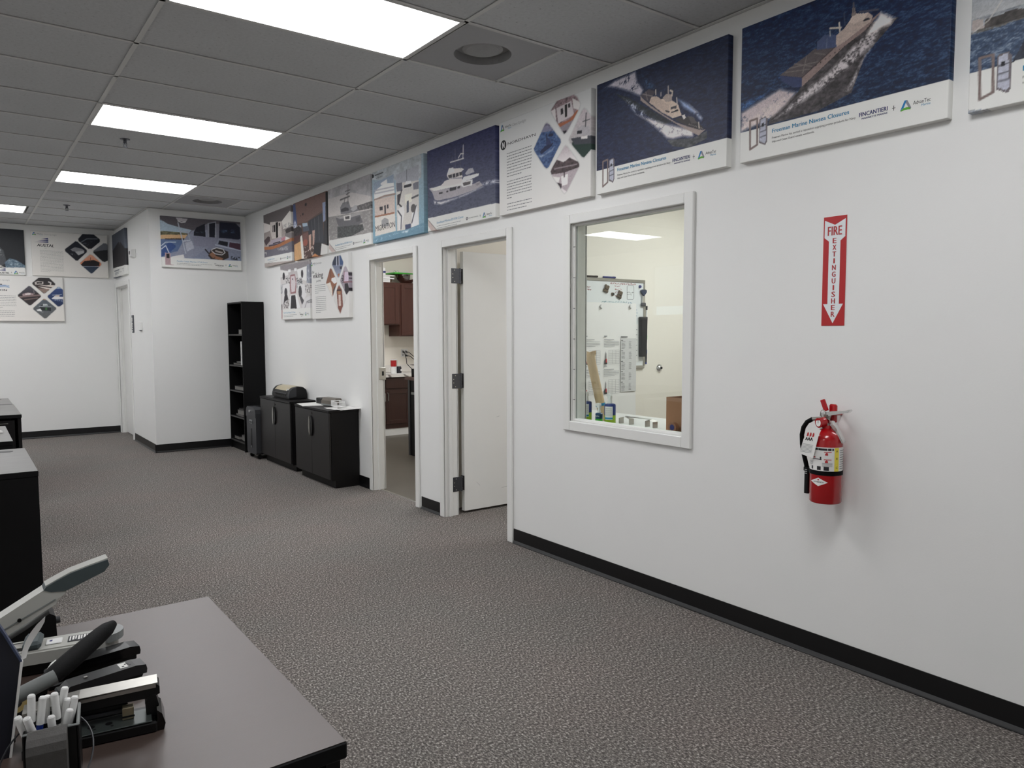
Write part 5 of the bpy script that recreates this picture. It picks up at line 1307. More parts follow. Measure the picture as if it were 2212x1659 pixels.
# valve head
obj('valve_body', MB().lathe([(0.0, .325), (.017, .325), (.017, .335), (.013, .34), (.013, .356), (.016, .36), (.016, .37), (0, .37)], 18), M_STEEL, t, True)
g = obj('pressure_gauge', MB().cyl((-.006, -.012, .338), (-.016, -.040, .335), .021, seg=20), M_RED, t, True)
obj('gauge_face', MB().cyl((-.0161, -.0402, .335), (-.0164, -.0410, .335), .015, seg=18), M_PAPER, g)
obj('gauge_needle', MB().box(-.0175, -.0155, -.0418, -.0415, .333, .345), M_INKK, g)
obj('carry_handle', MB().prism([(-.028, .362), (-.024, .376), (.03, .386), (.085, .392), (.100, .398), (.103, .393), (.094, .384), (.03, .370), (-.01, .356)], -.012, .010, 'y'), M_CHROME, t)
obj('squeeze_lever', MB().prism([(-.026, .356), (-.012, .358), (.025, .345), (.048, .315), (.078, .262), (.074, .256), (.04, .306), (.012, .334), (-.02, .342)], -.012, .010, 'y'), M_CHROME, t)
b = MB(); b.box(-.004, .030, .012, .030, .333, .412, .006); b.box(.0, .018, .03, .088, .362, .372, .003)
obj('wall_hook', b, M_RED, t)
b = MB(); b.at((0, -.004, .385), 0, 0, D_(-22)).box(-.013, .007, -.005, .005, 0, .05, .002); obj('pull_tab', b, M_RED, t)
ring = [(-.012 + .012 * math.cos(a), -.014, .372 + .016 * math.sin(a)) for a in [2 * PI * i / 18 for i in range(19)]]
obj('pin_ring', MB().tube(ring, .0013, 6, False), M_STEEL, t, True)
hp = [(-.016, -.006, .352), (-.034, -.012, .349), (-.056, -.018, .346), (-.078, -.022, .332), (-.093, -.024, .308), (-.100, -.024, .275), (-.099, -.022, .235), (-.092, -.018, .19), (-.083, -.014, .15), (-.078, -.010, .12)]
obj('hose', MB().tube(hp[2:], .0095, 12), M_RUB, t, True)
obj('hose_fitting', MB().tube(hp[:3], .0085, 12).mat(0), M_STEEL, t, True)
nz = obj('nozzle', MB().cyl((-.078, -.010, .024), (-.078, -.010, .138), .0125, seg=16), M_BLKPL, t, True)
obj('nozzle_clip', MB().box(-.092, -.055, -.020, 0.0, .120, .138, .002), M_BLKPL, nz)
b = MB()
for k in range(3): b.box(-.084, -.073, -.0235, -.0222, .125 - k * .008, .129 - k * .008)
obj('nozzle_marks', b, M_INKLG, nz)['kind'] = 'stuff'
tagm = obj('inspection_tag', MB().prism([(-.030, .318), (-.006, .322), (.019, .311), (.009, .287), (-.014, .19), (-.0755, .203), (-.060, .262), (-.043, .302)], -.078, -.0775, 'y'), M_PAPER, t)
b = MB()
for i in range(3): b.poly([(-.045 + i * .0125, -.0785, .279 - i * .0005), (-.036 + i * .0125, -.0785, .281), (-.034 + i * .0125, -.0785, .292), (-.037 + i * .0125, -.0785, .298), (-.041 + i * .0125, -.0785, .294)])
obj('tag_figures', b, M_INKR, tagm)['kind'] = 'stuff'
b = MB(); letter(b, 'AAA', -.051, .262, .034, .014, -.0785, slant=0.12, bold=0.0009); obj('tag_lettering', b, M_INKK, tagm)
b = MB()
for i in range(7): b.poly([(-.062 - i * .0018, -.0785, .246 - i * .0055), (-.014 - i * .0012, -.0785, .243 - i * .0055), (-.014 - i * .0012, -.0785, .2445 - i * .0055), (-.062 - i * .0018, -.0785, .2475 - i * .0055)])
obj('tag_text', b, M_INKG, tagm)['kind'] = 'stuff'

# ------------------------------------------------------------------ alcove fittings
t = thing('alarm_siren', 'small white rounded motion detector on the alcove side above the door', 'detector', (XA, 10.60, 2.41), R)
obj('back_plate', MB().box(-.085, .085, -.012, 0, 0, .11, .004), M_WHITE, t)
obj('housing', MB().prism([(0, .004), (-.03, .004), (-.058, .02), (-.062, .05), (-.058, .092), (-.035, .106), (0, .106)], -.075, .075, 'x').at(), M_WHITE, t, True)
obj('lens', MB().cyl((.0, -.058, .062), (.0, -.066, .062), .022, seg=16), M_CHAR, t, True)
t.name = 'motion_detector'
t = thing('door_reader', 'tall slim dark metal key reader plate beside the closed alcove door', 'reader', (XA, 10.865, 1.45), R)
obj('plate', MB().box(-.05, .05, -.012, 0, 0, .235, .004), M_DKSTEEL, t)
b = MB()
for k in range(4): b.box(-.036, .036, -.0165, -.012, .018 + k * .03, .04 + k * .03, .002)
b.box(-.034, .034, -.018, -.012, .15, .2, .003); obj('buttons', b, M_CHROME, t)
t = thing('thermostat', 'small white ribbed thermostat on the alcove side past the key reader', 'thermostat', (XA, 10.33, 1.46), R)
obj('body', MB().box(-.045, .06, -.035, 0, .02, .13, .006), M_WHITE, t)
b = MB()
for k in range(5): b.box(-.09, -.046, -.025, 0, .03 + k * .016, .042 + k * .016, .002)
obj('vent_slats', b, M_MIDGREY, t)
obj('side_box', MB().box(-.09, -.045, -.022, 0, .02, .12, .002), M_WHITE, t)
obj('knob', MB().cyl((.045, -.02, .012), (.045, -.02, .022), .014, seg=12), M_CHAR, t)

# ------------------------------------------------------------------ bookshelf in the corner
BX, BY0, BY1, BZ = -0.27, 9.05, 9.63, 1.82
t = thing('bookshelf', 'tall narrow black open bookshelf standing in the alcove corner', 'bookshelf', (0, (BY0 + BY1) / 2, 0), R)
hw = (BY1 - BY0) / 2; dp = -BX
for s in (-1, 1): obj('side_panel', MB().box(s * hw, s * (hw - .018), -dp, -.006, 0, BZ, .001), M_BLACK, t)
obj('top_panel', MB().box(-hw + .018, hw - .018, -dp, -.006, BZ - .018, BZ), M_BLACK, t)
obj('back_panel', MB().box(-hw + .018, hw - .018, -.012, -.006, .0, BZ - .018), M_BLACK, t)
SHZ = [1.43, 1.05, .735, .415, .115]
M_EDGE = mat('shelf_edge', (58, 57, 56), .5, var=.1)
for z in SHZ:
    sh = obj('shelf', MB().box(-hw + .018, hw - .018, -dp + .004, -.012, z - .018, z), M_BLACK, t)
    obj('edge_band', MB().box(-hw + .018, hw - .018, -dp + .003, -dp + .004, z - .018, z), M_EDGE, sh)
obj('kick_plate', MB().box(-hw + .018, hw - .018, -dp + .02, -dp + .035, 0, .097), M_BLACK, t)
def world_shelf(lx, ly, z, e=.0015):
    return (ly, (BY0 + BY1) / 2 - lx, z + e)
M_PAGES = mat('grey_pages', (120, 118, 114), .8, var=.2, scale=200, stretch=(.1, .1, 4)); M_BOOKG = mat('grey_cover', (96, 94, 92), .6, var=.1); M_BOOKD = mat('dark_cover', (48, 47, 48), .5, var=.1)
def book(label, lx, ly, z, w, d, h, cm, name='book', rz=0.0):
    t = thing(name, label, 'book', world_shelf(lx, ly, z), R + rz, 'books and binders in the black bookshelf')
    obj('cover', MB().box(-w / 2, w / 2, -d / 2, d / 2, 0, .003).box(-w / 2, w / 2, -d / 2, d / 2, h - .003, h).box(-w / 2, w / 2, d / 2 - .003, d / 2, .003, h - .003), cm, t)
    obj('pages', MB().box(-w / 2 + .003, w / 2 - .003, -d / 2 + .004, d / 2 - .003, .003, h - .003), M_PAGES, t)
book('thick grey binder lying flat on the uppermost bookshelf board', .13, -.13, SHZ[0], .24, .2, .055, M_BOOKG, 'binder')
book('thin book lying flat at the bottom of the pile beside the white frame', -.03, -.14, SHZ[1], .28, .22, .022, M_BOOKD)
book('grey book lying on top of the thin book by the white frame', -.02, -.13, SHZ[1] + .022, .24, .18, .018, M_BOOKG)
t = thing('picture_frame', 'white upright frame standing in the bookshelf on its second board', 'frame', world_shelf(.185, -.147, SHZ[1]), R + 1.5)
b = MB()
b.box(-.11, -.095, -.01, .01, 0, .29, .003); b.box(.095, .11, -.01, .01, 0, .29, .003); b.box(-.095, .095, -.01, .01, 0, .015, .003); b.box(-.095, .095, -.01, .01, .275, .29, .003)
obj('border', b, M_WHITE, t); obj('backing', MB().box(-.095, .095, -.002, .006, .015, .275), M_BOOKG, t)
book('wide dark binder lying on the third bookshelf board', .0, -.135, SHZ[2], .36, .2, .05, M_BOOKD, 'binder', .03)
book('grey catalogue at the bottom of the loose pile on the fourth board', -.02, -.137, SHZ[3], .32, .2, .02, M_BOOKG, 'catalogue', -.05)
book('thick pale catalogue in the middle of the loose pile on the fourth board', .06, -.13, SHZ[3] + .02, .28, .2, .055, M_BOOKG, 'catalogue', .1)
book('slim dark booklet on top of the loose pile on the fourth board', .0, -.13, SHZ[3] + .075, .26, .18, .012, M_BOOKD, 'booklet', -.1)
book('pale paper-edged catalogue lying on the lowest bookshelf board', .12, -.13, SHZ[4], .26, .2, .06, M_BOOKG, 'catalogue', -.1)
book('black ring binder lying beside the catalogue on the lowest board', -.14, -.13, SHZ[4], .2, .22, .04, M_BLKPL, 'binder')

# ------------------------------------------------------------------ shredder
t = thing('paper_shredder', 'dark grey paper shredder on casters between the bookshelf and a cabinet', 'shredder', (-0.165, 8.60, 0), R)
bw, bd = .165, .165
b = MB(); b.prism([(-bw, .075), (-bw + .02, .055), (bw - .02, .055), (bw, .075), (bw + .004, .50), (bw - .0, .52), (-bw, .52), (-bw - .004, .5)], -bd, bd, 'y'); obj('bin', b, M_CHAR, t)
b = MB(); b.prism([(-bw - .006, .48), (bw + .006, .48), (bw + .006, .525), (bw - .004, .57), (bw - .04, .597), (-bw + .05, .597), (-bw + .01, .575), (-bw - .006, .535)], -bd - .006, bd + .004, 'y'); hd = obj('head', b, M_CHAR, t)
obj('feed_slot', MB().box(-.11, .11, -.06, -.045, .5965, .6), M_BLKPL, hd); obj('top_inset', MB().box(-.12, .12, -.1, .1, .5955, .5985), M_BLKPL, hd)
obj('power_switch', MB().lathe([(.0, 0), (.016, 0), (.016, .008), (0, .01)], 16, (0, 0, 0), 'y').at(), M_CHROME, hd, True, (-.02, -bd - .015, .545))
gp = MB(); gp.prism([(-.05, .405), (.05, .405), (.05, .44), (.043, .447), (-.043, .447), (-.05, .44)], -bd - .0075, -bd - .001, 'y'); hh_ = obj('pull_handle', gp, M_MIDGREY, t)
obj('handle_recess', MB().box(-.038, .038, -bd - .009, -bd - .0076, .412, .43), M_BLKPL, hh_)
b = MB(); b.box(-.016, .016, -bd - .003, -bd - .0005, .12, .345, .001); wv = obj('level_window', b, M_BLKPL, t)
obj('maker_label', MB().poly([(-.012, -bd - .0045, .125), (.012, -bd - .0045, .125), (.008, -bd - .0045, .15), (-.004, -bd - .0045, .15)]), M_INKLG, wv)
for sx in (-1, 1):
    for sy in (-1, 1):
        b = MB(); b.cyl((sx * .13 - .012, sy * .12, .026), (sx * .13 + .012, sy * .12, .026), .026, seg=16); b.box(sx * .13 - .017, sx * .13 + .017, sy * .12 - .012, sy * .12 + .012, .03, .06)
        obj('caster', b, M_BLKPL, t, True)

# ------------------------------------------------------------------ two low cabinets
def cabinet(label, y0, y1, xf, xb=-.008, hgt=.735, seam=.53):
    w = (y1 - y0) / 2; d = -xf + xb
    t = thing('storage_cabinet', label, 'cabinet', (xb, (y0 + y1) / 2, 0), R)
    b = MB(); b.box(-w, w, -d + .02, 0, .07, hgt - .022); b.box(-w + .012, w - .0, -d + .055, 0, 0, .07); obj('carcass', b, M_ESP, t)
    obj('top_board', MB().box(-w - .004, w + .004, -d - .004, .0, hgt - .022, hgt, .002), M_ESP, t)
    for s in (-1, 1):
        xa, xb_ = (-w + .002, -.0015) if s < 0 else (.0015, w - .002)
        dr = obj('door', MB().box(xa, xb_, -d, -d + .018, .085, hgt - .026, .002), M_DOORB, t)
        # half-moon pull
        x = -.012 if s < 0 else .012
        pts = []
        for i in range(11):
            a = PI * i / 10; pts.append((x + s * .036 * math.sin(a), .55 - .098 * math.cos(a)))
        pts += [(x, .648), (x, .452)]
        hp_ = MB(); hp_.prism(pts, -d - .014, -d, 'y'); obj('handle', hp_, M_STEEL if s < 0 else M_BLKPL, dr)
        if s > 0: obj('lock', MB().cyl((.018, -d, .672), (.018, -d - .004, .672), .009, seg=14), M_BLKPL, dr)
    return t
cabinet('dark two-door cabinet carrying a laminator, next to the grey shredder', 7.46, 8.40, -.285)
cabinet('dark two-door cabinet covered with papers next to the kitchen door frame', 6.42, 7.27, -.302, hgt=.728)
# laminator
t = thing('laminator', 'black and beige laminating machine on the far low cabinet', 'laminator', (-.115, 7.93, .735), R)
lw = .25
prof = [(-.10, .012), (-.102, .04), (-.09, .088), (-.06, .118), (.0, .134), (.06, .126), (.092, .1), (.1, .05), (.1, .012)]
obj('body', MB().prism([(p[0], p[1]) for p in prof], -lw, lw, 'x'), M_BLKPL, t, True)
b = MB(); rows = [[(x, p[0] * 1.02 - .0, p[1] + .003) for p in prof[2:7]] for x in (-.20, .205)]
b.strip(rows); obj('top_cover', b, mat('beige_plastic', (186, 176, 150), .4, var=.03), t, True)
b = MB(); b.prism([(-.104, .016), (-.106, .04), (-.092, .09), (-.06, .12), (-.02, .13), (-.02, .03)], lw - .03, lw + .012, 'x'); obj('end_cap', b, M_CHAR, t, True)
b = MB(); b.prism([(-.104, .016), (-.106, .04), (-.092, .09), (-.06, .12), (.0, .136), (.06, .126), (.094, .1), (.1, .03)], -lw - .012, -lw + .002, 'x'); obj('end_cap', b, M_MIDGREY, t, True)
b = MB()
for k in range(14): b.box(-.18 + k * .026, -.17 + k * .026, -.1045, -.1, .03, .05)
obj('vent_slots', b, M_BLKGL, t)['kind'] = 'stuff'
obj('feed_mouth', MB().box(-lw + .02, lw - .05, -.112, -.1, .055, .064, .003), M_CHAR, t)
obj('dial', MB().cyl((lw - .02, -.095, .1), (lw - .02, -.11, .104), .014, seg=14), M_CHROME, t, True)
obj('foot', MB().box(-lw + .01, lw - .01, -.09, .09, 0, .012, .003), M_BLKPL, t)
# things on the near cabinet
ZC = .728
t = thing('paper_stack', 'loose white papers at the shredder end of the paper-covered cabinet top', 'paper', (-.20, 7.10, ZC), R)
for k in range(4):
    b = MB(); b.at((random.uniform(-.02, .02), random.uniform(-.015, .015), .0012 * k), random.uniform(-.3, .3)).box(-.14, .14, -.1, .1, 0, .001); obj('sheet', b, M_PAPER, t)
t = thing('paper_stack', 'crumpled white papers hanging over the door-side edge of the cabinet', 'paper', (-.13, 6.50, ZC), R)
for k in range(5):
    b = MB(); a = random.uniform(-.35, .35); rows = []
    for i in range(7):
        u = -.13 + i * .0433; rows.append([(u, -.105 + j * .07, .0015 * k + .0012 + (.005 * math.sin(5 * u * 8 + k + j)) ** 2 * 30 * .02) for j in range(4)])
    b.at((random.uniform(-.05, .02), random.uniform(-.02, .02), .0), a).strip(rows); obj('sheet', b, M_PAPER, t)
t = thing('hole_punch', 'grey-brown metal hole punch on the paper-covered cabinet against the wall', 'hole punch', (-.085, 6.86, ZC), R + .1)
obj('base', MB().box(-.13, .13, -.045, .045, 0, .02, .004), M_MIDGREY, t)
obj('press_bar', MB().prism([(-.045, .02), (-.045, .05), (-.02, .078), (.035, .078), (.045, .05), (.045, .02)], -.125, .125, 'x'), mat('taupe_metal', (104, 97, 88), .4, .2), t)
t = thing('clamp_block', 'black bracketed block behind the loose papers on the near cabinet', 'tool', (-.075, 7.13, ZC), R)
obj('block', MB().box(-.05, .09, -.04, .04, 0, .06, .004), M_BLKPL, t); obj('bracket', MB().box(-.075, -.05, -.03, .03, 0, .065, .002), M_PAPER, t)
t = thing('wire_basket', 'small white slotted letter tray on the cabinet near the kitchen door frame', 'tray', (-.13, 6.60, ZC + .012), R - .15)
obj('bottom', MB().box(-.11, .11, -.04, .04, 0, .004), M_WHITE, t)
b = MB()
for s in (-1, 1):
    b.box(-.11, .11, s * .04, s * .037, .048, .055); b.box(s * .11, s * .107, -.04, .04, .048, .055)
obj('rim', b, M_WHITE, t)
for k in range(12):
    for s in (-1, 1): obj('slat', MB().box(-.11 + k * .0195, -.104 + k * .0195, s * .04, s * .038, .004, .048), M_WHITE, t)

# ------------------------------------------------------------------ row of dark desks along the picture edge
def desk(label, x1, y0, y1, length, hgt=.74, slot=True, drawers=2, top=M_DESK, plain=False):
    t = thing('desk', label, 'desk', (x1, (y0 + y1) / 2, 0), 0, 'dark office desks')
    d = (y1 - y0) / 2
    obj('desktop', MB().box(-length, 0, -d, d, hgt - .03, hgt, .003), M_BLACK, t)
    obj('top_laminate', MB().box(-length + .002, -.002, -d + .002, d - .002, hgt, hgt + .001), top, t)
    obj('side_panel', MB().box(-.03, -.004, -d + .023, d - .004, 0, hgt - .03), M_ESP, t)
    obj('side_panel', MB().box(-length + .02, -length + .05, -d + .03, d - .03, 0, hgt - .03), M_ESP, t)
    obj('back_panel', MB().box(-length + .05, -.05, d - .06, d - .03, .02, hgt - .03), M_ESP, t)
    w = (length - .10) / drawers
    if plain: obj('front_panel', MB().box(-length, -.002, -d + .002, -d + .022, 0, hgt - .03, .001), M_BLACK, t); drawers = 0
    for k in range(drawers):
        zt = hgt - .05
        for i in range(2):
            z1 = zt - i * .31
            dr = obj('drawer', MB().box(-.053 - k * w, -.05 - (k + 1) * w + .006, -d + .012, -d + .05, z1 - .30, z1, .003), M_ESP, t)
            obj('handle', MB().box(-.1 - k * w, -(k + 1) * w, -d + .004, -d + .012, z1 - .028, z1 - .022, .002), M_STEEL, dr)
    if slot:
        pts = []
        for i in range(9):
            a = -PI / 2 + PI * i / 8; pts.append((-.10 + .035 * math.cos(a), d - .11 + .035 * math.sin(a)))
        pts += [(-.55, d - .075), (-.55, d - .145)]
        obj('cable_slot', MB().prism(pts, hgt - .001, hgt + .0022, 'z'), M_BLKPL, t)
    return t
M_DESKG = mat('grey_reflection_top', (112, 111, 108), .35, var=.22, scale=7, stretch=(1, 2.5, 1))  # dark glossy tops; mottled grey paints in the ceiling they reflect
desk('dark desk with a grey reflection painted on its top, first beyond the desk with the staplers', -2.695, 4.45, 5.40, 1.6, top=M_DESKG, plain=True)
desk('dark desk partly hidden behind the first desk with a painted reflection', -2.735, 5.80, 6.80, 1.6, top=M_DESKG, plain=True)
desk('dark desk with a plain front standing third along the row', -2.58, 7.70, 8.86, 1.6, slot=False, top=M_DESKG)
desk('dark desk with a cable slot in the row, the one by the back wall', -2.585, 8.89, 9.75, 1.6, top=M_DESKG)
t = thing('paper_stack', 'small stack of white paper at the edge of the second desk in the row', 'paper', (-2.90, 6.42, .7435), .2)
for k in range(3): obj('sheet', MB().box(-.13, .105, -.14, .14, .004 * k, .004 * k + .0035), M_PAPER, t)
desk('dark desk crowded with staplers and pens, closest to the viewpoint', -2.49, 1.148, 2.026, 1.75, slot=False)
# ------------------------------------------------------------------ kitchen seen through door 1
def shaker(parent, name, x0, x1, z0, z1, yf, m, pull=None, drawer=False):
    """framed door front facing -y: rails, stiles and a recessed panel"""
    s = .055 if not drawer else .0
    b = MB()
    if drawer: b.box(x0, x1, yf, yf + .019, z0, z1, .003)
    else:
        b.box(x0, x0 + s, yf, yf + .019, z0, z1, .002); b.box(x1 - s, x1, yf, yf + .019, z0, z1, .002)
        b.box(x0 + s, x1 - s, yf, yf + .019, z0, z0 + s, .002); b.box(x0 + s, x1 - s, yf, yf + .019, z1 - s, z1, .002)
    d = obj(name, b, m, parent)
    if not drawer: obj('panel', MB().box(x0 + s - .003, x1 - s + .003, yf + .008, yf + .016, z0 + s - .003, z1 - s + .003), m, d)
    if pull is not None:
        h = MB(); h.tube([(pull, yf - .001, z1 - .04), (pull, yf - .026, z1 - .05), (pull, yf - .028, z1 - .10), (pull, yf - .026, z1 - .15), (pull, yf - .001, z1 - .16)], .006, 8)
        obj('handle', h, M_STEEL, d, True)
    return d
def wall_cabinet(label, x0, x1, z0, z1, splits, yf=9.55):
    t = thing('wall_cabinet', label, 'cabinet')
    obj('carcass', MB().box(x0, x1, yf + .02, KB - .002, z0, z1), M_WOODC, t)
    obj('face_frame', MB().box(x0, x1, yf + .012, yf + .02, z0, z1), M_WOODC, t)
    for a, c in splits: shaker(t, 'door', a, c, z0 + .015, z1 - .025, yf - .007, M_WOODC)
wall_cabinet('reddish-brown kitchen wall cabinet with the shorter door and white boxes above', 1.20, 2.119, 1.553, 2.16, [(1.22, 1.655), (1.665, 2.10)])
wall_cabinet('reddish-brown kitchen wall cabinet with the longer door under the bowls', 2.121, 3.0, 1.39, 2.16, [(2.145, 2.55), (2.56, 2.98)])
t = thing('base_cabinet', 'dark brown kitchen base cabinet with two bar-handled doors under the counter', 'cabinet')
obj('carcass', MB().box(1.30, 2.14, 9.30, KB - .002, .10, .82), M_WOODCD, t)
shaker(t, 'drawer', 1.32, 1.735, .665, .812, 9.281, M_WOODCD, drawer=True); shaker(t, 'drawer', 1.745, 2.12, .665, .812, 9.281, M_WOODCD, drawer=True)
shaker(t, 'door', 1.32, 1.737, .165, .645, 9.281, M_WOODCD, pull=1.72); shaker(t, 'door', 1.743, 2.12, .165, .645, 9.281, M_WOODCD, pull=1.765)
m = bpy.data.materials.new('marble_laminate'); m.use_nodes = True
nt = m.node_tree; n = nt.nodes; wv = n.new('ShaderNodeTexWave'); wv.inputs['Scale'].default_value = 1.6; wv.inputs['Distortion'].default_value = 9; wv.inputs['Detail'].default_value = 4; wv.wave_type = 'BANDS'; wv.bands_direction = 'DIAGONAL'
tc = n.new('ShaderNodeTexCoord'); nt.links.new(tc.outputs['Object'], wv.inputs[0]); rp = n.new('ShaderNodeValToRGB'); rp.color_ramp.elements[0].position = .0; rp.color_ramp.elements[0].color = srgb(120, 112, 108); rp.color_ramp.elements[1].position = .12; rp.color_ramp.elements[1].color = srgb(226, 222, 216)
nt.links.new(wv.outputs['Fac'], rp.inputs[0]); nt.links.new(rp.outputs[0], n['Principled BSDF'].inputs['Base Color']); n['Principled BSDF'].inputs['Roughness'].default_value = .3
t = thing('countertop', 'white marbled kitchen countertop with a short backsplash behind the mugs', 'counter')
obj('slab', MB().box(1.25, 3.15, 9.25, KB - .002, .822, .86, .004), m, t); obj('backsplash', MB().box(1.25, 3.15, KB - .022, KB - .002, .86, .965, .003), m, t)
# things on top of the wall cabinets
for k, (w, d, h, dx, lab) in enumerate(((.16, .26, .022, 0, 'lowest white tray in the pile on the kitchen wall cabinet'), (.16, .26, .022, 0, 'second white tray from the bottom on the kitchen wall cabinet'), (.22, .28, .014, .03, 'wide white tray sticking out in the middle of the pile'), (.16, .26, .022, 0, 'white tray above the wide one on the wall cabinet'), (.22, .28, .012, .03, 'second wide white tray near the top of the pile'))):
    z = 2.1605 + [0, .0235, .047, .0625, .086][k]
    t = thing('tray', lab, 'tray', (1.90 + dx, 9.70, z), 0, 'white trays on the wall cabinet')
    obj('bottom', MB().box(-w / 2, w / 2, -d / 2, d / 2, 0, .004), M_WHITE, t)
    b = MB()
    for s in (-1, 1): b.box(s * w / 2, s * (w / 2 - .004), -d / 2, d / 2, .004, h); b.box(-w / 2 + .004, w / 2 - .004, s * d / 2, s * (d / 2 - .004), .004, h)
    obj('rim', b, M_WHITE, t)
t = thing('carton', 'white carton with a dark blue stripe on top of the white trays', 'box', (1.88, 9.70, 2.262), 0)
obj('body', MB().box(-.07, .07, -.05, .05, 0, .11, .002), M_PAPER, t); obj('stripe', MB().box(-.071, .074, -.0515, -.0501, .035, .063), M_INKN, t)
b_ = MB(); b_.lathe([(.05, .0), (.08, .004), (.14, .06), (.165, .115), (.162, .117), (.135, .06), (.075, .009), (0, .008)], 28)
t = thing('metal_bowl', 'shiny steel mixing bowl lying open on the kitchen wall cabinet', 'bowl', (2.30, 9.68, 2.163)); obj('shell', b_, M_CHROME, t, True)
obj('rim', MB().tube([(.163 * math.cos(2 * PI * i / 28), .163 * math.sin(2 * PI * i / 28), .117) for i in range(29)], .004, 6), M_CHROME, t, True)
t = thing('brown_basket', 'woven brown shallow bowl beside the steel bowl on the wall cabinet', 'bowl', (2.06, 9.79, 2.163)); b_ = MB(); b_.lathe([(.04, 0), (.045, .004), (.07, .075), (.067, .076), (.045, .01), (0, .01)], 22)
obj('shell', b_, mat('brown_woven', (96, 76, 58), .7, var=.3, scale=80), t, True)
for k in range(3): obj('band', MB().tube([((.052 + .006 * k) * math.cos(2 * PI * i / 22), (.052 + .006 * k) * math.sin(2 * PI * i / 22), .015 + .022 * k) for i in range(23)], .003, 6), M_KRAFT, t, True)
t = thing('green_tray', 'bright green flat tray lying across the steel bowl', 'tray', (2.22, 9.70, 2.2865), .1)
obj('base', MB().box(-.18, .2, -.12, .12, 0, .008, .003), M_GREEN, t); b = MB()
for s in (-1, 1): b.box(-.18, .2, s * .12, s * .114, .008, .02); b.box(-.18 if s < 0 else .194, -.174 if s < 0 else .2, -.114, .114, .008, .02)
obj('rim', b, M_GREEN, t)
t = thing('plate', 'white plate resting in the bright green tray', 'plate', (2.26, 9.69, 2.296)); b = MB(); b.lathe([(.03, 0), (.06, .002), (.1, .014), (.099, .017), (.06, .006), (0, .005)], 26); obj('dish', b, M_WHITE, t, True)
t = thing('skewer_rings', 'small wire ring handles sticking up above the green tray', 'utensil', (2.12, 9.68, 2.297))
for k in range(2): obj('wire_loop', MB().tube([(.05 * k + .018 * math.cos(2 * PI * i / 16), .01, .024 + .02 * math.sin(2 * PI * i / 16)) for i in range(17)], .003, 6), M_CHROME, t, True)
# things on the counter
def mug(label, x, y, z, m, h=.1, r=.043, handle=True, mark=None, name='mug'):
    t = thing(name, label, 'mug', (x, y, z))
    b = MB(); b.lathe([(r - .005, 0), (r, .004), (r, h), (r - .004, h), (r - .006, .008), (0, .007)], 24); obj('body', b, m, t, True)
    if handle: obj('handle', MB().tube([(-r + .003, 0, h * .82), (-r - .018, 0, h * .85), (-r - .03, 0, h * .6), (-r - .024, 0, h * .3), (-r + .003, 0, h * .2)], .005, 8), m, t, True)
    return t
t = mug('white coffee mug with a blue arrow mark under a red cup', 1.955, 9.45, .8615, M_WHITE)
b = MB()
for s in (-1, 1): b.add([((.0437) * math.sin(a), -.0437 * math.cos(a), zz) for a, zz in ((.25, .05 + s * .028), (.45, .05 + s * .028), (.85, .05), (.62, .05))], [[0, 1, 2, 3]])
obj('arrow_print', b, M_INKB, t)
t = mug('red cup stacked upside down on the white mug', 1.955, 9.45, .9625, M_RED, h=.105, r=.044, handle=False, name='cup')
b = MB(); b.lathe([(.0445, .09), (.0447, .105), (.044, .1055), (.0435, .09)], 24); obj('white_rim', b, M_WHITE, t, True)
vs, fs = glyphs('ETE'); b = MB(); b.add([(.0447 * math.sin(.75 + (v[1] * .03 / .044)), -.0447 * math.cos(.75 + v[1] * .03 / .044), .08 - v[0] * .034) for v in vs], fs); obj('lettering', b, M_INKW, t)
t = thing('coffee_sleeve', 'dark blue insulated can holder beside the white mug', 'cup', (2.048, 9.47, .8615)); b = MB(); b.lathe([(.034, 0), (.038, .004), (.04, .05), (.037, .088), (.03, .1), (0, .1)], 20); obj('body', b, mat('navy_foam', (18, 18, 30), .6), t, True)
obj('round_patch', MB().cyl((.018, -.0345, .048), (.0185, -.0385, .048), .014, seg=14), M_INKW, t)
t = thing('drinking_glass', 'clear tall glass standing behind the dark can holder', 'glass', (2.07, 9.62, .8615)); b = MB(); b.lathe([(.03, 0), (.036, .18), (.034, .18), (.028, .006), (0, .006)], 20); obj('tumbler', b, M_GLASS, t, True)
t = thing('magazine', 'white printed leaflets lying flat at the counter edge below the mug', 'paper', (1.90, 9.32, .861), .15)
for k in range(3): b = MB(); b.at((.02 * k, .012 * k, .002 * k), .12 * k).box(-.16, .16, -.05, .05, 0, .0015); obj('sheet', b, M_PAPER if k != 1 else M_INKLG, t)
t = thing('wall_outlet', 'white double wall outlet above the kitchen counter with three plugs', 'outlet', (2.37, KB, 1.08)); obj('plate', MB().box(-.055, .055, -.006, 0, 0, .12, .002), M_WHITE, t)
for x in (-.025, .025):
    for z in (.03, .085): obj('socket', MB().box(x - .012, x + .012, -.0075, -.006, z - .014, z + .014), M_INKLG, t)
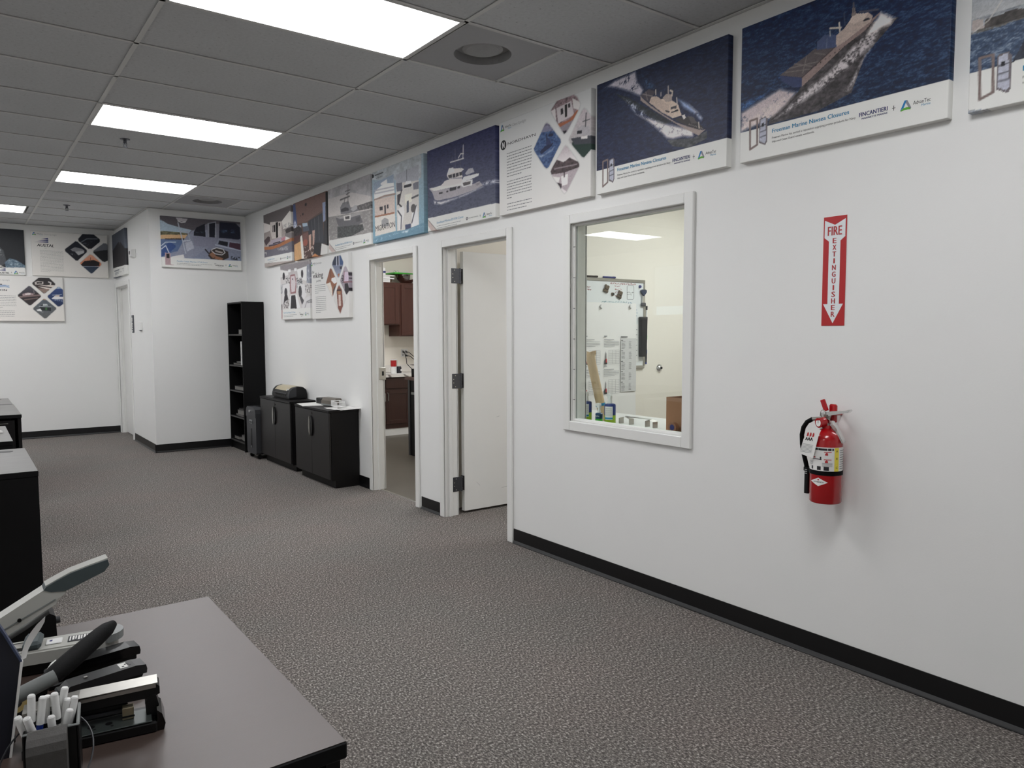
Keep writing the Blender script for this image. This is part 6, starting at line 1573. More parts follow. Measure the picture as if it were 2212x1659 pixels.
for k, pts in enumerate(([(2.345, 9.88, 1.155), (2.352, 9.85, 1.14), (2.362, 9.82, 1.05), (2.37, 9.82, .98), (2.41, 9.80, .93), (2.47, 9.78, .87)], [(2.395, 9.88, 1.155), (2.42, 9.84, 1.15), (2.52, 9.82, 1.06), (2.62, 9.80, .98), (2.72, 9.76, .87)], [(2.395, 9.88, 1.10), (2.44, 9.84, 1.09), (2.52, 9.82, 1.02), (2.60, 9.80, .96), (2.68, 9.74, .87)])):
    t = thing('power_cord', ['black power cord hanging straight down from the kitchen outlet', 'upper black power cord swinging out from the kitchen outlet', 'lower black power cord swinging out from the kitchen outlet'][k], 'cord', pts[0], 0, 'cords at the kitchen outlet')
    P0 = Vector(pts[0]); obj('cable', MB().tube([tuple(Vector(p) - P0) for p in pts], .005, 8), M_RUB, t, True); obj('plug', MB().cyl((0, .0, 0), (.0, -.03, -.004), .013, .009, 12), M_BLKPL, t, True)
# tall table in the kitchen
t = thing('bar_table', 'dark bar-height table with a brown top inside the kitchen doorway', 'table', (1.58, 7.325, 0))
obj('tabletop', MB().box(-.40, .40, -.375, .375, .89, .925, .003), M_WOODC, t)
obj('side_panel', MB().box(-.355, -.335, -.34, .34, .0, .89), M_BLACK, t); obj('side_panel', MB().box(-.335, .345, .32, .34, .05, .89), M_BLACK, t); obj('front_panel', MB().box(-.335, .345, -.34, -.32, .05, .80), M_BLACK, t)
obj('corner_leg', MB().box(-.365, -.325, .325, .365, 0, .89, .002), M_CHAR, t); obj('corner_leg', MB().box(-.365, -.325, -.365, -.325, 0, .89, .002), M_CHAR, t)
obj('name_plate', MB().box(-.3585, -.355, .1, .3, .72, .75), M_MIDGREY, t)
t = thing('cup', 'black straight cup standing on the brown bar table', 'cup', (1.255, 7.62, .926)); b = MB(); b.lathe([(.022, 0), (.024, .003), (.026, .095), (.024, .095), (.021, .006), (0, .006)], 18); obj('body', b, M_BLKPL, t, True); obj('base_ring', MB().lathe([(.0235, 0), (.0235, .004), (.0225, .004)], 18), M_CHAR, t)
t = thing('canister', 'brown wooden canister next to the black cup on the bar table', 'canister', (1.325, 7.64, .926)); obj('body', MB().lathe([(.03, 0), (.032, .004), (.032, .08), (.03, .085), (0, .085)], 18), mat('orange_wood', (136, 84, 52), .5, var=.15, stretch=(10, 10, 1)), t, True); obj('lid', MB().lathe([(.031, .085), (.031, .095), (.0, .096)], 18), M_BLKPL, t)

# ------------------------------------------------------------------ office behind the window
PY = 5.08
t = thing('whiteboard', 'magnetic whiteboard with a grey frame and marker notes on the office wall', 'whiteboard', (1.80, PY, 1.085))
W2 = .61; HB = .86
obj('board', MB().box(-W2, W2, -.016, 0, 0, HB), mat('whiteboard_enamel', (222, 226, 226), .25, var=.01), t)
b = MB()
for z in (0, HB - .03): b.box(-W2, W2, -.022, -.001, z, z + .03, .003)
for s in (-1, 1): b.box(s * W2, s * (W2 - .022), -.022, -.001, .03, HB - .03, .003)
obj('frame', b, M_STEEL, t)
random.seed(9)
def scribble(mb, x0, x1, z, h, n):
    x = x0
    while x < x1:
        w = random.uniform(.01, .03); pts = []
        for i in range(7): pts.append((x + w * i / 6, -.0175, z + h * random.uniform(-.5, .5)))
        mb.tube(pts, .0012, 4); x += w + random.uniform(.004, .012)
b = MB(); scribble(b, .14, .47, .815, .02, 9); scribble(b, -.2, -.11, .77, .015, 3); scribble(b, -.2, -.10, .745, .015, 3)
for k in range(4): scribble(b, .20, .27, .70 + .03 * k, .014, 2)
obj('red_notes', b, M_INKR, t)['kind'] = 'stuff'
b = MB(); scribble(b, .03, .36, .64, .014, 10); obj('teal_notes', b, mat('ink_teal', (110, 170, 180), .6), t)['kind'] = 'stuff'
b = MB(); scribble(b, .38, .44, .635, .016, 2); 
for k in range(4): scribble(b, .45, .48, .60 - .03 * k, .012, 1)
obj('blue_notes', b, M_INKB, t)['kind'] = 'stuff'
b = MB(); b.tube([(.365, -.0175, .67), (.362, -.0175, .79), (.375, -.0175, .80), (.445, -.0175, .80), (.455, -.0175, .79), (.455, -.0175, .68), (.445, -.0175, .67), (.365, -.0175, .67)], .0012, 4); scribble(b, .36, .45, .735, .014, 3); scribble(b, .37, .42, .715, .012, 2); scribble(b, .53, .545, .80, .03, 1)
obj('black_drawing', b, M_INKK, t)['kind'] = 'stuff'
for lab, x, m in (('thin black dry marker lying on top of the whiteboard frame', 1.70, mat('dark_brown_plastic', (50, 36, 32), .4)), ('thin navy marker lying on top of the whiteboard frame', 1.93, mat('navy_plastic', (34, 38, 110), .4))):
    t = thing('eraser_marker', lab, 'marker', (x, PY - .012, 1.9455)); obj('barrel', MB().box(-.08, .08, -.012, .012, 0, .016, .006), m, t); obj('cap', MB().box(.045, .082, -.013, .013, .0, .0175, .006), m, t)
t = thing('paper_poster', 'long white paper sheet with product tables hung over the whiteboard', 'poster', (1.72, PY - .027, .54))
rows = []
for i in range(13):
    z = 1.175 - i * .098; rows.append([(x + .003 * math.sin(i), -.004 - .004 * math.sin(i * 1.3 + x * 9) * (i / 12) - .006 * (i > 9), z) for x in np.linspace(-.55, .555, 12)])
obj('sheet', MB().strip(rows), M_PAPER, t, True)
yy = -.0145
def tbl(mb, x0, x1, z0, z1, nx, nz):
    for k in range(nz + 1): z = z0 + (z1 - z0) * k / nz; mb.box(x0, x1, yy, yy + .0004, z, z + .0016)
    for k in range(nx + 1): x = x0 + (x1 - x0) * k / nx; mb.box(x, x + .0016, yy, yy + .0004, z0, z1)
def lines(mb, x0, x1, z, n, p, hh=.003):
    for k in range(n): mb.box(x0, x1 - (k == n - 1) * (x1 - x0) * .3, yy, yy + .0004, z - k * p, z - k * p + hh)
b = MB()
for cx, cz in ((-.12, .70), (.13, .70), (-.12, .42), (.13, .42)):
    tbl(b, cx + .05, cx + .19, cz - .10, cz + .03, 3, 8); lines(b, cx - .01, cx + .19, cz + .11, 4, .014); b.box(cx - .01, cx + .03, yy, yy + .0004, cz + .158, cz + .167); b.box(cx - .01, cx + .12, yy, yy + .0004, cz + .128, cz + .133)
obj('printed_tables', b, M_INKG, t)['kind'] = 'stuff'
b = MB(); b.box(.342, .55, yy + .0006, yy + .001, .33, .84); obj('grey_column', b, mat('ink_pale_grey', (204, 204, 203), .6), t)
b = MB()
for r_ in range(5):
    z = .825 - r_ * .1
    b.box(.345, .37, yy, yy + .0004, z - .006, z)
    for k in range(6): b.box(.35, .39 + .012 * random.random(), yy, yy + .0004, z - .02 - k * .012, z - .017 - k * .012); b.box(.45, .475 + .012 * random.random(), yy, yy + .0004, z - .02 - k * .012, z - .017 - k * .012)
b.box(.342, .43, yy, yy + .0004, .85, .858); obj('column_text', b, M_INKK, t)['kind'] = 'stuff'
for cx, cz in ((-.12, .70), (.13, .70), (-.12, .42), (.13, .42)):
    b = MB(); b.poly([(cx - .005, yy, cz - .10), (cx + .035, yy, cz - .10), (cx + .03, yy, cz - .06), (cx + .02, yy, cz - .055), (cx + .02, yy, cz), (cx + .012, yy, cz + .02), (cx + .01, yy, cz - .05), (cx - .002, yy, cz - .06)]); f = obj('crane_picture', b, M_INKK, t)
    obj('red_part', MB().poly([(cx + .012, yy - .0004, cz - .085), (cx + .03, yy - .0004, cz - .085), (cx + .028, yy - .0004, cz - .05), (cx + .014, yy - .0004, cz - .05)]), M_INKR, f)
for lab, x, z in (('round white magnet on the paper sheet, the one further from the black pouch', 1.805, 1.678), ('round white magnet on the paper sheet near the black pouch', 2.19, 1.685)):
    t = thing('magnet', lab, 'magnet', (x, PY - .036, z)); obj('button', MB().cyl((0, -.005, 0), (0, -.017, 0), .018, .016, 18), M_WHITE, t, True); obj('rim', MB().cyl((0, -.004, 0), (0, -.008, 0), .0195, seg=18), M_INKLG, t)
for lab, x, z in (('bulldog clip magnet on the whiteboard above the paper sheet, higher one', 1.88, 1.845), ('bulldog clip magnet on the whiteboard next to the drawn box', 2.055, 1.795)):
    t = thing('binder_clip', lab, 'clip', (x, PY - .0165, z), .0); M_BR = mat('bronze_metal', (120, 108, 92), .35, .9)
    b = MB(); b.at((0, 0, 0), 0, 0, .35).box(-.03, .03, -.018, 0, -.035, -.005, .005); obj('jaw', b, M_BR, t); b = MB(); b.at((0, 0, 0), 0, 0, .35).prism([(-.02, -.005), (.02, -.005), (.024, .03), (.008, .035), (-.008, .03), (-.024, .035)], -.022, -.004, 'y'); obj('lever', b, M_BR, t)
t = thing('magnet', 'round bronze magnet between the two clips on the whiteboard', 'magnet', (1.968, PY - .0165, 1.797)); obj('button', MB().cyl((0, 0, 0), (0, -.016, 0), .018, .014, 16), mat('bronze_metal', (120, 108, 92), .35, .9), t, True); obj('top', MB().cyl((0, -.016, 0), (0, -.0175, 0), .010, seg=14), M_BLKPL, t)
t = thing('magnet', 'small dark blue magnet at the upper corner of the whiteboard', 'magnet', (2.335, PY - .0165, 1.88)); obj('button', MB().cyl((0, 0, 0), (0, -.014, 0), .013, seg=14), mat('navy_plastic', (34, 38, 110), .4), t); obj('rim', MB().cyl((0, 0, 0), (0, -.004, 0), .0145, seg=14), M_INKN, t)
t = thing('heart_clip', 'dark blue heart-topped clip on the whiteboard frame edge', 'clip', (2.375, PY - .0225, 1.69))
h_ = [(.0, .1), (.035, .135), (.036, .155), (.018, .163), (.0, .148), (-.018, .163), (-.036, .155), (-.035, .135)]
obj('heart', MB().prism(h_, -.02, 0, 'y'), mat('slate_blue', (40, 52, 76), .4), t); obj('stem', MB().box(-.016, .016, -.012, 0, .03, .105, .003), M_CHROME, t); obj('clip_jaw', MB().box(-.03, .03, -.018, 0, 0, .035, .005), M_DKSTEEL, t)
t = thing('black_pouch', 'tall black fabric pouch hanging at the whiteboard edge', 'pouch', (2.365, PY - .0225, 1.20)); obj('sleeve', MB().prism([(-.038, 0), (.035, .0), (.042, .37), (.044, .385), (-.044, .385), (-.042, .37)], -.035, 0, 'y'), M_RUB, t); obj('flap', MB().box(-.046, .046, -.038, .0, .352, .388, .006), M_BLKPL, t)
for k, (m, lab) in enumerate(((M_BLKPL, 'black marker pen clipped at the top of the whiteboard side'), (M_RED, 'red marker pen clipped below the black one'), (M_GREEN, 'green marker pen clipped below the red one'), (M_BLUE, 'blue marker pen lowest at the whiteboard side'))):
    t = thing('marker_pen', lab, 'marker', (2.437, PY - .014, 1.56 - k * .143), 0, 'marker pens at the whiteboard side')
    obj('barrel', MB().cyl((0, 0, 0), (.002, 0, .10), .0085, seg=12), M_WHITE if k != 3 else M_CHAR, t, True); obj('cap', MB().cyl((.002, 0, .095), (.003, 0, .135), .0095, seg=12), m, t, True); obj('end_plug', MB().cyl((0, 0, -.006), (0, 0, .012), .009, seg=12), m, t, True)
t = thing('label_strip', 'narrow white printed strip hanging beside the black pouch', 'paper', (2.295, PY - .0165, 1.15)); obj('strip', MB().box(-.025, .025, -.0015, 0, 0, .37), M_PAPER, t); b = MB()
for k in range(6): b.box(-.018, .012, -.0022, -.0016, .06 + k * .05, .066 + k * .05)
obj('strip_text', b, M_INKG, t)['kind'] = 'stuff'
t = thing('door_bumper', 'round chrome door bumper on the cream office wall', 'bumper', (2.643, PY, 1.08)); obj('flange', MB().lathe([(.0, -.03), (.016, -.03), (.022, -.022), (.036, -.012), (.040, 0), (0, 0)], 22, (0, 0, 0), 'y'), M_CHROME, t, True); obj('rubber', MB().cyl((0, -.03, 0), (0, -.036, 0), .012, seg=14), M_RUB, t)
# ledge behind the window and the things standing on it
LZ = .88
t = thing('credenza', 'white credenza under the office window carrying bottles and a box', 'credenza', (.40, 2.75, 0))
obj('top', MB().box(-.25, .25, -1.15, 1.15, LZ - .03, LZ, .003), M_WHITE, t); obj('carcass', MB().box(-.24, .22, -1.13, 1.13, .06, LZ - .03), M_WHITE, t)
for k in range(4): dr = obj('door', MB().box(.22, .238, -1.13 + k * .565, -.57 + k * .565, .07, LZ - .04, .002), M_WHITE, t); obj('handle', MB().box(.238, .25, -.62 + k * .565, -.60 + k * .565, .5, .62, .003), M_STEEL, dr)
M_BLUB = mat('bottle_blue', (26, 52, 120), .3); M_LIME = mat('bottle_lime', (150, 186, 40), .35); M_TEALB = mat('bottle_teal', (20, 60, 96), .3)
def bottle(label, x, y, w, h, kind):
    t = thing('spray_bottle', label, 'bottle', (x, y, LZ + .001), R)
    r = w / 2
    if kind == 'big':
        obj('lower_body', MB().lathe([(0, 0), (r - .003, 0), (r, .004), (r, h * .42), (r * .99, h * .43), (0, h * .43)], 20), M_LIME, t, True)
        obj('upper_body', MB().lathe([(r, h * .43), (r, h * .92), (r * .9, h * .97), (r * .45, h), (0, h)], 20), M_BLUB, t, True)
        obj('label_panel', MB().strip(band(h * .22, h * .86, D_(-12), D_(72), r + .0008, 8)), M_PAPER, t)
        b = MB()
        for k in range(9): b.strip(band(h * (.40 + .045 * k), h * (.41 + .045 * k), D_(-4), D_(64), r + .0013, 5))
        obj('label_text', b, M_INKG, t)['kind'] = 'stuff'
        obj('label_band', MB().strip(band(h * .24, h * .33, D_(-12), D_(72), r + .0014, 6)), M_INKB, t)
    else:
        obj('lower_body', MB().lathe([(0, 0), (r - .003, 0), (r, .004), (r, h * .40), (0, h * .4)], 20), M_GREEN, t, True)
        obj('upper_body', MB().lathe([(r, h * .4), (r, h * .9), (r * .8, h * .97), (r * .45, h), (0, h)], 20), M_TEALB, t, True)
        vs, fs = glyphs('Alpha'); xm = max(v[0] for v in vs); b = MB(); b.add([((r + .0012) * math.sin(D_(10) + (v[0] - xm / 2) * .014 / r), -(r + .0012) * math.cos(D_(10) + (v[0] - xm / 2) * .014 / r), h * .62 + v[1] * .014) for v in vs], fs); obj('label_lettering', b, M_INKW, t)
    obj('neck', MB().lathe([(r * .45, h), (r * .45, h + .012), (r * .36, h + .016), (r * .36, h + .03), (0, h + .03)], 16), M_WHITE, t, True)
    obj('spray_head', MB().prism([(-.014, h + .03), (.010, h + .03), (.012, h + .045), (.009, h + .058), (-.016, h + .058), (-.024, h + .05), (-.022, h + .042), (-.013, h + .04)], -.009, .009, 'y'), M_WHITE, t)
bottle('tall blue and lime spray bottle beside the window frame, partly behind the tube', .175, 3.458, .066, .125, 'big')
bottle('short green and navy spray bottle in front of the brown paper tube', .16, 3.328, .046, .062, 'small')
bottle('tall blue and lime spray bottle clear of the tube, with the full label showing', .175, 3.247, .07, .125, 'big')
t = thing('paper_tube', 'leaning roll of brown kraft paper with a blue band behind the office window', 'paper roll', (.255, 3.392, LZ + .001))
P0, P1 = Vector((0, -.01, .0)), Vector((-.03, .09, .41))
b = MB(); seg = 22; rws = []
for i in range(9):
    p = P0.lerp(P1, i / 8); rr = .029 + .002 * (i == 8)
    rws.append([(p.x + rr * math.cos(2 * PI * k / seg), p.y + rr * math.sin(2 * PI * k / seg) * (1 + .04 * math.sin(3 * k + i)), p.z) for k in range(seg + 1)])
b.strip(rws); b.poly(rws[0][:-1]); obj('roll', b, M_KRAFT, t, True)
b = MB(); rows = []
for i in range(3): rows.append([(P1.x + (.031 + .010 * i * (k % 3 == 0)) * math.cos(2 * PI * k / 12), P1.y + (.031 + .012 * i * (k % 2)) * math.sin(2 * PI * k / 12), .41 + .016 * i - .01 * (k % 3)) for k in range(13)])
b.strip(rows); obj('torn_edge', b, M_KRAFT, t)
p = P0.lerp(P1, .22); q = P0.lerp(P1, .26); obj('blue_band', MB().cyl(tuple(p), tuple(q), .0318, seg=22, caps=False), M_INKB, t, True)
t = thing('wire_stand', 'low bent aluminium holder on the credenza between bottles and box', 'stand', (.24, 3.06, LZ + .001))
for y0, y1 in ((.07, .155), (-.12, -.06)):
    b = MB()
    for k, yv in enumerate((y0, y1)): b.box(-.02, .02, yv - .0015, yv + .0015, 0, .035)
    b.add([(-.02, y0, .035), (.02, y0, .035), (.02, (y0 + y1) / 2, .046), (-.02, (y0 + y1) / 2, .046), (.02, y1, .035), (-.02, y1, .035)], [[0, 1, 2, 3], [3, 2, 4, 5]]); obj('bent_foot', b, M_STEEL, t)
obj('cross_wire', MB().tube([(0, .12, .046), (0, -.09, .046)], .003, 8), M_STEEL, t, True)
t = thing('cardboard_box', 'open brown cardboard box at the edge of the office window', 'box', (.33, 2.66, LZ + .001))
b = MB(); b.box(-.12, -.116, -.17, .17, 0, .19); b.box(.116, .12, -.17, .17, 0, .19); b.box(-.116, .116, -.17, -.166, 0, .19); b.box(-.116, .116, .166, .17, 0, .19); b.box(-.116, .116, -.166, .166, 0, .004); obj('walls', b, M_CARD, t)
b = MB(); b.at((.118, 0, .19), 0, 0, -.25).box(0, .05, -.16, .16, 0, .004); obj('flap', b, M_CARD, t)
b = MB(); b.box(-.115, -.111, -.15, .15, .10, .187); obj('inner_flap', b, mat('dark_cardboard', (110, 78, 58), .8), t)
t = thing('tape_roll', 'small brown tape roll leaning by the cardboard box', 'tape', (.175, 2.745, LZ + .0295)); obj('ring', MB().cyl((-.012, 0, 0), (.012, 0, 0), .028, seg=22), mat('brown_tape', (136, 96, 74), .35), t, True); obj('core', MB().cyl((-.0125, 0, 0), (.0125, 0, 0), .016, seg=18), M_INKN, t)
# ------------------------------------------------------------------ things on the desk nearest the camera
DZ = .7405
# tall lever stapler at the far edge
t = thing('heavy_duty_stapler', 'heavy-duty stapler with a long raised grey arm and teal grip on the desk', 'stapler', (-3.0, 1.965, DZ))
b = MB(); b.prism([(-.26, 0), (.158, 0), (.156, .058), (.145, .066), (.10, .040), (.04, .010), (-.26, .010)], -.03, .03, 'y'); obj('base', b, M_BLKPL, t)
b = MB(); b.prism([(-.045, .0105), (.022, .0105), (.053, .026), (.159, .083), (.163, .094), (.176, .102), (.182, .112), (.150, .122), (.136, .1195), (-.03, .028)], -.022, .022, 'y'); obj('arm', b, M_GREYPL, t)
b = MB(); b.prism([(.0, .018), (.158, .0925), (.158, .0955), (.0, .021)], -.0235, -.022, 'y'); obj('arm_seam', b, M_MIDGREY, t)
b = MB(); b.prism([(.136, .1195), (.141, .126), (.16, .1355), (.19, .148), (.23, .158), (.266, .1655), (.269, .153), (.258, .139), (.20, .117), (.178, .1095), (.15, .1125)], -.0235, .0235, 'y'); obj('grip', b, M_DKGREEN, t)
b = MB(); b.prism([(.141, .126), (.16, .1355), (.19, .148), (.23, .158), (.266, .1655), (.267, .169), (.23, .1605), (.19, .1505), (.16, .1375), (.140, .128)], -.019, .019, 'y'); obj('grip_top', b, M_GREYPL, t)
obj('arm_screw', MB().cyl((.088, -.0255, .062), (.088, -.022, .062), .0042, seg=12), M_BLKPL, t)
obj('base_knob', MB().cyl((.158, -.01, .042), (.166, -.01, .042), .008, seg=14), M_CHAR, t)
# grey long-arm stapler with a scale window
t = thing('long_reach_stapler', 'grey long-bodied stapler with a scale window and rounded end', 'stapler', (-2.737, 1.765, DZ), D_(-10))
b = MB(); b.box(-.40, -.02, -.03, .035, 0, .026, .003); obj('base', b, M_BLKPL, t)
def capsule(x0, x1, y0, y1, n=10):
    r = (y1 - y0) / 2; pts = [(x0, y0), (x1 - r, y0)]
    for i in range(1, n): a = -PI / 2 + PI * i / n; pts.append((x1 - r + r * math.cos(a), y0 + r + r * math.sin(a)))
    return pts + [(x1 - r, y1), (x0, y1)]
b = MB(); b.prism(capsule(-.42, -.006, -.040, .040), .026, .050, 'z'); bd_ = obj('body', b, M_GREYPL, t)
b = MB(); b.prism(capsule(-.42, -.022, -.033, .033), .050, .0525, 'z'); obj('top_plate', b, M_GREYPL, t)
b = MB(); b.prism([(-.030, -.036), (-.026, -.02), (-.032, 0), (-.026, .02), (-.030, .036)] + [(-.034 + .038 * math.cos(a) , .038 * math.sin(a)) for a in [PI / 2 - PI * k / 14 for k in range(1, 14)]], .044, .060, 'z'); obj('end_cap', b, M_MIDGREY, t)
sw = obj('scale_window', MB().box(-.100, -.040, -.016, .016, .0525, .0538, .0006), M_CHAR, t)
b = MB()
for k in range(11): b.box(-.097 + k * .0052, -.0945 + k * .0052 + .001 * (k % 2), -.012 + .003 * (k % 3), .012, .0539, .0542)
obj('scale_print', b, M_PAPER, sw)['kind'] = 'stuff'
ml = obj('info_label', MB().box(-.140, -.110, -.014, .014, .0525, .0555, .002), M_WHITE, t); obj('label_mark', MB().box(-.133, -.128, -.003, .005, .0556, .0558), M_INKN, ml)
sl = obj('slider', MB().box(-.178, -.145, -.034, .030, .0525, .070, .006), M_DKGREEN, t)
b = MB(); b.box(-.40, -.178, -.014, .012, .0525, .056, .001); obj('guide_rail', b, M_STEEL, t); b = MB(); b.box(-.40, -.178, -.022, -.016, .0526, .054); b.box(-.40, -.178, .016, .022, .0526, .054); obj('rail_slots', b, M_BLKPL, t)
# foam-handled lever punch
t = thing('hole_punch', 'lever hole punch with a thick black foam handle across the staplers', 'hole punch', (-2.98, 1.53, DZ))
b = MB(); b.box(-.16, .035, -.05, .03, 0, .018, .003); b.box(-.10, -.03, -.03, .02, .018, .06, .004); obj('base', b, M_BLKPL, t)
b = MB(); b.tube([(-.075, -.02, .05), (.03, -.018, .066), (.10, -.005, .083)], [.014, .014, .013], 10); obj('lever', b, M_MIDGREY, t, True)
pts = [(.085 + .130 * u, -.008 + .150 * u, .079 + .026 * u) for u in np.linspace(0, 1, 10)]
rr = [.013, .0165, .0175, .0178, .0176, .0172, .0168, .016, .0145, .008]
obj('foam_handle', MB().tube(pts, rr, 16), M_RUB, t, True)
# two black staplers side by side
def stapler(label, x1, y, rz, L=.24, h=.04, top=None, white=False):
    t = thing('stapler', label, 'stapler', (x1, y, DZ), rz, 'black staplers on the desk')
    obj('base', MB().box(-L, -.004, -.018, .018, 0, .012, .003), M_BLKPL, t)
    obj('magazine', MB().box(-L + .01, -.006, -.013, .013, .014, h - .014, .002), M_BLKPL, t)
    b = MB(); b.prism([(-L, h - .022), (-L + .02, h - .004), (-.02, h), (-.002, h - .003), (0, h - .012), (-.001, h - .02)], -.019, .019, 'y'); obj('arm', b, top or M_BLKGL, t)
    b = MB(); b.box(-L, -L + .03, -.015, .015, .010, h - .01, .003); obj('hinge', b, M_BLKPL, t)
    return t
stapler('glossy black stapler just behind the foam-handled lever', -2.717, 1.70, .12, L=.17, h=.046)
t = stapler('black stapler with a small white label in front of the glossy one', -2.722, 1.606, .12, L=.155, h=.042, top=mat('dark_charcoal', (34, 34, 36), .4, var=.1))
lb = obj('white_label', MB().box(-.046, -.022, -.010, .014, .0405, .0416), M_PAPER, t)
b = MB(); b.box(-.042, -.038, -.006, -.002, .0417, .0419); b.box(-.036, -.028, .002, .006, .0417, .0419); b.box(-.032, -.026, -.006, -.003, .0417, .0419); obj('label_print', b, M_INKK, lb)['kind'] = 'stuff'
obj('rivet', MB().cyl((-.105, 0, .0385), (-.105, 0, .0412), .0035, seg=12), M_STEEL, t)
# long desktop stapler with a bright metal arm
t = thing('stapler', 'large stapler with a bright metal arm on a dark grey slotted base', 'stapler', (-2.737, 1.415, DZ), D_(-9), 'black staplers on the desk')
obj('base', MB().box(-.20, .0, -.040, .030, 0, .020, .003), M_BLKPL, t)
bp = obj('base_plate', MB().box(-.192, -.008, -.039, .014, .0201, .0225, .001), mat('gunmetal', (78, 84, 82), .35, .6, var=.1), t)
b = MB()
for k in range(4): b.cyl((-.075 - k * .0265, -.015, .0226), (-.075 - k * .0265, -.015, .0229), .0058, seg=14); b.cyl((-.070 - k * .0265, -.0255, .0226), (-.070 - k * .0265, -.0255, .0229), .0024, seg=10)
obj('base_holes', b, M_BLKPL, bp)['kind'] = 'stuff'
obj('rear_hinge', MB().prism([(-.016, .02), (.0, .02), (.004, .038), (.0, .056), (-.012, .058), (-.018, .045)], -.014, .018, 'y'), M_BLKPL, t)
obj('end_bumper', MB().prism([(.0, .0), (.010, .0), (.013, .012), (.008, .030), (.0, .038)], -.036, .026, 'y'), M_BLKGL, t)
obj('magazine', MB().box(-.20, -.045, .002, .024, .026, .046, .002), M_BLKPL, t); obj('rail', MB().box(-.20, -.05, -.004, .002, .032, .038, .001), M_CHAR, t)
ah = obj('anvil_block', MB().box(-.054, -.036, -.016, .0, .0226, .044, .001), mat('brassy_metal', (176, 166, 140), .3, .9), t); obj('anvil_slot', MB().box(-.055, -.035, -.0168, -.016, .027, .030), M_BLKPL, ah)
b = MB(); b.prism([(-.20, .050), (-.06, .052), (-.004, .052), (.006, .057), (.006, .070), (.0, .0755), (-.12, .0725), (-.20, .066)], -.012, .024, 'y'); obj('arm', b, M_BLKPL, t)
b = MB(); b.prism([(-.20, .0665), (-.120, .073), (-.118, .0745), (.0, .076), (.003, .0775), (-.118, .076), (-.20, .0685)], -.0125, .0245, 'y'); b.prism([(-.20, .061), (-.12, .067), (.0, .069), (.0, .076), (-.12, .073), (-.20, .0665)], -.0132, -.012, 'y'); obj('metal_cover', b, M_STEEL, t)
# pen organiser with pens
OA = D_(-8)
t = thing('desk_organizer', 'dark grey two-compartment desk organizer holding white capped pens', 'organizer', (-2.914, 1.26, DZ), OA)
M_ORG = mat('textured_graphite', (70, 68, 66), .62, var=.25, scale=120, bump=.3, bscale=500)
b = MB(); b.prism([(-.016, 0), (.028, 0), (.028, .102), (.02, .104), (-.002, .102), (-.012, .096), (-.016, .085)], -.026, .025, 'x'); obj('front_box', b, M_ORG, t)
b = MB()
for s in (-1, 1): b.box(.003 + s * .037, .003 + s * .0335, .03, .105, 0, .095, .001)
b.box(-.0305, .0365, .03, .0335, 0, .095, .001); b.box(-.0305, .0365, .1015, .105, 0, .095, .001); b.box(-.0305, .0365, .0335, .1015, 0, .004); obj('pen_well', b, M_BLKPL, t)
b = MB(); b.box(-.034, .041, .029, .0335, .0945, .098, .0015); b.box(.036, .041, .0335, .106, .0945, .098, .0015); obj('well_rim', b, M_MIDGREY, t)
pens = [  # cap top, foot, collar colour
    ((-2.927, 1.335, .880), (-2.931, 1.335), M_BLKPL, 'white-capped pen standing highest, next to the navy booklet edge'),
    ((-2.912, 1.335, .873), (-2.929, 1.330), M_BLUE, 'white-capped pen with a blue collar in the middle of the organizer'),
    ((-2.906, 1.341, .870), (-2.921, 1.343), M_BLKPL, 'white-capped pen touching the blue-collared one'),
    ((-2.897, 1.335, .874), (-2.890, 1.335), M_BLKPL, 'thick white-capped pen leaning over a black barrel'),
    ((-2.881, 1.347, .874), (-2.906, 1.345), M_BLKPL, 'white-capped pen tilted toward the silver stapler arm'),
    ((-2.904, 1.316, .847), (-2.899, 1.313), M_BLKPL, 'short white-capped pen low at the front of the well'),
    ((-2.878, 1.318, .849), (-2.908, 1.316), M_RED, 'white-capped pen with a red collar at the well corner'),
    ((-2.879, 1.337, .859), (-2.900, 1.337), M_WHITE, 'clear-capped white pen behind the red-collared one'),
    ((-2.869, 1.336, .860), (-2.895, 1.328), M_WHITE, 'white-capped pen leaning out furthest over the stapler'),
    ((-2.947, 1.318, .858), (-2.914, 1.322), M_INKN, 'white-capped pen leaning far out toward the navy booklet'),
    ((-2.936, 1.312, .856), (-2.906, 1.322), M_INKN, 'white-capped pen leaning out just inside the outermost leaning one')]
for (tx, ty, tz), (fx, fy), mc, lab in pens:
    foot = Vector((fx, fy, DZ + .0055)); d = Vector((tx, ty, tz)) - foot; L = d.length; d.normalize()
    t = thing('pen', lab, 'pen', tuple(foot), 0, 'white pens in the desk organizer')
    e = lambda s: tuple(d * s)
    obj('barrel', MB().cyl(e(0), e(L - .034), .0042, seg=12), mc if mc in (M_BLUE, M_INKN) else M_WHITE, t, True)
    obj('cap', MB().cyl(e(L - .042), e(L - .002), .0060, .0055, seg=14).cyl(e(L - .002), e(L), .0055, .0042, seg=14), M_WHITE, t, True)
    obj('collar', MB().cyl(e(L - .050), e(L - .042), .0049, seg=12), mc, t, True)
# loop of thin cord lying round the organizer
c_ = []
for i in range(41):
    a = 2 * PI * i / 40; c_.append((.062 * math.cos(a), .088 * math.sin(a), .030 * math.sin(a) + .004 * math.cos(a)))
t = thing('cord_loop', 'thin grey cord loop slung round the desk organizer', 'cord', (-2.913, 1.297, .790), D_(-10)); obj('loop', MB().tube(c_, .0014, 6, False), M_CHAR, t, True); obj('knot', MB().lathe([(0, -.003), (.003, 0), (0, .003)], 10, (-.062, 0, .004)), M_CHAR, t, True)
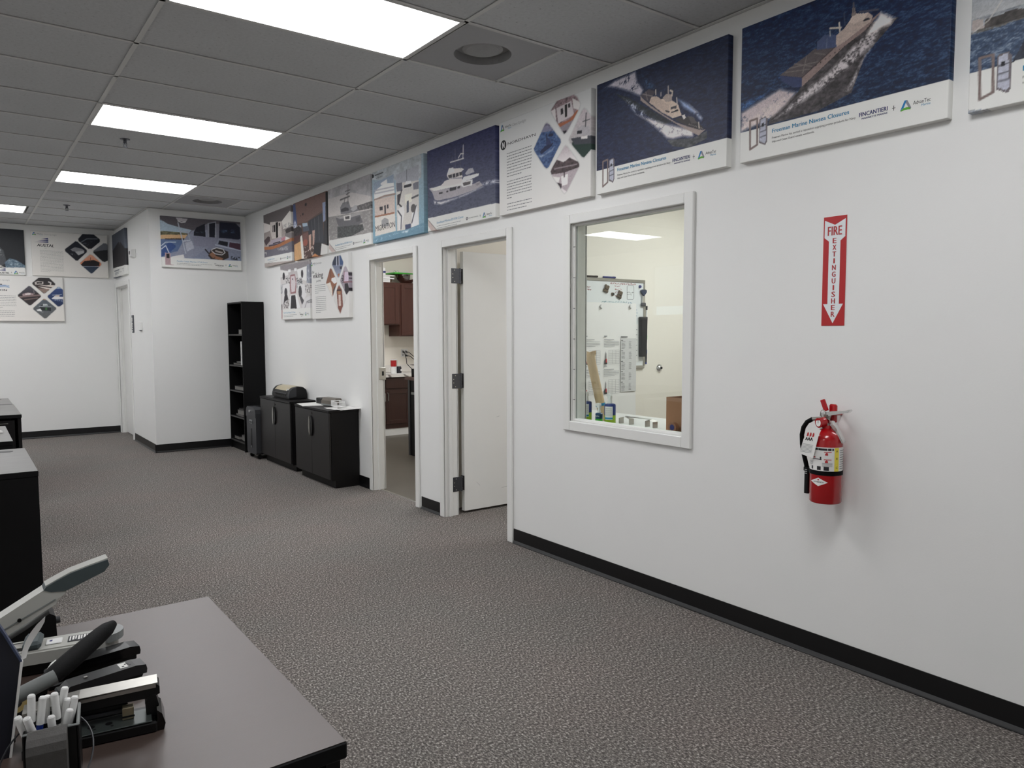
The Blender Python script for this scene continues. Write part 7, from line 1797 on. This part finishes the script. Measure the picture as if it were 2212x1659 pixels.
# tape dispenser
t = thing('tape_dispenser', 'black tape dispenser with a cream roll and its free white tape end', 'tape dispenser', (-2.938, 1.597, DZ))
b = MB(); b.prism([(-.075, 0), (.045, 0), (.050, .045), (.062, .074), (.057, .077), (.040, .050), (.022, .028), (.018, .004), (-.075, .004)], -.012, .012, 'y'); obj('body', b, M_BLKPL, t)
tr = obj('tape_roll', MB().lathe([(.012, -.009), (.021, -.009), (.0215, 0), (.021, .009), (.012, .009)], 26, (-.002, 0, .027), 'y'), mat('cream_tape', (214, 190, 128), .35, var=.05), t, True)
obj('core', MB().cyl((-.002, -.0092, .027), (-.002, .0092, .027), .0118, seg=20), M_CHAR, tr)
rows = [[(x, -.009, z), (x, .009, z)] for x, z in ((.006, .0485), (.018, .0455), (.032, .050), (.046, .062), (.058, .0785), (.066, .083))]
obj('tape_end', MB().strip(rows), M_PAPER, t)
# dark booklet standing in a clear holder
t = thing('booklet_holder', 'upright dark navy booklet with white edges at the picture edge of the desk', 'booklet', (-2.95, 1.445, DZ))
prof = [(-.20, 0), (-.0065, 0), (.0150, .157), (-.006, .208), (-.04, .285), (-.20, .285)]
obj('cover', MB().prism(prof, -.008, .008, 'y'), mat('navy_cover', (20, 22, 34), .5, var=.2), t)
obj('white_edge', MB().prism([(-.0063, 0), (-.0028, 0), (.0192, .157), (.0152, .157)], -.010, .010, 'y'), M_PAPER, t)
obj('top_edge', MB().prism([(.0150, .157), (.0180, .158), (-.003, .209), (-.037, .286), (-.04, .285), (-.006, .208)], -.010, .010, 'y'), mat('dim_blue', (60, 70, 96), .5), t)
obj('inner_edge', MB().prism([(-.0262, .0), (-.0245, 0), (-.0200, .12), (-.0212, .12)], -.0092, -.008, 'y'), mat('cream_edge', (206, 196, 176), .6), t)
rows = [[(x, -.004, z), (x + w_ * 1.9, .004, z - .001)] for x, z, w_ in ((.0165, .158, .004), (.0185, .172, .005), (.0235, .187, .0065), (.032, .202, .0075), (.041, .213, .006), (.052, .2225, .001))]
obj('clear_flap', MB().strip(rows), M_WHITE, t, True)
